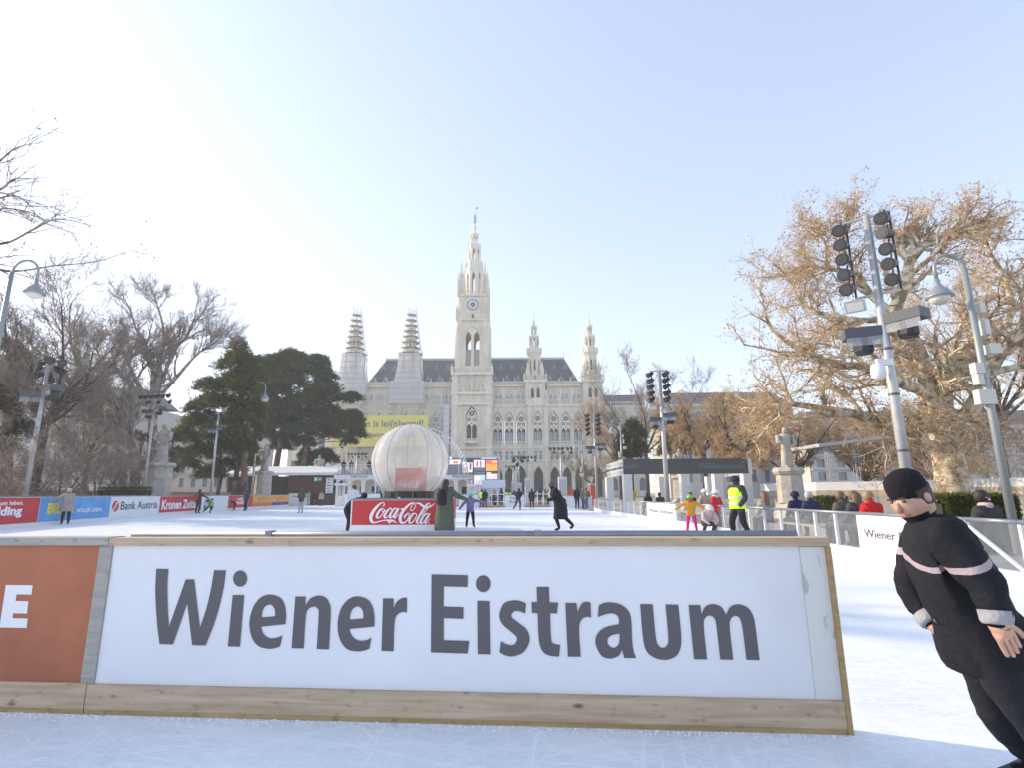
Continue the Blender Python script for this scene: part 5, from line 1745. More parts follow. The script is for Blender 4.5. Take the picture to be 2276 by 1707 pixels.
# right: raised skating path with its walls, stage canopy, hedges, park wall
M_GREYWALL = mat('grey_panel', (.33, .33, .32), .7, var=.12, vscale=.6)
def ramp(label, pts, zl, zm, zt):
    r_ = thing('raised_path_wall', label, 'ramp', (pts[0][0], pts[0][1], 0))
    L_ = Vector((pts[0][0], pts[0][1], 0))
    for i in range(len(pts) - 1):
        a, b = Vector((*pts[i], 0)) - L_, Vector((*pts[i + 1], 0)) - L_
        d = (b - a).normalized()
        back = Vector((-d.y, d.x, 0))
        slab(MB(), a + d * .01, b - d * .01, 0, zl, .2, back).build('lower_panel', M_GREYWALL, r_)
        slab(MB(), a + d * .01 - back * .02, b - d * .01 - back * .02, zl + .002, zm, .2, back).build('deck_edge', mat('timber_edge', (.42, .36, .28), .7, var=.15), r_)
        slab(MB(), a + d * .01 + back * .01, b - d * .01 + back * .01, zm + .002, zt, .1, back).build('white_board', M_WHITE, r_)
pr_ = [px(1690, 1090, 36), px(1815, 1090, 31), px(1950, 1090, 29), px(2085, 1090, 27)]
zz = px(1900, 1076, 29).z
ramp('raised skating path wall with white boards behind the stone statue', [(p.x, p.y) for p in pr_], 1.0, 1.35, zz + .12)
pr_ = [px(2165, 1090, 27), px(2276, 1090, 24), px(2500, 1090, 20)]
ramp('raised skating path wall right of the thick plane tree trunk', [(p.x, p.y) for p in pr_], 1.1, 1.45, zz + .15)

sc0 = px(1830, 1000, 42)
cn = thing('stage_canopy', 'flat stage canopy on lattice posts behind the bare plane tree', 'canopy', (sc0.x, 42, 0))
zr = px(1870, 985, 42).z
cw = px(1985, 985, 42).x - sc0.x
MB().add([(-.6, -.5, zr - .35), (cw, -.5, zr + .35), (cw, 4.5, zr + .35), (-.6, 4.5, zr - .35), (-.6, -.5, zr - .1), (cw, -.5, zr + .6), (cw, 4.5, zr + .6), (-.6, 4.5, zr - .1)],
         [(0, 1, 5, 4), (4, 5, 6, 7), (1, 2, 6, 5), (3, 0, 4, 7), (0, 3, 2, 1), (2, 3, 7, 6)]).build('roof', mat('canopy_grey', (.45, .46, .47), .6), cn)
for x in (.4, cw * .45, cw * .9):
    for dx in (-.15, .15):
        for dy in (0, .3):
            MB().tube([(x + dx, dy, 0), (x + dx, dy, zr - .2)], .03, 5).build('post_tube', M_STEEL, cn)
    lt = MB()
    for i in range(12):
        z = .3 + i * (zr - .6) / 12
        lt.tube([(x - .15, 0, z), (x + .15, 0, z + .35)], .015, 4)
    lt.build('lattice', M_STEEL, cn)['kind'] = 'stuff'

# timber hoarding behind the left boards
tf = thing('timber_hoarding', 'low orange brown timber hoarding behind the left boards', 'fence', (0, 0, 0))
fa, fb = px(-120, 1090, 31), px(330, 1090, 52)
fd = Vector((fb.x - fa.x, fb.y - fa.y, 0))
for i in range(12):
    q = Vector((fa.x, fa.y, 0)) + fd * (i / 12)
    MB().box(q.x - .06, q.x + .06, q.y - .14, q.y - .02, 0, 2.1).build('post', M_TIMBER, tf)
for i in range(12):
    for z0 in (.05, .48, .91, 1.34):
        a = Vector((fa.x, fa.y, 0)) + fd * (i / 12); b = Vector((fa.x, fa.y, 0)) + fd * ((i + .99) / 12)
        slab(MB(), a, b, z0, z0 + .40 + rng.uniform(-.02, .02), .04 + rng.uniform(0, .02), Vector((0, 1, 0))).build('plank', M_TIMBER, tf)
tf2 = thing('timber_hoarding', 'tan timber hoarding between the statue and the pine trunks', 'fence', (0, 0, 0))
fa, fb = px(372, 1090, 52), px(520, 1090, 66)
fd = Vector((fb.x - fa.x, fb.y - fa.y, 0))
for i in range(7):
    for z0 in (.05, .6, 1.15):
        a = Vector((fa.x, fa.y, 0)) + fd * (i / 7); b = Vector((fa.x, fa.y, 0)) + fd * ((i + .99) / 7)
        slab(MB(), a, b, z0, z0 + .53, .05, Vector((0, 1, 0))).build('plank', M_TIMBER, tf2)

# pale buildings behind the trees
M_FAC = mat('grey_stucco', (.50, .48, .45), .85, var=.12, vscale=.25)
def far_house(label, x0, x1, Y, h, nx, nz, rz_=0.0, roof_h=3.5):
    b = thing('city_building', label, 'building', ((x0 + x1) / 2, Y, 0), rz_)
    w = (x1 - x0) / 2
    wall = MB()
    dx = 2 * w / nx
    dz = (h - 3) / nz
    pr = None
    for i in range(nx):
        c = -w + (i + .5) * dx
        arch_wall(wall, I4, c - dx / 2, c + dx / 2, 0, h, [(c, dx * .2, 3 + k * dz + dz * .1, 3 + k * dz + dz * .72, None) for k in range(nz)], .35)
        for k in range(nz):
            if pr is None:
                pr = MB().box(-dx * .2, dx * .2, .35, .4, 0, dz * .62).build('window', M_PANE, b); q = pr
            else:
                q = pr.copy(); COL.objects.link(q)
            q.location = (c, 0, 3 + k * dz + dz * .1)
    wall.box(-w, w, .5, 14, 0, h - .05)
    wall.build('front_wall', M_FAC, b)
    co = MB()
    for k in range(1, nz + 1):
        co.box(-w, w, -.3, .05, 3 + k * dz - .25, 3 + k * dz)
    co.box(-w - .3, w + .3, -.7, .1, h, h + .6)
    co.build('cornice', M_FAC, b)
    MB().tbox(-w, w, 0, 14, h + .6, h + .6 + roof_h, 2.5, 4).build('roof', mat('grey_roof', (.16, .15, .15), .7, var=.2), b)
p = px(60, 900, 100)
far_house('pale grey palace facade behind the bare trees on the left', px(-250, 900, 100).x, px(300, 900, 100).x, 100, px(150, 900, 100).z, 16, 4)
far_house('pale stone building behind the pines far left of the town hall', px(330, 930, 135).x, px(560, 930, 135).x, 135, px(450, 955, 135).z, 9, 4)
far_house('grey stone building behind the weeping trees on the right', px(1480, 900, 120).x, px(1760, 900, 120).x, 120, px(1600, 905, 120).z, 10, 4)
far_house('long pale building behind the plane tree on the right', px(1790, 930, 100).x, px(2500, 930, 100).x, 100, px(2000, 955, 100).z, 16, 4)
# ------------------------------------------------------------------ masts, lamps, statues
M_POLE = mat('galvanised_pole', (.46, .47, .47), .45, .45, var=.12, vscale=6)
M_BLACK = mat('black_housing', (.018, .019, .022), .45)
M_GREYBOX = mat('grey_hood', (.075, .08, .095), .5)
M_LENS = mat('lamp_lens', (.06, .062, .066), .25, .1)
M_LAMPG = mat('lamp_green_grey', (.30, .34, .35), .45, .3)
M_OPAL = mat('opal_glass', (.72, .70, .62), .35)
M_SBOX = mat('pale_box', (.62, .60, .55), .5)

def can_light(name, parent, p, d, s=1.0):
    """stage light: drum with a lens, aimed along d"""
    p, d = Vector(p), Vector(d).normalized()
    o = MB().tube([p - d * .24 * s, p - d * .19 * s, p - d * .08 * s, p + d * .14 * s, p + d * .17 * s], [.05 * s, .09 * s, .105 * s, .145 * s, .145 * s], 12).build(name, M_BLACK, parent)
    MB().tube([p + d * .171 * s, p + d * .176 * s], [.115 * s, .11 * s], 12).build('lens', M_LENS, o)
    MB().tube([p - d * .02 * s, p + Vector((0, 0, .22 * s)) - d * .1 * s], .02 * s, 5).build('bracket', M_BLACK, o)
    return o

def hood_box(parent, p, rz_, s=1.0):
    """projector under a rain hood"""
    o = MB().box(-.36 * s, .36 * s, -.22 * s, .22 * s, 0, .22 * s).build('hood', M_GREYBOX, parent, loc=p)
    o.rotation_euler.z = rz_
    a = MB().lathe([(.16 * s, -.36 * s), (.2 * s, -.3 * s), (.2 * s, -.002), ], 10).build('projector', M_BLACK, o)
    MB().box(-.34 * s, .34 * s, -.2 * s, -.19 * s, -.2 * s, -.002).build('weather_flap', mat('clear_flap', (.5, .52, .55), .3, alpha=.35), o)

def mast(label, base, top_z, r=.1, kind='block', s=1.0, aim=(-1, -.4, -.5), rz_=0.0, hoods=True, cols=(-1, 1), rows=5, spread=.42):
    m = thing('floodlight_mast', label, 'floodlight mast', base, 0, 'floodlight masts round the rink')
    MB().tube([(0, 0, 0), (0, 0, top_z * .5), (0, 0, top_z)], [r, r * .85, r * .6], 12).build('pole', M_POLE, m, smooth=True)
    c, s_ = math.cos(rz_), math.sin(rz_)
    def loc(x, z, y=0): return (x * c - y * s_, x * s_ + y * c, z)
    if kind == 'block':       # two slanting columns of lamps
        zt = top_z - .05
        MB().tube([loc(-spread * s, zt), loc(spread * s, zt)], .035 * s, 6).build('cross_bar', M_POLE, m)
        for q in cols:
            for i in range(rows):
                can_light('stage_light', m, loc(q * spread * s - .1 * s, zt - .2 * s - i * .36 * s, -.12 * s), (aim[0] + rng.uniform(-.15, .15), aim[1] + rng.uniform(-.25, .2), aim[2] + rng.uniform(-.15, .15)), s)
            MB().tube([loc(q * spread * s, zt), loc(q * spread * s, zt - (rows + .2) * .36 * s)], .025 * s, 5).build('lamp_bar', M_BLACK, m)
        MB().tube([loc(-spread * s, zt - (rows + .2) * .36 * s), loc(spread * s, zt - (rows + .2) * .36 * s)], .03 * s, 6).build('cross_bar', M_POLE, m)
        fl = zt - (rows + .75) * .36 * s
        o = MB().box(-.2 * s, .2 * s, -.04, .04, -.14 * s, .14 * s).build('flood_panel', M_POLE, m, loc=loc(-.45 * s, fl, -.1))
        o.rotation_euler = (R(35), 0, rz_)
        MB().box(-.16 * s, .16 * s, -.05, -.041, -.1 * s, .1 * s).build('lens', M_OPAL, o)
        hz = fl - .75 * s
    elif kind == 'tee':       # cross bar with a row of lamps
        zt = top_z
        MB().tube([loc(-1.2 * s, zt), loc(1.2 * s, zt)], .04 * s, 6).build('cross_bar', M_POLE, m)
        for i in range(6):
            x = -1.1 * s + i * .44 * s
            can_light('stage_light', m, loc(x, zt - .12 * s, -.1), (rng.uniform(-.4, .4), -1, -.5), s)
            if i % 2:
                can_light('stage_light', m, loc(x, zt - .5 * s, .1), (rng.uniform(-.6, .6), -1, -.7), s * .85)
        hz = zt - 1.3 * s
    else:                     # cluster
        zt = top_z
        for i in range(7):
            t = i * 2 * math.pi / 7
            can_light('stage_light', m, (math.cos(t) * .45 * s, math.sin(t) * .3 * s, zt - .1 - (i % 3) * .3 * s), (math.cos(t), math.sin(t) - .5, -.5), s)
        MB().tube([loc(-.6 * s, zt - .05), loc(.6 * s, zt - .05)], .035 * s, 6).build('cross_bar', M_POLE, m)
        hz = zt - 1.5 * s
    if hoods:
        hood_box(m, loc(-.42 * s, hz), rz_ + .35, s)
        hood_box(m, loc(.42 * s, hz + .22 * s), rz_ - .35, s)
    return m

def at_base(u, v, Y):
    p = px(u, v, Y)
    return (p.x, Y, 0)
# the tall right-hand mast
mY = 11.2
p = px(2021, 1095, mY)
m1 = mast('tall floodlight mast with two lamp columns in front of the plane tree', (p.x, mY, 0), px(1928, 478, mY).z, .115, 'block', 1.0, (-1, -.62, -.30), R(-42))
zc = px(1975, 830, mY).z
MB().lathe([(.02, .2), (.12, .18), (.14, .1), (.15, .0), (.13, -.1), (.05, -.16)], 12, (-.33, -.1, zc)).build('dome_camera', M_WHITE, m1, smooth=True)
MB().box(-.35, 0, -.14, -.06, zc + .16, zc + .3).build('camera_arm', M_WHITE, m1)
for f in (.35, .55, .72):
    MB().tube([(0, 0, f * 6), (0, 0, f * 6 + .05)], .125 - f * .03, 12).build('clamp_band', M_GREYBOX, m1)
# the other masts, left to right
for lab, u, v, Y, vt, kind, s, r_ in [
    ('floodlight mast with hooded projectors at the far left', 57, 1102, 30, 800, 'cluster', 1.5, .14),
    ('floodlight mast beside the left stone statue', 318, 1100, 40, 878, 'tee', 1.1, .12),
    ('floodlight mast in front of the left pine', 468, 1098, 46, 920, 'cluster', 1.0, .11),
    ('floodlight mast beside the second stone statue', 560, 1092, 58, 945, 'cluster', 1.1, .12),
    ('floodlight mast with lamp block in front of the Willkommen gate', 1484, 1112, 27, 822, 'block', .95, .13),
    ('floodlight mast with lamp block right of the town hall arcade', 1327, 1108, 48, 918, 'block', 1.15, .13)]:
    p = px(u, v, Y)
    mast(lab, (p.x, Y, 0), px(u, vt, Y).z, r_, kind, s, (-1, -.35, -.5), R(-10))
for lab, u, Y, vt, kind, s in [
    ('T-shaped floodlight mast rising from the widest notice pillar', 1248, 62.2, 995, 'tee', 1.15),
    ('floodlight mast rising from the second notice pillar', 1171, 74.2, 1015, 'tee', 1.1),
    ('floodlight mast crowded with lamps beyond the narrow pillar', 1153.5, 80.2, 1016, 'cluster', 1.7),
    ('short floodlight mast nearest the video screen', 1141, 84.2, 1036, 'tee', 1.0),
    ('floodlight mast standing on the kiosk terrace left of the globe', 790, 70, 1008, 'tee', 1.0),
    ('thin floodlight mast beside the small pine left of the kiosk', 757, 76, 985, 'cluster', .9)]:
    p = px(u, 1090, Y)
    mast(lab, (p.x, Y, 0), px(u, vt, Y).z, .12, kind, s, hoods=False)

def street_lamp(label, base, h, reach, s=1.0, rz_=0.0, boxes=True):
    l = thing('street_lamp', label, 'street lamp', base, rz_, 'gooseneck street lamps')
    r_ = reach / 2
    pts = [(0, 0, 0), (0, 0, h * .5), (0, 0, h - r_)]
    arc = [(-r_ + r_ * math.cos(t), 0, h - r_ + r_ * math.sin(t)) for t in np.linspace(.15, math.pi, 12)]
    MB().tube(pts, [.085 * s, .075 * s, .06 * s], 10).build('pole', M_LAMPG, l, smooth=True)
    MB().tube([(0, 0, h - r_ - .05)] + arc + [(-reach, 0, h - r_ - .25 * s)], .038 * s, 8).build('gooseneck', M_LAMPG, l, smooth=True)
    z = h - r_ - .25 * s
    hd = MB().lathe([(.05 * s, 0), (.06 * s, -.12 * s), (.1 * s, -.2 * s), (.2 * s, -.3 * s), (.27 * s, -.42 * s), (.28 * s, -.45 * s)], 18, (-reach, 0, z)).build('lamp_shade', M_LAMPG, l, smooth=True)
    MB().lathe([(.22 * s, -.44 * s), (.2 * s, -.53 * s), (.12 * s, -.59 * s), (.02, -.6 * s)], 14, (-reach, 0, z)).build('lamp_glass', M_OPAL, hd, smooth=True)
    if boxes:
        for dz, dx, w, hh in ((1.5, .17, .09, .12), (2.0, .2, .08, .17), (2.45, .28, .2, .11), (2.9, -.15, .15, .12), (3.15, -.17, .1, .12), (3.6, -.1, .28, .16)):
            MB().box(dx * s - w * s / 1.5, dx * s + w * s / 1.5, -.1 * s, .06 * s, h - r_ - dz * s + .4, h - r_ - dz * s + .4 + hh * 2 * s).build('junction_box', M_SBOX, l)
    return l
lY = 11.5
p = px(2247, 1140, lY)
pt = px(2100, 566, lY)
street_lamp('green grey gooseneck street lamp at the right with pale boxes', (p.x, lY, 0), pt.z, p.x * 0 + (px(2143, 700, lY).x - px(2078, 700, lY).x) + .02, 1.0)
lY = 14.0
p = px(-12, 800, lY)
street_lamp('gooseneck street lamp cut by the left edge', (p.x, lY, 0), px(30, 578, lY).z, .74, .9, math.pi, False)
lY = 57
p = px(548, 1000, lY)
street_lamp('gooseneck street lamp in front of the pines', (p.x, lY, 0), px(560, 849, lY).z, 1.45, 1.8, math.pi)
lY = 60
p = px(1297, 1090, lY)
street_lamp('gooseneck street lamp between the notice pillar and the red kiosk', (p.x, lY, 0), px(1290, 975, lY).z, .75, 1.2)
lY = 52
p = px(1384, 1060, lY)
street_lamp('gooseneck street lamp above the left end of the Willkommen gate', (p.x, lY, 0), px(1370, 932, lY).z, .85, 1.2)

# stone statues on pedestals
M_STAT = mat('statue_stone', (.42, .39, .34), .85, var=.28, vscale=3, bump=.4, bscale=9)
def statue(label, u, v_top, v_mid, v_bot, Y, cloak=1.0):
    b = px(u, v_bot, Y)
    zt, zm = px(u, v_top, Y).z, px(u, v_mid, Y).z
    s = thing('statue', label, 'statue', (b.x, Y, 0), rng.uniform(-.3, .3), 'stone statues on pedestals')
    w = (zt - zm) * .215
    pd = MB()
    pd.box(-w * 1.5, w * 1.5, -w * 1.5, w * 1.5, 0, .5)
    pd.tbox(-w * 1.3, w * 1.3, -w * 1.3, w * 1.3, .5, .75, .1)
    pd.build('plinth', M_STAT, s)
    MB().ngon(0, 0, w * 1.45, 8, .75, zm - .35, .93, math.pi / 8).build('pedestal', M_STAT, s)
    MB().ngon(0, 0, w * 1.5, 8, zm - .35, zm - .2, 1.15, math.pi / 8).ngon(0, 0, w * 1.7, 8, zm - .2, zm, .9, math.pi / 8).build('cornice', M_STAT, s)
    h = zt - zm
    fig = MB()
    n = 20
    prof = [(.40, 0), (.43, .04), (.40, .2), (.36, .4), (.33, .52), (.37, .62), (.42, .74), (.40, .80), (.22, .845), (.12, .86)]
    V, rows_ = [], []
    for r_, z in prof:
        for j in range(n):
            t = 2 * math.pi * j / n
            fold = 1 + .10 * math.sin(t * 7 + z * 3) * (1 - z) + .05 * math.sin(t * 3 + 1.3)
            V.append((r_ * w * 1.55 * fold * math.cos(t), r_ * w * 1.25 * fold * math.sin(t), z * h))
    k = len(prof)
    fig.add(V, [(i * n + j, i * n + (j + 1) % n, (i + 1) * n + (j + 1) % n, (i + 1) * n + j) for i in range(k - 1) for j in range(n)] + [tuple(range(n))[::-1], tuple((k - 1) * n + j for j in range(n))])
    fig.sphere((0, -.03 * h, .92 * h), .062 * h, 12, 8, 1, 1.1, 1.25)
    fig.tube([(0, 0, .83 * h), (0, -.01 * h, .9 * h)], .04 * h, 8)
    fig.tube([(-.17 * h, 0, .78 * h), (-.22 * h, -.06 * h, .62 * h), (-.08 * h, -.15 * h, .58 * h)], [.055 * h, .05 * h, .035 * h], 8)
    fig.tube([(.17 * h, 0, .78 * h), (.21 * h, -.05 * h, .6 * h), (.12 * h, -.14 * h, .5 * h)], [.055 * h, .05 * h, .035 * h], 8)
    fig.tube([(.1 * h, -.1 * h, .02 * h), (.1 * h, -.17 * h, .02 * h)], .04 * h, 6)
    fig.tube([(-.09 * h, -.1 * h, .02 * h), (-.09 * h, -.18 * h, .02 * h)], .04 * h, 6)
    fig.build('figure', M_STAT, s, smooth=True, loc=(0, 0, zm))
    return s
statue('weathered stone statue on a tall pedestal beside the left mast', 350, 943, 1030, 1100, 42)
statue('stone statue on a pedestal in front of the pine trunks', 583, 990, 1048, 1096, 60)
statue('small stone statue between the leaning pine and the kiosk', 706, 1012, 1058, 1090, 74)
statue('robed stone statue on a pedestal before the plane tree', 1760, 950, 1040, 1118, 27)
statue('pale statue half hidden behind the Willkommen gate', 1516, 998, 1058, 1100, 52)

# hedges
def leaf_mat(name, c1, c2):
    m = bpy.data.materials.new(name)
    m.use_nodes = True
    t = m.node_tree; N = t.nodes.new; L = t.links.new
    b = t.nodes['Principled BSDF']
    g_ = N('ShaderNodeNewGeometry')
    r_ = N('ShaderNodeMix'); r_.data_type = 'RGBA'
    r_.inputs['A'].default_value = (*c1, 1); r_.inputs['B'].default_value = (*c2, 1)
    L(g_.outputs['Random Per Island'], r_.inputs['Factor'])
    L(r_.outputs['Result'], b.inputs['Base Color'])
    b.inputs['Roughness'].default_value = .7
    b.inputs['Specular IOR Level'].default_value = .25
    tl = N('ShaderNodeBsdfTranslucent'); L(r_.outputs['Result'], tl.inputs[0])
    mx = N('ShaderNodeMixShader'); mx.inputs[0].default_value = .3
    out = t.nodes['Material Output']
    L(b.outputs[0], mx.inputs[1]); L(tl.outputs[0], mx.inputs[2]); L(mx.outputs[0], out.inputs[0])
    MATS[name] = m
    return m
def leaf_cloud(name, P, D, ln, wd_, m, parent, seed=1):
    """many small leaf blades at points P pointing along D (arrays)"""
    g = np.random.default_rng(seed)
    n = len(P)
    D = D / (np.linalg.norm(D, axis=1, keepdims=True) + 1e-9)
    a = g.normal(size=(n, 3))
    S = np.cross(D, a)
    S /= (np.linalg.norm(S, axis=1, keepdims=True) + 1e-9)
    l = (ln * g.uniform(.6, 1.3, n))[:, None]
    w = (wd_ * g.uniform(.6, 1.3, n))[:, None]
    V = np.stack([P - S * w * .5, P + S * w * .5, P + D * l + S * w * .25, P + D * l - S * w * .25], 1).reshape(-1, 3)
    me = bpy.data.meshes.new(name)
    me.vertices.add(len(V)); me.vertices.foreach_set('co', V.astype(np.float32).ravel())
    me.loops.add(4 * n); me.loops.foreach_set('vertex_index', np.arange(4 * n, dtype=np.int32))
    me.polygons.add(n)
    me.polygons.foreach_set('loop_start', np.arange(0, 4 * n, 4, dtype=np.int32))
    me.polygons.foreach_set('loop_total', np.full(n, 4, np.int32))
    me.update(calc_edges=True)
    me.materials.append(m)
    o = bpy.data.objects.new(name, me); COL.objects.link(o)
    if parent: o.parent = parent
    return o
M_HEDGE = leaf_mat('hedge_leaf', (.06, .075, .012), (.17, .17, .03))
def hedge(label, p0, p1, th, h, n):
    hd = thing('hedge', label, 'hedge', (0, 0, 0))
    p0, p1 = Vector((p0[0], p0[1], 0)), Vector((p1[0], p1[1], 0))
    d = p1 - p0
    sd_ = Vector((d.y, -d.x, 0)).normalized()
    slab(MB(), p0 - sd_ * th * .35, p1 - sd_ * th * .35, 0, h - .12, th * .7, sd_).build('core', mat('hedge_core', (.03, .03, .012), .9), hd)
    g = np.random.default_rng(3)
    t = g.uniform(0, 1, n)[:, None]; s_ = g.uniform(-.5, .5, n)[:, None]; z = g.uniform(0.02, 1, n)[:, None]
    edge = g.uniform(0, 1, (n, 1))
    s_ = np.where(edge < .5, np.sign(s_) * .5, s_)
    z = np.where(edge >= .5, 1.0, z)
    P = np.array(p0)[None] + np.array(d)[None] * t + np.array(sd_)[None] * s_ * th
    P[:, 2] = (z[:, 0]) * h + g.normal(0, .03, n)
    D = g.normal(size=(n, 3)) + np.array([0, 0, .8]) + np.array(sd_)[None] * s_ * 2
    leaf_cloud('foliage', P, D, .07, .05, M_HEDGE, hd)
a, b = px(2085, 1146, 12.5), px(2252, 1146, 12.2)
hedge('sunlit clipped hedge behind the glass gate on the right', (a.x, 12.6), (b.x, 12.4), .9, px(2170, 1108, 12.5).z, 22000)
a, b = px(225, 1100, 36), px(318, 1100, 36)
hedge('dark clipped hedge left of the stone statue', (a.x, 36), (b.x, 36.5), 1.2, px(270, 1086, 36).z, 6000)
a, b = px(1812, 1110, 24), px(1870, 1110, 24)
hedge('dark clipped hedge behind the seated people on the right', (a.x, 24), (b.x, 24), 1.0, px(1840, 1108, 24).z, 6000)
# ------------------------------------------------------------------ trees
def bark(name, c1, c2, scale=3.0):
    m = bpy.data.materials.new(name)
    m.use_nodes = True
    t = m.node_tree; N = t.nodes.new; L = t.links.new
    b = t.nodes['Principled BSDF']
    tc = N('ShaderNodeTexCoord')
    nz = N('ShaderNodeTexNoise'); nz.inputs['Scale'].default_value = scale; nz.inputs['Detail'].default_value = 5
    L(tc.outputs['Object'], nz.inputs['Vector'])
    mr = N('ShaderNodeMapRange'); mr.inputs['From Min'].default_value = .42; mr.inputs['From Max'].default_value = .58
    L(nz.outputs['Fac'], mr.inputs['Value'])
    r_ = N('ShaderNodeMix'); r_.data_type = 'RGBA'; r_.inputs['A'].default_value = (*c1, 1); r_.inputs['B'].default_value = (*c2, 1)
    L(mr.outputs[0], r_.inputs['Factor']); L(r_.outputs['Result'], b.inputs['Base Color'])
    b.inputs['Roughness'].default_value = .85
    b.inputs['Specular IOR Level'].default_value = .2
    return m
BK_PLANE = bark('plane_bark', (.27, .215, .145), (.72, .64, .50), 2.2)
BK_TWIG = bark('plane_twig', (.48, .35, .21), (.68, .53, .35), 1.5)
BK_DARK = bark('dark_bark', (.07, .055, .045), (.15, .115, .09), 3)
BK_DTWIG = bark('dark_twig', (.20, .165, .145), (.33, .28, .24), 2)
BK_GREY = bark('grey_bark', (.20, .17, .14), (.42, .37, .31), 2)
BK_GTWIG = bark('grey_twig', (.28, .24, .21), (.42, .37, .33), 2)
BK_PINE = bark('pine_bark', (.10, .06, .045), (.22, .14, .10), 2)
BK_GOLD = bark('willow_twig', (.38, .26, .15), (.56, .41, .25), 1.2)
LF_BROWN = leaf_mat('withered_leaf', (.34, .20, .10), (.56, .39, .22))
LF_GOLD = leaf_mat('golden_leaf', (.46, .27, .11), (.74, .53, .28))
LF_PINE = leaf_mat('pine_needle', (.026, .050, .017), (.12, .15, .045))
LF_PINE2 = leaf_mat('olive_needle', (.036, .060, .016), (.20, .20, .05))
LF_DARK = leaf_mat('ivy_dark', (.012, .016, .008), (.035, .04, .015))

def frusta(name, segs, n, m, parent):
    """segs: rows (x0,y0,z0,x1,y1,z1,r0,r1) -> open n-sided tubes in one mesh"""
    S = np.asarray(segs, dtype=np.float64)
    if len(S) == 0:
        return None
    A, B = S[:, 0:3], S[:, 3:6]
    d = B - A
    d /= (np.linalg.norm(d, axis=1, keepdims=True) + 1e-9)
    ref = np.where(np.abs(d[:, 2:3]) < .9, np.array([[0, 0, 1.0]]), np.array([[1.0, 0, 0]]))
    u = np.cross(d, ref); u /= np.linalg.norm(u, axis=1, keepdims=True)
    w = np.cross(d, u)
    k = len(S)
    V = np.empty((k, 2, n, 3))
    for j in range(n):
        t = 2 * math.pi * j / n
        o = u * math.cos(t) + w * math.sin(t)
        V[:, 0, j] = A + o * S[:, 6:7]
        V[:, 1, j] = B + o * S[:, 7:8]
    base = (np.arange(k) * 2 * n)[:, None, None]
    j = np.arange(n)
    q = np.stack([j, (j + 1) % n, n + (j + 1) % n, n + j], 1)[None]
    F = (base + q).reshape(-1)
    me = bpy.data.meshes.new(name)
    me.vertices.add(k * 2 * n); me.vertices.foreach_set('co', V.astype(np.float32).ravel())
    me.loops.add(len(F)); me.loops.foreach_set('vertex_index', F.astype(np.int32))
    me.polygons.add(k * n)
    me.polygons.foreach_set('loop_start', np.arange(0, 4 * k * n, 4, dtype=np.int32))
    me.polygons.foreach_set('loop_total', np.full(k * n, 4, np.int32))
    me.polygons.foreach_set('use_smooth', np.ones(k * n, bool))
    me.update(calc_edges=True)
    me.materials.append(m)
    o = bpy.data.objects.new(name, me); COL.objects.link(o); o.parent = parent
    return o

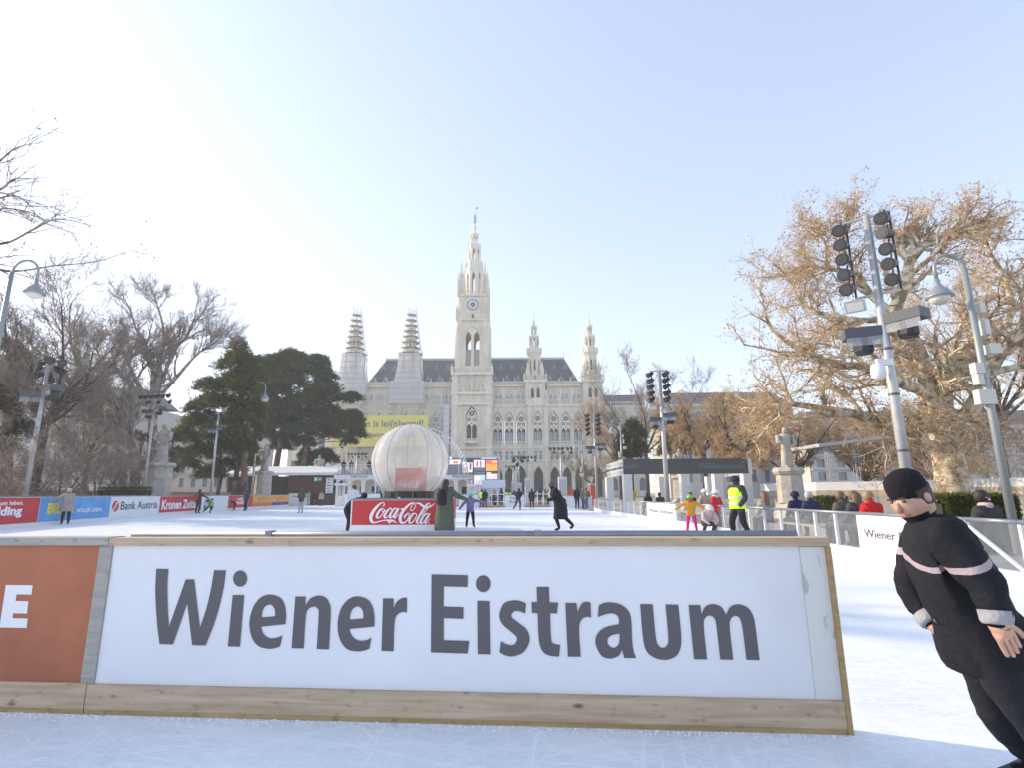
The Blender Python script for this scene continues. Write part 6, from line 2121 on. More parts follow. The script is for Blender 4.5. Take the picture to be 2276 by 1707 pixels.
class Grow:
    def __init__(s, seed, wander=.22, up=.12, droop=0.0, ratio=.62, maxlev=5, kids=(0, 7, 7, 6, 5, 0), spread=.85, rmin=.008, taper=.55, twig_len=.5):
        s.r = random.Random(seed)
        s.__dict__.update(wander=wander, up=up, droop=droop, ratio=ratio, maxlev=maxlev, kids=kids, spread=spread, rmin=rmin, taper=taper, twig_len=twig_len)
        s.thick, s.thin, s.tips = [], [], []
    def rv(s):
        r = s.r
        return Vector((r.gauss(0, 1), r.gauss(0, 1), r.gauss(0, 1)))
    def seg(s, a, b, r0, r1):
        (s.thick if r0 > .035 else s.thin).append((*a, *b, r0, r1))
    def limb(s, pts, r0, r1, lev=1, kid_len=None, nk=None):
        """a guided limb along given points, with branches of its own"""
        pts = [Vector(p) for p in pts]
        P = []
        n = len(pts)
        for i in range(n - 1):
            p0, p1, p2, p3 = (pts[max(0, min(n - 1, i + k))] for k in (-1, 0, 1, 2))
            for k in range(4):
                t = k / 4
                P.append(.5 * ((2 * p1) + (p2 - p0) * t + (2 * p0 - 5 * p1 + 4 * p2 - p3) * t * t + (-p0 + 3 * p1 - 3 * p2 + p3) * t**3))
        P.append(pts[-1])
        L = sum((P[i + 1] - P[i]).length for i in range(len(P) - 1))
        m = len(P) - 1
        for i in range(m):
            a, b = i / m, (i + 1) / m
            s.seg(P[i], P[i + 1], r0 + (r1 - r0) * a, r0 + (r1 - r0) * b)
        kl = kid_len or L * .5
        for _ in range(nk if nk is not None else s.kids[lev]):
            f = s.r.uniform(.2, 1.0)
            i = min(m - 1, int(f * m))
            d = (P[i + 1] - P[i]).normalized()
            p = P[i].lerp(P[i + 1], f * m - i)
            s.child(p, d, kl * s.r.uniform(.6, 1.15), (r0 + (r1 - r0) * f) * .6, lev + 1)
        s.child(P[-1], (P[-1] - P[-2]).normalized(), kl * .8, r1, lev + 1, 0.2)
    def child(s, p, d, L, r, lev, spread=None):
        sp = s.spread if spread is None else spread
        o = s.rv(); o -= d * o.dot(d)
        if o.length > 1e-6: o.normalize()
        nd = (d + o * sp * s.r.uniform(.6, 1.4) + Vector((0, 0, s.up))).normalized()
        s.branch(p, nd, L, r, lev)
    def branch(s, p, d, L, r, lev):
        n = 5 if lev <= 2 else (4 if lev == 3 else 3)
        r = max(r, s.rmin)
        r1 = max(s.rmin * .7, r * (1 - s.taper))
        pts = [p]
        dd = d
        for i in range(n):
            dd = (dd + s.rv() * s.wander * (.6 if lev < 3 else 1.0) + Vector((0, 0, s.up * .5 - s.droop * (i + 1) / n * (1 if lev >= 2 else .2)))).normalized()
            q = pts[-1] + dd * (L / n)
            if q.z < .6: q.z = .6
            s.seg(pts[-1], q, r + (r1 - r) * i / n, r + (r1 - r) * (i + 1) / n)
            pts.append(q)
        if lev >= s.maxlev:
            s.tips.append((pts[-1], dd))
            s.tips.append((pts[-2], dd))
            return
        for _ in range(s.kids[lev]):
            f = s.r.uniform(.15, 1.0)
            i = min(n - 1, int(f * n))
            q = pts[i].lerp(pts[i + 1], f * n - i)
            s.child(q, (pts[i + 1] - pts[i]).normalized(), L * s.ratio * s.r.uniform(.6, 1.1), (r + (r1 - r) * f) * .6, lev + 1)
        s.child(pts[-1], dd, L * s.ratio, r1, lev + 1, .25)
    def finish(s, root, m_thick, m_twig, leaf=None, nleaf=0, ll=.12, lw=.08, seed=5):
        t = frusta('trunk', s.thick, 8, m_thick, root)
        c = frusta('crown', s.thin, 3, m_twig, root)
        if leaf and nleaf and s.tips:
            g = np.random.default_rng(seed)
            P = np.array([tuple(q[0]) for q in s.tips]); D = np.array([tuple(q[1]) for q in s.tips])
            k = g.integers(0, len(P), nleaf)
            leaf_cloud('withered_foliage', P[k] + g.normal(0, .18, (nleaf, 3)), D[k] + g.normal(0, .8, (nleaf, 3)) + np.array([0, 0, -.5]), ll, lw, leaf, root, seed)

def pp3(cx, cy, Y): return px(1650 + cx / 3.072, 360 + cy / 3.072, Y)
def pp4(cx, cy, Y): return px(1700 + cx / 3.318, 860 + cy / 3.318, Y)

# the great plane tree on the right
tY = 30
pl = thing('plane_tree', 'huge spreading plane tree with golden bare crown on the right', 'tree', (0, 0, 0))
g = Grow(11, wander=.34, up=.06, droop=.04, ratio=.58, maxlev=5, kids=(0, 9, 5, 4, 4, 0), spread=.95, rmin=.009)
b0 = pp4(1400, 850, tY); b0.z = 0
fork = pp4(1330, 420, tY)
g.limb([b0, (b0 + fork) / 2 + Vector((.05, 0, 0)), fork], .98, .66, 1, nk=0)
# swelling foot
g.thick += [(*b0, b0.x, b0.y, .5, 1.35, 1.02)]
kl = 2.9
A = [fork, pp4(1280, 250, tY), pp3(1290, 1620, tY), pp3(1230, 1380, tY - .6), pp3(1160, 1200, tY - 1), pp3(1050, 1030, tY - 1.5), pp3(1105, 830, tY - 2), pp3(1140, 690, tY - 2)]
g.limb(A, .52, .26, 1, kl, 7)
g.limb([pp3(1140, 690, tY - 2), pp3(1250, 560, tY - 2), pp3(1400, 490, tY - 2.5), pp3(1540, 430, tY - 3)], .24, .10, 1, 2.0, 10)
g.limb([pp3(1140, 690, tY - 2), pp3(1080, 560, tY - 1), pp3(1110, 480, tY - .5), pp3(1220, 350, tY)], .2, .08, 1, 2.0, 10)
g.limb([pp3(1050, 1030, tY - 1.5), pp3(900, 930, tY - 1), pp3(800, 780, tY - .5), pp3(690, 600, tY), pp3(710, 470, tY)], .22, .08, 1, 2.1, 11)
g.limb([fork, pp3(1380, 1600, tY + .5), pp3(1365, 1420, tY + 1), pp3(1425, 1340, tY + 1), pp3(1540, 1255, tY + 1.2), pp3(1720, 1200, tY + 1.5), pp3(1850, 1020, tY + 2)], .46, .16, 1, kl, 9)
g.limb([pp3(1850, 1020, tY + 2), pp3(1800, 800, tY + 2), pp3(1700, 640, tY + 2), pp3(1640, 500, tY + 2)], .2, .08, 1, 2.0, 10)
g.limb([fork, pp3(1590, 1650, tY - .8), pp3(1690, 1430, tY - 1.5), pp3(1790, 1270, tY - 2), pp3(1960, 1080, tY - 2.5), pp3(2050, 850, tY - 3)], .46, .16, 1, kl, 11)
g.limb([fork + Vector((-.2, 0, .6)), pp3(1290, 1610, tY - 1), pp3(1110, 1520, tY - 2), pp3(930, 1440, tY - 2.6), pp3(820, 1395, tY - 3), pp3(600, 1375, tY - 3.4), pp3(400, 1290, tY - 3.4), pp3(210, 1150, tY - 3)], .36, .10, 1, 2.5, 15)
g.limb([fork + Vector((-.3, 0, -.3)), pp4(930, 330, tY - 1), pp4(700, 215, tY - 1.5), pp4(430, 165, tY - 1.5), pp4(200, 130, tY - 1), pp4(20, 150, tY)], .34, .10, 1, 2.4, 16)
g.limb([pp3(1050, 1030, tY - 1.5), pp3(860, 1080, tY - 1.5), pp3(600, 1045, tY - 1), pp3(420, 985, tY), pp3(330, 820, tY)], .2, .07, 1, 2.5, 13)
g.limb([pp3(830, 820, tY - .6), pp3(700, 745, tY), pp3(575, 730, tY + .5), pp3(440, 705, tY + 1), pp3(300, 760, tY + 1.4)], .17, .06, 1, 2.3, 12)
g.limb([pp3(575, 730, tY + .5), pp3(570, 560, tY + .5), pp3(510, 480, tY)], .11, .05, 1, 1.9, 8)
# low hanging branches round the trunk
for k, (x, y) in enumerate([(1000, 600), (1150, 560), (1330, 520), (1550, 560), (1700, 480), (1850, 420), (880, 520)]):
    g.limb([fork + Vector((0, 0, .4)), pp4((1330 + x) / 2, 260, tY - 2), pp4(x, 330, tY - 3.2), pp4(x + 20, y, tY - 3.6)], .10, .03, 2, 1.7, 12)
g.finish(pl, BK_PLANE, BK_TWIG, LF_GOLD, 15000, .11, .085)
print('plane', len(g.thick), len(g.thin), len(g.tips))

def bare_tree(label, base, h, r, seed, m1, m2, name='bare_tree', limbs=6, leaf=None, nleaf=0, spread=.75, up=.25, droop=0.0, kids=(0, 7, 6, 5, 4, 0), fork=.35, lean=(0, 0), limb_len=.55, rmin=.010, maxlev=5, group=None, ratio=.6, wander=.25, kid=.27):
    t = thing(name, label, 'tree', (0, 0, 0), 0, group)
    g = Grow(seed, wander=wander, up=up * .5, droop=droop, ratio=ratio, maxlev=maxlev, kids=kids, spread=spread, rmin=rmin)
    b = Vector(base); b.z = -.05
    f = b + Vector((lean[0], lean[1], h * fork))
    g.limb([b, b.lerp(f, .5) + Vector((lean[0] * -.1, 0, 0)), f], r, r * .75, 1, nk=0)
    for k in range(limbs):
        az = 2 * math.pi * (k + g.r.uniform(-.3, .3)) / limbs
        el = g.r.uniform(.55, 1.15)
        d = Vector((math.cos(az) * math.cos(el), math.sin(az) * math.cos(el), math.sin(el)))
        L = h * limb_len * g.r.uniform(.8, 1.15)
        q1 = f + d * L * .5 + g.rv() * L * .05
        q2 = f + d * L + Vector((0, 0, L * up * .4)) + g.rv() * L * .06
        g.limb([f, q1, q2], r * .38, r * .12, 1, L * kid)
    g.finish(t, m1, m2, leaf, nleaf)
    return t, g
def ground_at(u, Y): 
    p = px(u, 1090, Y); return (p.x, p.y, 0)
def height_at(u, v, Y): return px(u, v, Y).z

# left side: far dark tree, pale plane tree, dense shrubs
G_BT = 'bare trees on the left side of the rink'
bare_tree('dark bare tree with dense twigs at the far left', ground_at(75, 33), height_at(75, 640, 33), .30, 22, BK_DARK, BK_DTWIG, rmin=.007, limbs=9, kids=(0, 10, 6, 5, 4, 0), fork=.38, limb_len=.40, spread=.75, kid=.34, ratio=.62, group=G_BT)
pt_ = thing('bare_tree', 'pale barked plane tree with rounded bare crown behind the left statue', 'tree', (0, 0, 0), 0, G_BT)
def pc2(cx, cy, Y): return px(cx / 3.318, 740 + cy / 3.318, Y)
def pc0(cx, cy, Y): return px(cx / 3.318, 300 + cy / 3.318, Y)
gY = 50
g = Grow(31, wander=.20, up=.12, droop=0, ratio=.64, maxlev=5, kids=(0, 8, 6, 5, 5, 0), spread=.62, rmin=.008)
bb = pc2(1120, 1180, gY); bb.z = 0
f0 = pc2(1125, 520, gY)
g.limb([bb, pc2(1120, 850, gY), f0], .5, .38, 1, nk=0)
for pts_ in ([f0, pc2(1130, 300, gY), pc0(1195, 1600, gY), pc0(1200, 1400, gY), pc0(1150, 1230, gY)],
             [f0, pc2(1030, 400, gY), pc2(950, 200, gY - 1), pc0(1080, 1560, gY - 1), pc0(1000, 1420, gY - 1), pc0(960, 1280, gY - 1)],
             [f0, pc2(1200, 330, gY + 1), pc0(1290, 1580, gY + 1), pc0(1380, 1480, gY + 1), pc0(1440, 1330, gY + 1)],
             [f0, pc2(1280, 350, gY), pc0(1420, 1650, gY), pc0(1520, 1560, gY)],
             [f0, pc2(1000, 430, gY - 2), pc2(880, 300, gY - 2), pc2(760, 200, gY - 2), pc0(700, 1560, gY - 2)]):
    g.limb(pts_, .24, .06, 1, 2.5, 13)
b2 = pc2(930, 1100, gY - 5); b2.z = 0
g.limb([b2, pc2(900, 920, gY - 5), pc2(800, 700, gY - 5), pc2(650, 580, gY - 5), pc2(540, 390, gY - 5), pc2(430, 280, gY - 5)], .34, .12, 1, 4.0, 10)
b3 = pc2(1000, 1100, gY - 4); b3.z = 0
g.limb([b3, pc2(985, 930, gY - 4), pc2(900, 580, gY - 4), pc2(760, 430, gY - 4), pc2(600, 265, gY - 4), pc2(520, 60, gY - 4)], .36, .12, 1, 4.2, 11)
g.finish(pt_, BK_GREY, BK_GTWIG, LF_BROWN, 1500, .12, .09)
bare_tree('bare tree with fine brown twigs between the far left mast and the statue', ground_at(185, 46), height_at(185, 830, 46), .24, 23, BK_DARK, BK_GTWIG, limbs=6, leaf=LF_BROWN, nleaf=1800, kids=(0, 8, 6, 5, 4, 0), group=G_BT)
# low twiggy shrubs behind the left boards
for k, (u, Y, v, lab) in enumerate([(60, 31, 905, 'twiggy brown shrub behind the far left mast'), (135, 35, 890, 'twiggy brown shrub above the beige coated woman'), (215, 39, 880, 'twiggy brown shrub left of the dark hedge'), (280, 44, 930, 'twiggy brown shrub just left of the stone statue')]):
    bare_tree(lab, ground_at(u, Y), height_at(u, v, Y), .13, 40 + k, BK_DARK, BK_DTWIG, 'bare_shrub', limbs=9, leaf=LF_BROWN, nleaf=250, rmin=.007, fork=.12, limb_len=.55, spread=.95, up=.1, kids=(0, 6, 5, 4, 3, 0), group='bare shrubs behind the left boards')
# overhanging branch from a tree outside the picture at the left
ov = thing('bare_tree', 'thin bare branches reaching in at the upper left edge', 'tree', (0, 0, 0), 0, G_BT)
g = Grow(51, wander=.2, up=.02, droop=.04, ratio=.55, maxlev=5, kids=(0, 5, 4, 3, 2, 0), spread=.6, rmin=.005)
oY = 14
tb = px(-330, 1090, oY); tb.z = 0
tt = px(-260, 560, oY)
g.limb([tb, tb.lerp(tt, .5), tt], .32, .22, 1, nk=0)
for pts_ in ([tt, pc0(-300, 700, oY), pc0(0, 800, oY), pc0(250, 690, oY), pc0(430, 615, oY), pc0(700, 670, oY)],
             [tt, pc0(-300, 500, oY), pc0(0, 400, oY), pc0(100, 320, oY), pc0(260, 320, oY)],
             [tt, pc0(-300, 900, oY), pc0(50, 1000, oY + 1), pc0(400, 960, oY + 1), pc0(700, 930, oY + 1), pc0(930, 860, oY + 1)],
             [tt, pc0(-350, 350, oY), pc0(-60, 230, oY), pc0(100, 100, oY), pc0(230, 60, oY)],
             [tt, pc0(-250, 620, oY), pc0(0, 540, oY), pc0(200, 560, oY), pc0(330, 620, oY)],
             [tt, pc0(-250, 560, oY), pc0(0, 460, oY), pc0(130, 450, oY), pc0(250, 540, oY)]):
    g.limb(pts_, .055, .009, 2, 1.2, 9)
g.finish(ov, BK_DARK, BK_DTWIG, LF_BROWN, 150, .06, .05)

# right side: willow-like brown trees, small bare trees
G_RT = 'bare trees on the right side of the rink'
bare_tree('brown drooping tree behind the Willkommen gate', ground_at(1570, 58), height_at(1560, 835, 58), .35, 61, BK_DARK, BK_GOLD, limbs=8, leaf=LF_BROWN, nleaf=5000, droop=.55, up=.25, kids=(0, 9, 7, 6, 4, 0), fork=.4, limb_len=.45, group=G_RT)
bare_tree('golden drooping tree right of the gate in front of the grey building', ground_at(1655, 50), height_at(1650, 880, 50), .3, 62, BK_DARK, BK_GOLD, limbs=8, leaf=LF_BROWN, nleaf=5000, droop=.5, up=.2, kids=(0, 9, 7, 6, 4, 0), fork=.35, limb_len=.5, group=G_RT)
bare_tree('bare tree with thin upswept crown left of the gate sign', ground_at(1440, 75), height_at(1440, 815, 75), .32, 63, BK_DARK, BK_GTWIG, limbs=7, leaf=LF_BROWN, nleaf=2500, kids=(0, 8, 6, 5, 4, 0), group=G_RT)
bare_tree('small tree with orange leaves before the town hall arcade', ground_at(1318, 68), height_at(1318, 1000, 68), .16, 64, BK_GREY, BK_GOLD, limbs=6, leaf=LF_BROWN, nleaf=1600, kids=(0, 7, 5, 4, 3, 0), group=G_RT)
bare_tree('bare tree with golden twigs between the town hall and the gate', ground_at(1380, 82), height_at(1370, 890, 82), .28, 65, BK_DARK, BK_GOLD, limbs=7, leaf=LF_BROWN, nleaf=2600, kids=(0, 8, 6, 5, 4, 0), group=G_RT)
bare_tree('tall bare tree at the right edge behind the plane tree', ground_at(2240, 44), height_at(2230, 640, 44), .4, 66, BK_DARK, BK_TWIG, limbs=8, leaf=LF_BROWN, nleaf=5000, kids=(0, 9, 7, 5, 4, 0), group=G_RT)
bare_tree('bare tree with dense twigs behind the robed statue', ground_at(1770, 55), height_at(1770, 880, 55), .32, 67, BK_DARK, BK_TWIG, limbs=8, leaf=LF_BROWN, nleaf=6000, kids=(0, 9, 7, 5, 4, 0), fork=.25, group=G_RT)
bare_tree('dense low tree behind the stage canopy', ground_at(1930, 52), height_at(1920, 900, 52), .3, 68, BK_DARK, BK_TWIG, limbs=8, leaf=LF_BROWN, nleaf=6000, kids=(0, 9, 7, 5, 4, 0), fork=.22, group=G_RT)
bare_tree('dense low tree behind the plane tree trunk', ground_at(2090, 46), height_at(2090, 880, 46), .3, 69, BK_DARK, BK_TWIG, limbs=8, leaf=LF_BROWN, nleaf=6000, kids=(0, 9, 7, 5, 4, 0), fork=.22, group=G_RT)

# ---- pines: trunk, boughs and needle pads measured as (u, v, half width, half height) on crops of the photograph
def pine(label, Y, pads, trunks, conv, m, seed, dens=1.0, group='dark pines', blade=.30, depth=1.0, name='pine_tree'):
    t = thing(name, label, 'tree', (0, 0, 0), 0, group)
    g = np.random.default_rng(seed)
    segs = []
    tops = []
    for tr_pts in trunks:
        W_ = [conv(x, y, Y) for x, y in tr_pts[0]]
        W_[0].z = -.05
        n = len(W_)
        for i in range(n - 1):
            f0, f1 = i / (n - 1), (i + 1) / (n - 1)
            segs.append((*W_[i], *W_[i + 1], tr_pts[1] * (1 - .5 * f0), tr_pts[1] * (1 - .5 * f1)))
        tops.append(W_)
    P, D = [], []
    for (x, y, rx, ry) in pads:
        c = conv(x, y, Y); e = conv(x + rx, y, Y); u_ = conv(x, y - ry, Y)
        ax, az = (e - c).length, (u_ - c).length
        c.y += g.normal(0, ax * .8 * depth)
        cc = np.array(c)
        # bough from the nearest trunk point
        best = min((q for w in tops for q in w), key=lambda q: (q.x - c.x)**2 + (q.z - min(c.z, q.z) - (c.z - q.z) * .6)**2 + (q.z - c.z + 1.2)**2)
        mid = best.lerp(c, .5) + Vector((0, 0, .3))
        segs += [(*best, *mid, .10, .07), (*mid, *c, .07, .03)]
        az *= 1.38; ax *= 1.08
        nt = int(190 * dens * (ax * az) ** .75)
        d = g.normal(size=(nt, 3)); d /= np.linalg.norm(d, axis=1, keepdims=True)
        rr = g.uniform(.25, 1.0, (nt, 1)) ** .5 * np.where(g.uniform(size=(nt, 1)) < .22, g.uniform(1.1, 1.5, (nt, 1)), g.uniform(.8, 1.1, (nt, 1)))
        d[:, 2] = np.abs(d[:, 2]) * 1.25 - .55
        tuft = cc[None] + d * rr * np.array([ax, ax * 1.0 * depth, az])
        k = 7
        out = d + np.array([0, 0, .5])
        P.append(np.repeat(tuft, k, 0) + g.normal(0, .05, (nt * k, 3)))
        D.append(np.repeat(out, k, 0) + g.normal(0, .75, (nt * k, 3)))
    frusta('trunk', segs, 7, BK_PINE, t)
    P, D = np.concatenate(P), np.concatenate(D)
    leaf_cloud('crown', P, D, blade * 1.25, blade * .2, m, t, seed)
    return len(P)
def cA(x, y, Y): return px(400 + x / 3.317, 720 + y / 3.317, Y)
padsA = [(430,150,60,50),(400,220,80,60),(350,290,110,60),(480,260,80,60),(290,370,110,60),(450,370,120,70),(260,470,100,60),(380,480,130,70),(500,470,90,60),(110,620,90,60),(200,570,100,60),(330,590,120,70),(470,580,110,70),(60,720,80,70),(180,700,110,60),(330,700,110,70),(440,690,110,60),(70,830,80,60),(200,830,110,70),(350,800,120,70),(480,800,90,60),(60,930,90,60),(190,960,110,60),(330,930,120,70),(460,910,90,60),(110,1040,90,50),(300,1040,110,50),(430,1010,90,50),(170,1110,80,40),(540,350,70,70),(550,480,60,80),(540,650,70,80),(530,780,60,60),(530,920,60,60),(260,1100,90,40)]
n1 = pine('tall dark pine left of the pair of pines behind the boards', 57, padsA, [([(490,1240),(475,1100),(470,900),(450,600),(430,200)], .38), ([(390,1240),(420,1080),(400,850)], .32), ([(265,1230),(305,1130),(250,950)], .26)], cA, LF_PINE2, 71, 1.0)
padsB = [(590,300,70,50),(650,270,70,40),(720,290,80,50),(820,240,70,40),(880,260,90,45),(970,240,80,40),(1040,280,60,30),(1000,320,90,35),(1080,385,70,25),(930,370,120,40),(790,360,110,50),(660,390,100,60),(1040,430,90,30),(850,450,130,50),(960,490,120,40),(1130,510,90,35),(1230,520,70,30),(1200,560,70,25),(720,490,110,60),(620,500,80,70),(880,560,140,50),(1020,580,120,45),(700,600,110,60),(820,660,130,60),(960,680,140,55),(1110,660,110,50),(1240,680,80,40),(1310,700,30,50),(1180,750,110,45),(1270,800,60,35),(1030,790,110,45),(900,790,110,50),(760,740,110,60),(640,680,90,80),(620,800,70,60),(760,830,90,40),(920,870,70,40),(1220,860,50,25),(560,420,80,80),(570,600,70,80),(560,760,70,80),(560,880,60,60),(680,880,70,50),(1150,820,80,40),(1260,740,80,40),(1300,770,40,40)]
n2 = pine('broad dark pine with flat spreading boughs before the scaffolding', 84, padsB, [([(690,1240),(710,1050),(735,900),(760,750),(800,500),(850,300)], .55), ([(880,1140),(915,1000),(940,900),(950,750)], .45), ([(510,1240),(530,900),(575,650),(600,450)], .55)], cA, LF_PINE, 72, 1.0, blade=.42)
n3 = pine('small pine beside the little statue left of the kiosk', 88, [(1090,960,60,35),(1110,1000,60,35),(1040,1000,50,40),(980,1010,50,40),(1010,960,40,30),(900,1020,50,40),(930,960,40,50)], [([(1065,1120),(1065,1000),(1060,850)], .16), ([(985,1120),(980,1000)], .16)], cA, LF_PINE, 73, 1.0, blade=.36)
def cR(x, y, Y): return px(1400 + x / 3.607, 780 + y / 3.607, Y)
n4 = pine('dark green conifer behind the left part of the Willkommen gate', 62, [(20,600,60,50),(50,660,80,50),(20,720,80,60),(70,780,90,50),(-40,680,60,50),(-50,760,70,60),(20,820,100,50),(-60,830,60,40)], [([(10,1000),(10,800),(20,600)], .25)], cR, LF_PINE, 74, .9, group='conifers on the right', blade=.30, depth=.8)
n5 = pine('sunlit olive conifer behind the statue top above the gate sign', 64, [(400,510,50,50),(380,580,90,50),(350,650,90,50),(420,660,90,60),(320,720,90,50),(420,740,110,50),(330,800,100,50),(430,820,110,50)], [([(390,1000),(390,800),(395,520)], .25)], cR, LF_PINE2, 75, .9, group='conifers on the right', blade=.30, depth=.8)
n6 = pine('dark green bush low behind the right end of the gate', 60, [(820,760,90,50),(900,800,80,50),(850,840,110,40),(760,820,70,40)], [([(850,1000),(850,800)], .2)], cR, LF_PINE, 76, .8, group='conifers on the right', blade=.28)
n7 = pine('black ivy covered evergreen at the far left edge', 36, [(40,100,70,70),(20,200,90,90),(110,180,80,70),(60,320,110,90),(150,300,70,60),(20,450,90,90),(120,430,80,70),(60,560,110,70),(20,690,90,80),(100,700,80,60),(40,820,90,70)], [([(60,1200),(60,600),(60,200)], .4)], pc2, LF_DARK, 77, 1.1, group='dark evergreens', blade=.25)
n8 = pine('low olive pine bough behind the left statue', 48, [(880,950,60,25),(960,980,70,30),(1040,980,50,30),(1020,760,40,25),(1070,780,40,25),(1270,780,60,40),(1300,900,70,50),(1290,1000,60,40)], [([(1250,1190),(1260,1000),(1270,850)], .16), ([(1030,1190),(1030,900),(1040,780)], .12)], pc2, LF_PINE2, 78, 1.0, group='dark pines', blade=.26)
print('pines', n1, n2, n3, n4, n5, n6, n7, n8)
# ------------------------------------------------------------------ people
SKIN = mat('skin', (.46, .27, .20), .5, var=.14, vscale=22, bump=.15, bscale=120)
def skin_mesh(J, E, rad, sub=1, root='pelvis'):
    """continuous body: joints J name->(x,y,z), edges E, radii rad name->(a,b)"""
    names = list(J)
    idx = {n: i for i, n in enumerate(names)}
    me = bpy.data.meshes.new('tmp')
    me.from_pydata([tuple(J[n]) for n in names], [(idx[a], idx[b]) for a, b in E], [])
    ob = bpy.data.objects.new('tmp', me); COL.objects.link(ob)
    sk = ob.modifiers.new('skin', 'SKIN'); sk.use_smooth_shade = True
    for n, i in idx.items():
        r_ = rad[n]
        d = me.skin_vertices[0].data[i]
        d.radius = r_ if hasattr(r_, '__len__') else (r_, r_)
        d.use_root = (n == root)
    ss = ob.modifiers.new('sub', 'SUBSURF'); ss.levels = sub; ss.render_levels = sub
    dg = bpy.context.evaluated_depsgraph_get()
    out = bpy.data.meshes.new_from_object(ob.evaluated_get(dg))
    bpy.data.objects.remove(ob); bpy.data.meshes.remove(me)
    return out

BASE = {'pelvis': (0, 0, .93), 'waist': (0, 0, 1.08), 'chest': (0, 0, 1.29), 'neck': (0, .0, 1.47), 'jaw': (0, -.015, 1.55), 'crown': (0, -.01, 1.665),
        'shl': (-.185, 0, 1.40), 'ell': (-.245, .03, 1.14), 'wrl': (-.24, -.06, .93), 'hal': (-.235, -.10, .85),
        'shr': (.185, 0, 1.40), 'elr': (.245, .03, 1.14), 'wrr': (.24, -.06, .93), 'har': (.235, -.10, .85),
        'hil': (-.095, 0, .88), 'knl': (-.11, -.03, .49), 'anl': (-.12, .02, .10), 'tol': (-.13, -.15, .05),
        'hir': (.095, 0, .88), 'knr': (.11, -.03, .49), 'anr': (.12, .02, .10), 'tor': (.13, -.15, .05)}
EDG = [('pelvis', 'waist'), ('waist', 'chest'), ('chest', 'neck'), ('neck', 'jaw'), ('jaw', 'crown')]
for q in 'lr':
    EDG += [('chest', 'sh' + q), ('sh' + q, 'el' + q), ('el' + q, 'wr' + q), ('wr' + q, 'ha' + q), ('pelvis', 'hi' + q), ('hi' + q, 'kn' + q), ('kn' + q, 'an' + q), ('an' + q, 'to' + q)]
RAD = {'pelvis': (.155, .115), 'waist': (.145, .11), 'chest': (.17, .125), 'neck': .06, 'jaw': (.078, .085), 'crown': (.075, .085)}
for q in 'lr':
    RAD.update({'sh' + q: .08, 'el' + q: .06, 'wr' + q: .045, 'ha' + q: (.042, .03), 'hi' + q: .095, 'kn' + q: .07, 'an' + q: .055, 'to' + q: (.05, .04)})
def pose(**kw):
    d = dict(BASE); d.update(kw); return d
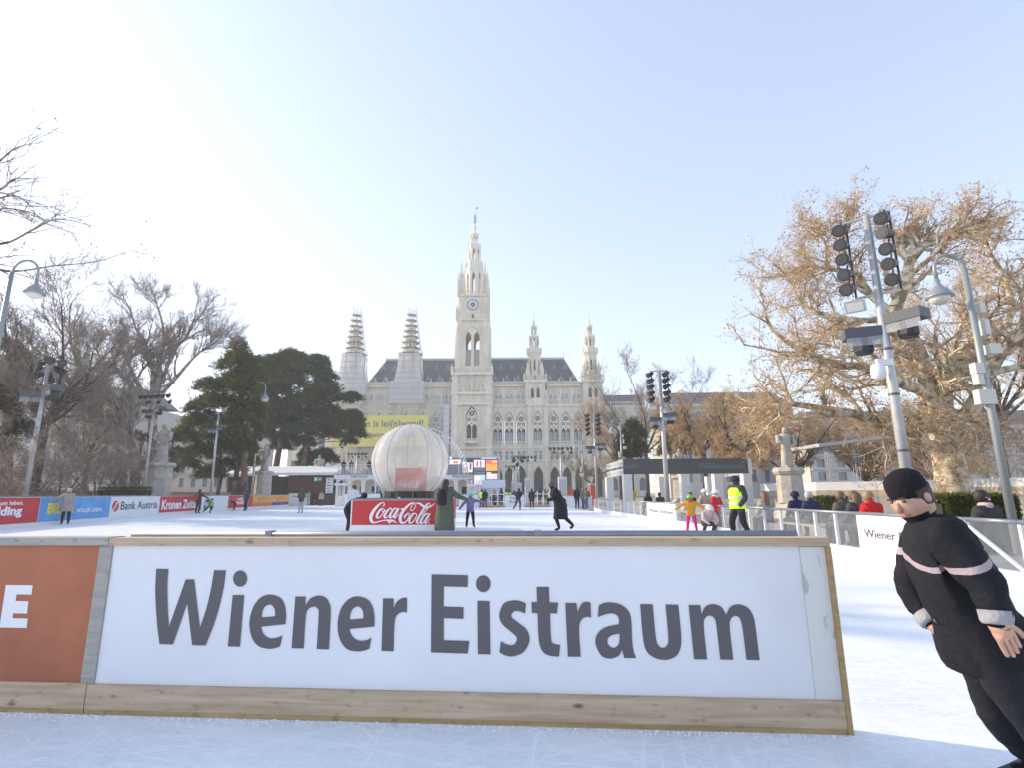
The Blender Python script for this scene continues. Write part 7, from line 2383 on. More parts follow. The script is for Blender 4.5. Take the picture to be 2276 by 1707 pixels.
POSES = {
 'stand': pose(),
 'walk': pose(knl=(-.11, -.16, .50), anl=(-.12, -.08, .12), tol=(-.13, -.25, .07), knr=(.11, .04, .49), anr=(.12, .26, .16), tor=(.13, .14, .06), wrl=(-.24, .08, .95), hal=(-.23, .1, .87), wrr=(.24, -.16, .98), har=(.23, -.22, .92)),
 'skate': pose(waist=(0, -.05, 1.06), chest=(0, -.16, 1.25), neck=(0, -.25, 1.42), jaw=(0, -.30, 1.50), crown=(0, -.31, 1.61), shl=(-.185, -.17, 1.36), shr=(.185, -.17, 1.36), ell=(-.27, -.02, 1.13), wrl=(-.22, .14, 1.03), hal=(-.20, .2, .98), elr=(.27, -.22, 1.10), wrr=(.22, -.40, 1.05), har=(.2, -.47, 1.04),
               knl=(-.12, -.18, .52), anl=(-.12, -.05, .10), tol=(-.13, -.22, .05), knr=(.15, .12, .50), anr=(.26, .42, .22), tor=(.30, .30, .12)),
 'arms': pose(ell=(-.44, .0, 1.33), wrl=(-.66, -.04, 1.24), hal=(-.75, -.05, 1.21), elr=(.36, .02, 1.18), wrr=(.50, -.04, .98), har=(.55, -.06, .90), knl=(-.14, -.02, .49), anl=(-.17, .02, .10), tol=(-.2, -.14, .05), knr=(.14, -.02, .49), anr=(.17, .02, .10), tor=(.2, -.14, .05)),
 'spread': pose(ell=(-.40, .0, 1.24), wrl=(-.60, -.06, 1.10), hal=(-.67, -.08, 1.05), elr=(.40, .0, 1.24), wrr=(.60, -.06, 1.10), har=(.67, -.08, 1.05), knl=(-.15, -.02, .49), anl=(-.19, .02, .10), tol=(-.22, -.14, .05), knr=(.15, -.02, .49), anr=(.19, .02, .10), tor=(.22, -.14, .05)),
 'reach': pose(ell=(-.40, -.05, 1.22), wrl=(-.64, -.10, 1.14), hal=(-.73, -.12, 1.12), elr=(.22, -.06, 1.12), wrr=(.10, -.22, 1.06), har=(.04, -.24, 1.05)),
 'fold': pose(ell=(-.26, -.02, 1.13), wrl=(-.10, -.20, 1.10), hal=(-.02, -.21, 1.12), elr=(.26, -.02, 1.13), wrr=(.10, -.20, 1.12), har=(.02, -.22, 1.15)),
 'crouch': pose(pelvis=(0, .12, .48), waist=(0, .02, .62), chest=(0, -.16, .78), neck=(0, -.27, .94), jaw=(0, -.32, 1.02), crown=(0, -.34, 1.13), shl=(-.185, -.18, .90), shr=(.185, -.18, .90), ell=(-.26, -.30, .66), wrl=(-.14, -.42, .52), hal=(-.1, -.46, .46), elr=(.26, -.30, .66), wrr=(.14, -.42, .52), har=(.1, -.46, .46),
                hil=(-.10, .10, .46), hir=(.10, .10, .46), knl=(-.17, -.28, .46), knr=(.17, -.28, .46), anl=(-.17, -.02, .10), anr=(.17, -.02, .10), tol=(-.19, -.19, .05), tor=(.19, -.19, .05)),
 'sit': pose(pelvis=(0, .0, .50), waist=(0, .01, .65), chest=(0, -.01, .86), neck=(0, -.02, 1.04), jaw=(0, -.045, 1.12), crown=(0, -.04, 1.235), shl=(-.185, -.01, .97), shr=(.185, -.01, .97), ell=(-.24, -.05, .72), wrl=(-.16, -.26, .62), hal=(-.12, -.33, .60), elr=(.24, -.05, .72), wrr=(.16, -.26, .62), har=(.12, -.33, .60),
             hil=(-.10, -.02, .48), hir=(.10, -.02, .48), knl=(-.12, -.44, .50), knr=(.12, -.44, .50), anl=(-.13, -.42, .10), anr=(.13, -.42, .10), tol=(-.14, -.58, .05), tor=(.14, -.58, .05)),
 'lean': pose(pelvis=(0, .16, .90), waist=(0, .02, 1.0), chest=(0, -.18, 1.10), neck=(0, -.36, 1.20), jaw=(0, -.44, 1.24), crown=(0, -.52, 1.32), shl=(-.185, -.24, 1.16), shr=(.185, -.24, 1.16), ell=(-.25, -.38, .95), wrl=(-.2, -.58, .92), hal=(-.18, -.66, .92), elr=(.25, -.38, .95), wrr=(.2, -.58, .92), har=(.18, -.66, .92), hil=(-.095, .14, .86), hir=(.095, .14, .86)),
}
BODY = {}
def body_mesh(ps, bulk):
    k = (ps, bulk)
    if k in BODY: return BODY[k]
    J = POSES[ps]
    rad = {}
    for n, r_ in RAD.items():
        f = bulk if n in ('pelvis', 'waist', 'chest', 'shl', 'shr', 'ell', 'elr', 'wrl', 'wrr') else (1 + (bulk - 1) * .5 if n[:2] in ('hi', 'kn') else 1)
        rad[n] = tuple(q * f for q in r_) if hasattr(r_, '__len__') else r_ * f
    me = skin_mesh(J, EDG, rad, 1)
    reg = {'neck': 2, 'jaw': 2, 'crown': 2, 'hal': 3, 'har': 3}
    segs = []
    def g_of(a, b):
        for q in (b, a):
            if q in ('jaw', 'crown'): return 2
            if q in ('hal', 'har'): return 3
        if b[:2] in ('kn',): return 1
        if b[:2] in ('an',): return 1
        if b[:2] == 'to': return 4
        if b[:2] == 'hi': return 1
        return 0
    for a, b in EDG:
        segs.append((Vector(J[a]), Vector(J[b]), g_of(a, b)))
    for p in me.polygons:
        c = p.center
        best, bg_ = 9, 0
        for a, b, gq in segs:
            ab = b - a
            t = max(0, min(1, (c - a).dot(ab) / ab.length_squared))
            dd = (a + ab * t - c).length - (.08 if gq == 0 else .05 if gq == 1 else 0)
            if dd < best: best, bg_ = dd, gq
        if bg_ == 1 and ps not in ('crouch', 'sit', 'lean') and c.z > .80: bg_ = 0
        p.material_index = bg_
    BODY[k] = me
    return me
HEADGEAR = {}
def person(label, loc, rz_=0.0, h=1.75, ps='stand', jacket=(.03, .03, .04), trousers=(.03, .03, .035), shoe=(.02, .02, .02), glove=None, hair=(.06, .04, .03), hat=None, helmet=None, longhair=False, coat=None, backpack=None, vest=None, scarf=None, bulk=1.15, group=None, beard=None):
    t = thing('person', label, 'person', loc, rz_, group)
    s = h / 1.75
    me = body_mesh(ps, bulk)
    if not me.materials:
        for _ in range(5): me.materials.append(SKIN)
    o = bpy.data.objects.new('body', me); COL.objects.link(o); o.parent = t
    o.scale = (s, s, s)
    if h < 1.4:
        o.scale = (s * 1.12, s * 1.12, s)
    ms = [cloth(jacket), cloth(trousers), SKIN, cloth(glove) if glove else SKIN, cloth(shoe)]
    for i, m_ in enumerate(ms):
        o.material_slots[i].link = 'OBJECT'; o.material_slots[i].material = m_
    J = POSES[ps]
    jc, cr = Vector(J['jaw']) * s, Vector(J['crown']) * s
    hc = jc.lerp(cr, .62)
    hs = s * (1.18 if h < 1.4 else 1.0)
    ax = (cr - jc).normalized()
    tilt = ax.to_track_quat('Z', 'Y').to_euler()
    if helmet or hat:
        c_ = helmet or hat
        k = .125 if helmet else .118
        mb = MB().lathe([(k * 1.02, -.03), (k * 1.04, .0), (k * 1.0, .04), (k * .82, .085), (k * .45, .118), (.01, .128)], 14)
        if helmet: mb.box(-k * .8, k * .8, -k * 1.5, -k * .9, -.02, .0)
        elif h < 1.4: mb.sphere((0, 0, .135), .03, 8, 6)
        q = mb.build('helmet' if helmet else 'hat', mat('helmet_%d' % int(sum(c_) * 100), c_, .3) if helmet else cloth(c_), t, smooth=True, loc=hc)
    else:
        q = MB().lathe([(.085, -.09), (.103, -.04), (.107, .02), (.095, .07), (.06, .108), (.01, .12)], 14, (0, .022, 0)).build('hair', mat('hair_%d_%d' % (int(hair[0] * 100), int(hair[2] * 100)), hair, .6, var=.3, vscale=20), t, smooth=True, loc=hc)
    q.scale = (hs, hs, hs); q.rotation_euler = tilt
    q = MB().tube([(0, -.088, .012), (0, -.115, -.018)], [.012, .017], 6).sphere((-.034, -.086, .025), .011, 6, 4).sphere((.034, -.086, .025), .011, 6, 4).build('face_feature', SKIN, t, loc=hc + Vector((0, 0, -.03 * hs)))
    q.scale = (hs, hs, hs); q.rotation_euler = tilt
    if longhair:
        mb = MB().lathe([(.12, -.42), (.13, -.3), (.12, -.12), (.108, 0), (.08, .06)], 12, (0, .055, 0), 1, .75)
        q = mb.build('long_hair', mat('hair_%d_%d' % (int(hair[0] * 100), int(hair[2] * 100)), hair, .6, var=.3, vscale=20), t, smooth=True, loc=hc); q.scale = (s, s, s)
    ch, pe = Vector(J['chest']) * s, Vector(J['pelvis']) * s
    if coat:
        c_, z0 = coat
        V = []
        n = 16
        lv = [(ch + Vector((0, 0, .1 * s)), .215, .15), (ch, .225, .165), (pe.lerp(ch, .4), .205, .165), (pe, .225, .185), (Vector((pe.x, pe.y, (pe.z + z0 * s) / 2)), .25, .2), (Vector((pe.x, pe.y, z0 * s)), .27, .215)]
        for c0_, a_, b_ in lv:
            for j in range(n):
                t_ = 2 * math.pi * j / n
                w_ = 1 + .03 * math.sin(t_ * 5 + c0_.z * 9)
                V.append((c0_.x + a_ * s * bulk / 1.15 * w_ * math.cos(t_), c0_.y + b_ * s * bulk / 1.15 * w_ * math.sin(t_), c0_.z))
        mb = MB().add(V, [(i * n + j, i * n + (j + 1) % n, (i + 1) * n + (j + 1) % n, (i + 1) * n + j) for i in range(len(lv) - 1) for j in range(n)])
        mb.build('coat', cloth(c_), t, smooth=True)
    if vest:
        n = 16
        lv = [(ch + Vector((0, 0, .13 * s)), .17, .13), (ch + Vector((0, 0, .06 * s)), .235, .185), (ch, .245, .19), (pe.lerp(ch, .3), .225, .18), (pe + Vector((0, 0, -.06 * s)), .235, .19)]
        V = [(c0_.x + a_ * s * math.cos(2 * math.pi * j / n), c0_.y + b_ * s * math.sin(2 * math.pi * j / n), c0_.z) for c0_, a_, b_ in lv for j in range(n)]
        MB().add(V, [(i * n + j, i * n + (j + 1) % n, (i + 1) * n + (j + 1) % n, (i + 1) * n + j) for i in range(len(lv) - 1) for j in range(n)]).build('safety_vest', mat('hi_vis', vest, .6, emit=vest, emis=.12), t, smooth=True)
        for f in (.15, .55):
            c0_ = pe.lerp(ch, f)
            V = [(c0_.x + (.236 + .012 * f) * 1.02 * s * math.cos(2 * math.pi * j / n), c0_.y + .192 * 1.02 * s * math.sin(2 * math.pi * j / n), c0_.z + dz) for dz in (0, .055 * s) for j in range(n)]
            MB().add(V, [(j, (j + 1) % n, n + (j + 1) % n, n + j) for j in range(n)]).build('reflective_band', mat('reflective', (.55, .55, .55), .35), t, smooth=True)
    if backpack:
        c0_ = ch.lerp(pe, .25)
        mb = MB().lathe([(.05, -.24), (.13, -.22), (.16, -.1), (.155, .1), (.12, .2), (.04, .24)], 12, (c0_.x, c0_.y + .24 * s, c0_.z), s, s * .62)
        q = mb.build('backpack', cloth(backpack), t, smooth=True)
    if scarf:
        nk = Vector(J['neck']) * s
        MB().lathe([(.075, -.05), (.105, -.02), (.105, .03), (.08, .06)], 12, nk).build('scarf', cloth(scarf), t, smooth=True)
    return t

def face_to(dx, dy):
    """turn so that the figure (which faces -Y at rest) looks along dx, dy"""
    return math.atan2(dy, dx) + math.pi / 2
def stand_at(u, v):
    p = gp(u, v); return (p.x, p.y, 0)
GI = 'skaters on the ice'
p = stand_at(128, 1166)
person('woman in long beige coat holding the boards at the far left', (-21.45, 26.2, 0), face_to(.6, -1), 1.72, 'reach', (.36, .30, .28), (.02, .02, .025), hair=(.5, .38, .22), coat=((.36, .30, .28), .62), bulk=1.3, group=GI)
person('adult in dark clothes with orange backpack leading a child', stand_at(438, 1143), face_to(.2, 1), 1.78, 'reach', (.035, .04, .06), (.05, .05, .065), backpack=(.42, .10, .03), hair=(.05, .04, .03), group=GI)
person('small child in bright green jacket beside the orange backpack', stand_at(463, 1142), face_to(.5, 1), 1.12, 'skate', (.12, .42, .04), (.02, .02, .03), helmet=(.05, .06, .09), group=GI)
person('child in dark red snowsuit bending at the red board', stand_at(520, 1136), face_to(-1, .3), 1.2, 'lean', (.25, .02, .04), (.22, .02, .03), helmet=(.12, .18, .40), group=GI)
person('adult in dark green jacket and cap near the red board', stand_at(545, 1137), face_to(-.6, -1), 1.78, 'stand', (.02, .075, .06), (.02, .02, .025), hat=(.06, .07, .12), bulk=1.35, group=GI)
person('adult in camouflage jacket and pale trousers on the sunlit ice', stand_at(668, 1142), face_to(-.1, -1), 1.76, 'fold', (.075, .085, .05), (.42, .38, .34), hair=(.10, .06, .04), bulk=1.3, group=GI)
person('adult in beige coat standing left in the far group', stand_at(684, 1124.5), face_to(1, -.3), 1.75, 'reach', (.36, .33, .28), (.40, .38, .36), hair=(.3, .2, .1), coat=((.36, .33, .28), .7), group=GI)
person('adult in navy coat at the middle of the far group', stand_at(699, 1124), face_to(-1, -.3), 1.72, 'fold', (.03, .035, .06), (.18, .20, .24), hair=(.08, .06, .05), coat=((.03, .035, .06), .75), group=GI)
person('adult with grey coat and brown trousers right of the far group', stand_at(713, 1126.5), face_to(.1, -1), 1.74, 'stand', (.33, .32, .32), (.10, .055, .045), hair=(.2, .12, .07), coat=((.33, .32, .32), .8), group=GI)
person('adult in white jacket seen from behind left of the globe', (px(785, 1120, 27).x, 27, 0), face_to(.2, 1), 1.78, 'stand', (.62, .64, .68), (.10, .10, .12), hair=(.02, .018, .018), bulk=1.35, group=GI)
person('skater in dark blue jacket leaning at the left corner of the enclosure', (px(779, 1185, 18.2).x - .1, 18.4, 0), face_to(1, -.25), 1.7, 'lean', (.03, .035, .06), (.025, .025, .03), hat=(.03, .03, .05), group=GI)
person('woman in long green coat with black backpack at the enclosure', (px(989, 1180, 16.9).x + .02, 16.6, 0), face_to(.3, 1), 1.76, 'reach', (.085, .10, .075), (.02, .02, .02), hair=(.04, .02, .02), longhair=True, coat=((.085, .10, .075), .22), backpack=(.015, .017, .022), bulk=1.35, group=GI)
person('child in purple patterned jacket and turquoise hat stretching an arm', stand_at(1045, 1174), face_to(.1, 1), 1.32, 'arms', (.22, .20, .36), (.02, .018, .022), hat=(.10, .50, .48), bulk=1.2, group=GI)
person('dark clothed skater gliding away near the Exit board', stand_at(1152, 1136), face_to(.2, 1), 1.78, 'skate', (.025, .025, .035), (.03, .035, .05), hair=(.04, .03, .03), backpack=(.03, .03, .035), group=GI)
person('person in long dark coat before the wooden gate', stand_at(1182, 1131), face_to(.1, -1), 1.74, 'stand', (.05, .025, .03), (.03, .03, .03), hair=(.08, .05, .04), coat=((.045, .028, .032), .6), group=GI)
person('skater in wide black coat crossing the middle of the ice', stand_at(1247, 1183), face_to(-1, .1), 1.78, 'skate', (.018, .018, .024), (.02, .02, .025), hair=(.10, .07, .06), coat=((.018, .018, .024), .42), bulk=1.35, group=GI)
person('man in black standing left of the chatting pair at the glass', stand_at(1283, 1133), face_to(.4, -1), 1.8, 'stand', (.03, .03, .035), (.025, .025, .03), hair=(.05, .04, .03), group=GI)
person('person in grey jacket and jeans chatting at the glass', stand_at(1296, 1133), face_to(.8, -.5), 1.74, 'fold', (.20, .19, .18), (.07, .12, .24), hair=(.3, .22, .14), group=GI)
person('person with brown bag and jeans at the far glass corner', stand_at(1304, 1132), face_to(-.8, -.5), 1.76, 'stand', (.16, .14, .13), (.08, .11, .20), hair=(.2, .13, .08), backpack=(.10, .06, .03), group=GI)
person('child in yellow jacket, pink trousers and green helmet spreading arms', stand_at(1539, 1186), face_to(-.2, -1), 1.22, 'spread', (.72, .33, .02), (.70, .03, .22), shoe=(.2, .1, .05), glove=(.05, .04, .05), helmet=(.16, .55, .06), scarf=(.45, .12, .10), group=GI)
person('crouching child in pale pink jacket and white helmet', stand_at(1573, 1192), face_to(.1, -1), 1.32, 'crouch', (.60, .45, .42), (.05, .05, .08), helmet=(.75, .75, .77), bulk=1.3, group=GI)
person('child in red and white jacket with white helmet and camouflage trousers', stand_at(1597, 1186), face_to(.5, -.8), 1.38, 'fold', (.62, .05, .05), (.17, .19, .13), helmet=(.75, .76, .78), scarf=(.6, .6, .65), group=GI)
person('child in beige fleece and white helmet behind the crouching child', stand_at(1572, 1180), face_to(.2, -1), 1.42, 'stand', (.38, .33, .25), (.2, .2, .15), helmet=(.72, .72, .74), group=GI)
person('skater in bright yellow safety vest and dark cap by the glass', stand_at(1647, 1206), face_to(-1, -.5), 1.74, 'walk', (.05, .05, .06), (.015, .015, .018), hat=(.03, .03, .05), vest=(.55, .85, .02), bulk=1.45, group=GI)
# beyond the far boards
GB = 'people beyond the far boards'
for lab, u, Y, h, kw in [
    ('steward in yellow safety vest at the left of the wooden gate', 1071, 51.6, 1.78, dict(jacket=(.03, .03, .035), vest=(.55, .80, .03))),
    ('person in black beside the steward at the wooden gate', 1078, 51.4, 1.74, dict(jacket=(.025, .025, .03))),
    ('person in navy jacket sitting behind the first wooden gate', 1094, 54.2, 1.75, dict(ps='sit', jacket=(.05, .06, .12))),
    ('person in red patterned jumper behind the first wooden gate', 1099, 55.0, 1.7, dict(jacket=(.40, .10, .10), hair=(.3, .2, .1))),
    ('person in denim blue sitting at the right of the first gate', 1108, 54.0, 1.75, dict(ps='sit', jacket=(.10, .15, .26))),
    ('person in black jacket standing at the right post of the first gate', 1114, 55.5, 1.76, dict(jacket=(.03, .03, .035))),
    ('steward in green yellow vest left of the small notice pillar', 1126, 66, 1.78, dict(jacket=(.03, .03, .03), vest=(.55, .75, .04))),
    ('second steward in green yellow vest beside the small notice pillar', 1132, 67, 1.74, dict(jacket=(.10, .12, .03), vest=(.50, .75, .08))),
    ('person in dark jacket between the two pillars', 1143, 66, 1.74, dict(jacket=(.03, .03, .04))),
    ('person in grey jacket entering the second wooden gate', 1199, 54.4, 1.76, dict(jacket=(.05, .055, .065), trousers=(.06, .08, .14), ps='walk')),
    ('person in brown coat inside the second wooden gate', 1211, 54.8, 1.74, dict(jacket=(.16, .13, .10), trousers=(.3, .28, .25))),
    ('steward in yellow vest right of the second wooden gate', 1218, 57, 1.76, dict(jacket=(.04, .04, .04), vest=(.60, .80, .03))),
    ('person in dark jacket right of the yellow vest steward', 1228, 58, 1.75, dict(jacket=(.03, .032, .04))),
    ('person in dark red jacket at the kiosk counter right of the globe', 1028, 60, 1.72, dict(jacket=(.30, .03, .03), ps='lean')),
    ('person in white jacket at the kiosk counter left of the globe', 829, 62.5, 1.74, dict(jacket=(.6, .6, .62))),
    ('person in black jacket at the counter hidden partly by the globe', 845, 62.2, 1.76, dict(jacket=(.03, .03, .035)))]:
    q = px(u, 1090, Y)
    kw.setdefault('trousers', (.03, .03, .04))
    person(lab, (q.x, Y, 0), rng.uniform(-1.2, 1.2), h, group=GB, **kw)
# on the kiosk terrace
for lab, u, kw in [('person in dark purple jacket at the left end of the kiosk terrace', 763, dict(jacket=(.06, .03, .05))), ('person in brown jacket and grey trousers on the kiosk terrace', 780, dict(jacket=(.16, .10, .07), trousers=(.2, .22, .26))),
                   ('person in black on the kiosk terrace nearest the globe', 827, dict(jacket=(.025, .025, .03))), ('person in dark jacket and khaki trousers on the kiosk terrace', 820, dict(jacket=(.03, .03, .035), trousers=(.2, .18, .12)))]:
    q = px(u, 1050, 64.6)
    person(lab, (q.x, 64.6, ZT_K + .08), rng.uniform(-.8, .8), 1.75, group='people on the kiosk terrace', **kw)
# behind the glass boards on the right
GS = 'people seated behind the glass boards'
for lab, u, X, ps, kw in [
    ('adult in yellow jacket behind the far glass boards', 1408, 10.5, 'stand', dict(jacket=(.62, .33, .02), trousers=(.4, .3, .1), h=1.7)),
    ('person in dark hooded coat left of the lamp block mast', 1441, 8.2, 'sit', dict(jacket=(.03, .03, .035))),
    ('person in brown black coat right of the dark hooded one', 1468, 8.4, 'sit', dict(jacket=(.06, .045, .04))),
    ('person with bun in black under the Willkommen sign', 1537, 8.8, 'sit', dict(jacket=(.02, .02, .022))),
    ('woman with brown hair and beige jacket leaning on the glass', 1702, 7.7, 'sit', dict(jacket=(.40, .36, .31), hair=(.22, .11, .06), longhair=True)),
    ('person in navy hood beside the stone pedestal', 1771, 8.2, 'sit', dict(jacket=(.02, .025, .07), hat=(.02, .025, .07))),
    ('grey haired person in navy jacket behind the glass', 1803, 8.2, 'sit', dict(jacket=(.03, .035, .07), hair=(.45, .43, .42))),
    ('person with dark hair and olive jacket behind the glass', 1874, 8.0, 'sit', dict(jacket=(.10, .10, .08), hair=(.16, .10, .06))),
    ('woman with long brown hair behind the glass next to the red jacket', 1905, 8.0, 'sit', dict(jacket=(.05, .05, .06), hair=(.14, .08, .05), longhair=True)),
    ('child in bright red jacket behind the white board', 1937, 7.9, 'sit', dict(jacket=(.60, .015, .02), hair=(.3, .2, .1))),
    ('person with black curly hair and dark coat behind the braced gate', 2192, 7.9, 'sit', dict(jacket=(.04, .035, .035), hair=(.015, .013, .013), scarf=(.55, .42, .40)))]:
    # where the sight line at this pixel column meets the bench line X
    d_ = px(u, 1120, 10.0)
    Y = X / d_.x * 10.0
    h = kw.pop('h', 1.75)
    kw.setdefault('trousers', (.04, .045, .06))
    person(lab, (X, Y, 0), face_to(-.2, 1) if ps == 'sit' else 0.3, h, ps, group=GS, bulk=1.25, **kw)
bn = thing('bench', 'low grey bench along the glass boards under the seated people', 'bench', (8.1, 9.5, 0))
MB().box(-.22, .22, 0, 18.5, .38, .44).build('seat', mat('bench_grey', (.25, .24, .22), .7), bn)
for y in np.arange(.3, 18.4, 2.0):
    MB().box(-.18, .18, y, y + .06, 0, .379).build('leg', M_STEEL, bn)

# ---- the near skater in black
sk = thing('person', 'skater in black jacket with pale stripe rushing past on the right', 'person', (2.3, 2.5, 0))
SO = Vector((2.3, 2.5, 0))
def sp(u, v, Y): return px(u, v, Y) - SO
J = {'pelvis': sp(2182, 1412, 2.5), 'waist': sp(2138, 1325, 2.5), 'chest': sp(2090, 1236, 2.5), 'neck': sp(2056, 1160, 2.5), 'jaw': sp(2034, 1128, 2.5), 'crown': sp(2008, 1086, 2.5),
     'shl': sp(2098, 1196, 2.33), 'ell': sp(2196, 1300, 2.24), 'wrl': sp(2216, 1385, 2.22), 'hal': sp(2232, 1410, 2.22),
     'shr': sp(2058, 1192, 2.68), 'elr': sp(2018, 1310, 2.72), 'wrr': sp(2072, 1385, 2.60), 'har': sp(2094, 1408, 2.58),
     'hil': sp(2198, 1445, 2.40), 'knl': sp(2268, 1585, 2.36), 'anl': sp(2400, 1740, 2.42), 'tol': sp(2380, 1790, 2.42),
     'hir': sp(2180, 1445, 2.60), 'knr': sp(2208, 1590, 2.58), 'anr': sp(2320, 1770, 2.62), 'tor': sp(2250, 1800, 2.6)}
for q in ('anl', 'anr'): J[q].z = max(J[q].z, .12)
for q in ('tol', 'tor'): J[q].z = .06
RD = dict(RAD)
RD.update({'pelvis': (.175, .15), 'waist': (.18, .15), 'chest': (.20, .16), 'shl': .10, 'shr': .10, 'ell': .074, 'elr': .074, 'hil': .105, 'hir': .105, 'knl': .068, 'knr': .068, 'wrl': .042, 'wrr': .042, 'hal': (.042, .026), 'har': (.042, .026), 'jaw': (.078, .092), 'crown': (.086, .104)})
E2 = list(EDG)
for q in 'lr':
    w_, h_ = J['wr' + q], J['ha' + q]
    d_ = (h_ - w_).normalized()
    sd_ = d_.cross(Vector((0, 1, 0))).normalized()
    for k, (o_, ln) in enumerate(((-.032, .062), (-.011, .074), (.011, .070), (.031, .056))):
        a_ = h_ + sd_ * o_ + d_ * .012
        b_ = a_ + d_ * ln * .55 + Vector((0, .006, 0))
        c_ = b_ + d_ * ln * .4 + Vector((.012, .012, -.01))
        n1_, n2_, n3_ = 'f%s%da' % (q, k), 'f%s%db' % (q, k), 'f%s%dc' % (q, k)
        J[n1_], J[n2_], J[n3_] = a_, b_, c_
        RD[n1_], RD[n2_], RD[n3_] = .0105, .0095, .008
        E2 += [('ha' + q, n1_), (n1_, n2_), (n2_, n3_)]
    a_ = w_ + d_ * .03 + sd_ * .036
    b_ = a_ + d_ * .035 + sd_ * .022
    c_ = b_ + d_ * .03 + sd_ * .004
    J['t%sa' % q], J['t%sb' % q], J['t%sc' % q] = a_, b_, c_
    RD['t%sa' % q], RD['t%sb' % q], RD['t%sc' % q] = .013, .011, .009
    E2 += [('wr' + q, 't%sa' % q), ('t%sa' % q, 't%sb' % q), ('t%sb' % q, 't%sc' % q)]
me = skin_mesh(J, E2, RD, 2)
M_BLK = cloth((.012, .013, .018), 'black_jacket')
M_BLKT = cloth((.015, .016, .022), 'black_trousers')
for m_ in (M_BLK, M_BLKT, SKIN): me.materials.append(m_)
M_CUFF = cloth((.30, .31, .33), 'grey_cuff')
nd = (J['neck'] - J['chest']).normalized()
tc_ = (J['chest'] - J['waist']).normalized()
def seg_d(c, a, b):
    ab = b - a
    t_ = max(0, min(1, (c - a).dot(ab) / ab.length_squared))
    return (a + ab * t_ - c).length
SG = []
for a, b in E2:
    if b in ('jaw', 'crown'): gq = 2
    elif b[0] in 'ft' and len(b) > 2 and b[:2] not in ('to',): gq = 2
    elif b in ('hal', 'har'): gq = 2
    elif b[:2] in ('hi', 'kn', 'an'): gq = 1
    else: gq = 0
    SG.append((J[a], J[b], gq, .09 if gq == 0 and b in ('waist', 'chest') else 0))
for p in me.polygons:
    gi = min(SG, key=lambda q: seg_d(p.center, q[0], q[1]) - q[3])[2]
    if gi == 2 and p.center.z < J['neck'].z - .05 and min(seg_d(p.center, q[0], q[1]) for q in SG if q[2] == 2) > .05:
        gi = 1 if p.center.z < J['pelvis'].z - .02 else 0
    if gi == 2 and (p.center - J['neck']).dot(nd) < .045 and (p.center - J['neck']).length < .3: gi = 0
    if gi == 1 and (p.center - J['pelvis']).dot((J['waist'] - J['pelvis']).normalized()) > -.09: gi = 0
    p.material_index = gi
    p.use_smooth = True
# the jacket's woven stripe: a band across chest and sleeves in the cloth itself
t_ = M_BLK.node_tree
tcn = t_.nodes.new('ShaderNodeTexCoord')
vm = t_.nodes.new('ShaderNodeVectorMath'); vm.operation = 'DOT_PRODUCT'; vm.inputs[1].default_value = tuple(tc_)
t_.links.new(tcn.outputs['Object'], vm.inputs[0])
cm_ = t_.nodes.new('ShaderNodeMath'); cm_.operation = 'COMPARE'; cm_.inputs[1].default_value = J['chest'].dot(tc_) + .012; cm_.inputs[2].default_value = .013
t_.links.new(vm.outputs['Value'], cm_.inputs[0])
mxn = t_.nodes.new('ShaderNodeMix'); mxn.data_type = 'RGBA'; mxn.inputs['B'].default_value = (.36, .30, .33, 1)
pb = t_.nodes['Principled BSDF']
src = pb.inputs['Base Color'].links[0].from_socket
t_.links.new(src, mxn.inputs['A']); t_.links.new(cm_.outputs[0], mxn.inputs['Factor']); t_.links.new(mxn.outputs['Result'], pb.inputs['Base Color'])
from mathutils import noise as mnoise
for v_ in me.vertices:
    if v_.co.z < J['neck'].z - .02:
        q_ = v_.co * 9.0
        v_.co += v_.normal * (.012 * mnoise.noise(Vector((q_.x, q_.y, q_.z * 2.2))) + .006 * mnoise.noise(q_ * 2.6)) * (1.0 if min((v_.co - J['hal']).length, (v_.co - J['har']).length) > .13 else 0.0)
bo = bpy.data.objects.new('body', me); COL.objects.link(bo); bo.parent = sk
# head details: knitted cap, ear, nose, eyes, mouth, in the frame of the tilted head
ax = (J['crown'] - J['jaw']).normalized()
fw = (Vector((-1, -.25, -.15)) - ax * Vector((-1, -.25, -.15)).dot(ax)).normalized()
rt = fw.cross(ax)
HM = Matrix(((rt.x, -fw.x, ax.x), (rt.y, -fw.y, ax.y), (rt.z, -fw.z, ax.z))).to_4x4()
hc = J['jaw'].lerp(J['crown'], .55)
HM.translation = hc
def head_part(name, mb, m, smooth=True):
    o = mb.build(name, m, sk, smooth=smooth); o.matrix_local = HM; return o
head_part('hat', MB().lathe([(.074, -.03), (.079, -.02), (.081, .01), (.079, .035), (.070, .062), (.050, .082), (.024, .093), (.004, .096)], 20, (0, .016, .03), 1.0, 1.1), cloth((.010, .010, .013), 'black_cap'))
head_part('nose', MB().tube([(0, -.078, .002), (0, -.102, -.028), (0, -.080, -.038)], [.009, .014, .009], 8), SKIN)
for s_ in (-1, 1):
    head_part('ear', MB().sphere((s_ * .073, .012, -.012), .025, 10, 6, .45, .8, 1.15), SKIN)
    head_part('eye', MB().sphere((s_ * .029, -.073, .006), .0085, 10, 6, 1.3, .7, .7), mat('eye_dark', (.05, .04, .035), .25))
    head_part('eyebrow', MB().tube([(s_ * .015, -.081, .021), (s_ * .045, -.07, .021)], .005, 6), mat('brow', (.05, .035, .03), .8))
head_part('mouth', MB().tube([(-.022, -.073, -.058), (0, -.079, -.06), (.022, -.073, -.058)], .0055, 6), mat('lips', (.36, .14, .12), .5))
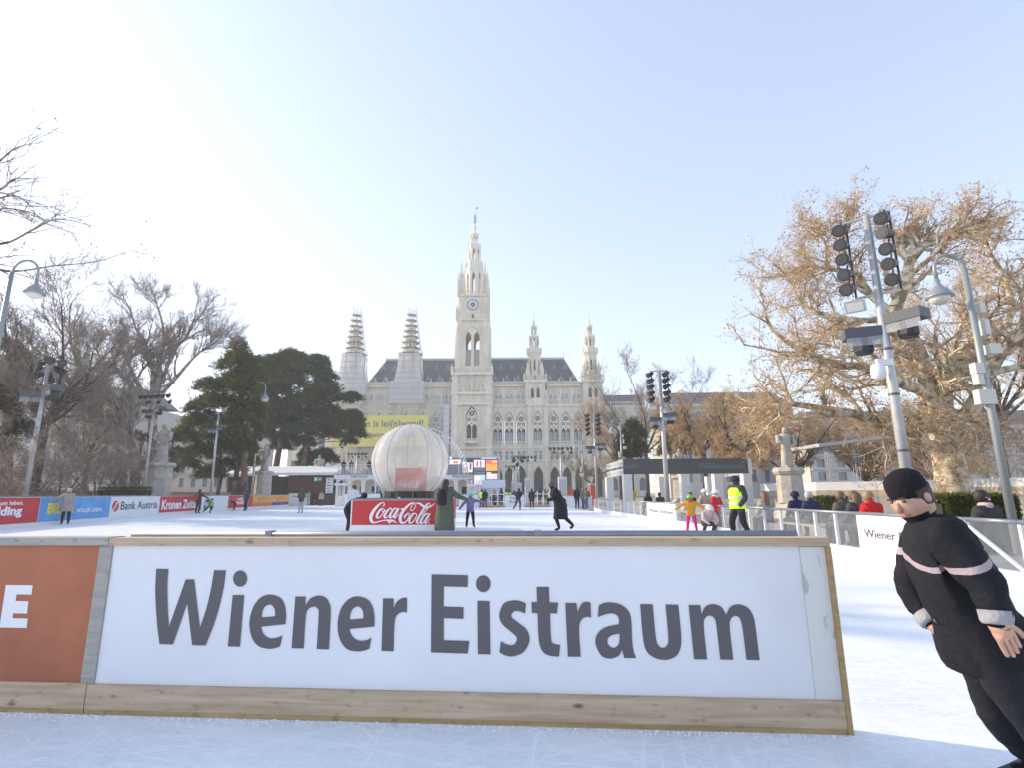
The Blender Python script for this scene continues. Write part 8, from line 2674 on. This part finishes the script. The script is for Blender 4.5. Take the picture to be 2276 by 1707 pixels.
head_part('hair', MB().lathe([(.058, -.07), (.074, -.045), (.082, 0), (.086, .03)], 16, (0, .02, 0)), mat('hair_dark', (.03, .02, .016), .6))
for q in 'lr':
    d_ = (J['wr' + q] - J['el' + q]).normalized()
    MB().tube([J['wr' + q] - d_ * .045, J['wr' + q] - d_ * .005, J['wr' + q] + d_ * .006], [.054, .052, .046], 14).build('cuff', M_CUFF, sk, smooth=True)
# loose lower part of the jacket over hips
n = 30
V = []
axj = (J['waist'] - J['pelvis']).normalized()
s1 = (J['shr'] - J['shl']); s1 -= axj * s1.dot(axj); s1.normalize()
s2 = axj.cross(s1)
rows_ = [(.10, .168, .154), (.04, .186, .170), (-.03, .193, .180), (-.08, .193, .180), (-.095, .188, .175), (-.10, .176, .164)]
for dz, ra, rb in rows_:
    for j in range(n):
        t_ = 2 * math.pi * j / n
        w_ = 1 + .035 * math.sin(t_ * 6 + dz * 25) + .02 * math.sin(t_ * 11 + 1 + dz * 40)
        V.append(tuple(J['pelvis'] + axj * dz + s1 * ra * w_ * math.cos(t_) + s2 * rb * w_ * math.sin(t_)))
MB().add(V, [(i * n + j, i * n + (j + 1) % n, (i + 1) * n + (j + 1) % n, (i + 1) * n + j) for i in range(len(rows_) - 1) for j in range(n)]).build('jacket_hem', M_BLK, sk, smooth=True)
# hood lying on the back of the neck
hb_ = J['neck'] + Vector((.075, 0, -.03))
MB().sphere(tuple(hb_), .085, 14, 10, 1.0, 1.25, .75).build('hood', M_BLKT, sk, smooth=True)
for q in 'lr':
    a_, t_ = J['an' + q], J['to' + q]
    f_ = Vector((-1, 0, 0))
    b = MB()
    b.tube([a_ + Vector((.02, 0, .12)), a_, Vector((a_.x - .06, a_.y, .085)), Vector((a_.x - .16, a_.y, .075))], [.055, .058, .052, .035], 10)
    bt_ = b.build('skate_boot', mat('skate_boot', (.02, .02, .022), .4), sk, smooth=True)
    MB().box(a_.x - .2, a_.x + .08, a_.y - .003, a_.y + .003, .002, .045).build('skate_blade', M_STEEL, bt_)
# ------------------------------------------------------------------ thin winter haze
hz_m = bpy.data.materials.new('winter_haze')
hz_m.use_nodes = True
t = hz_m.node_tree
t.nodes.clear()
out = t.nodes.new('ShaderNodeOutputMaterial')
pv = t.nodes.new('ShaderNodeVolumePrincipled')
pv.inputs['Color'].default_value = (.93, .95, .98, 1)
pv.inputs['Density'].default_value = 0.00075
pv.inputs['Anisotropy'].default_value = 0.25
t.links.new(pv.outputs[0], out.inputs['Volume'])
hb = MB().box(-420, 420, -60, 420, -1.2, 112)
ho_ = hb.build('haze', hz_m)
tag(ho_, kind='stuff')
SC.cycles.volume_bounces = 1
SC.cycles.volume_max_steps = 64
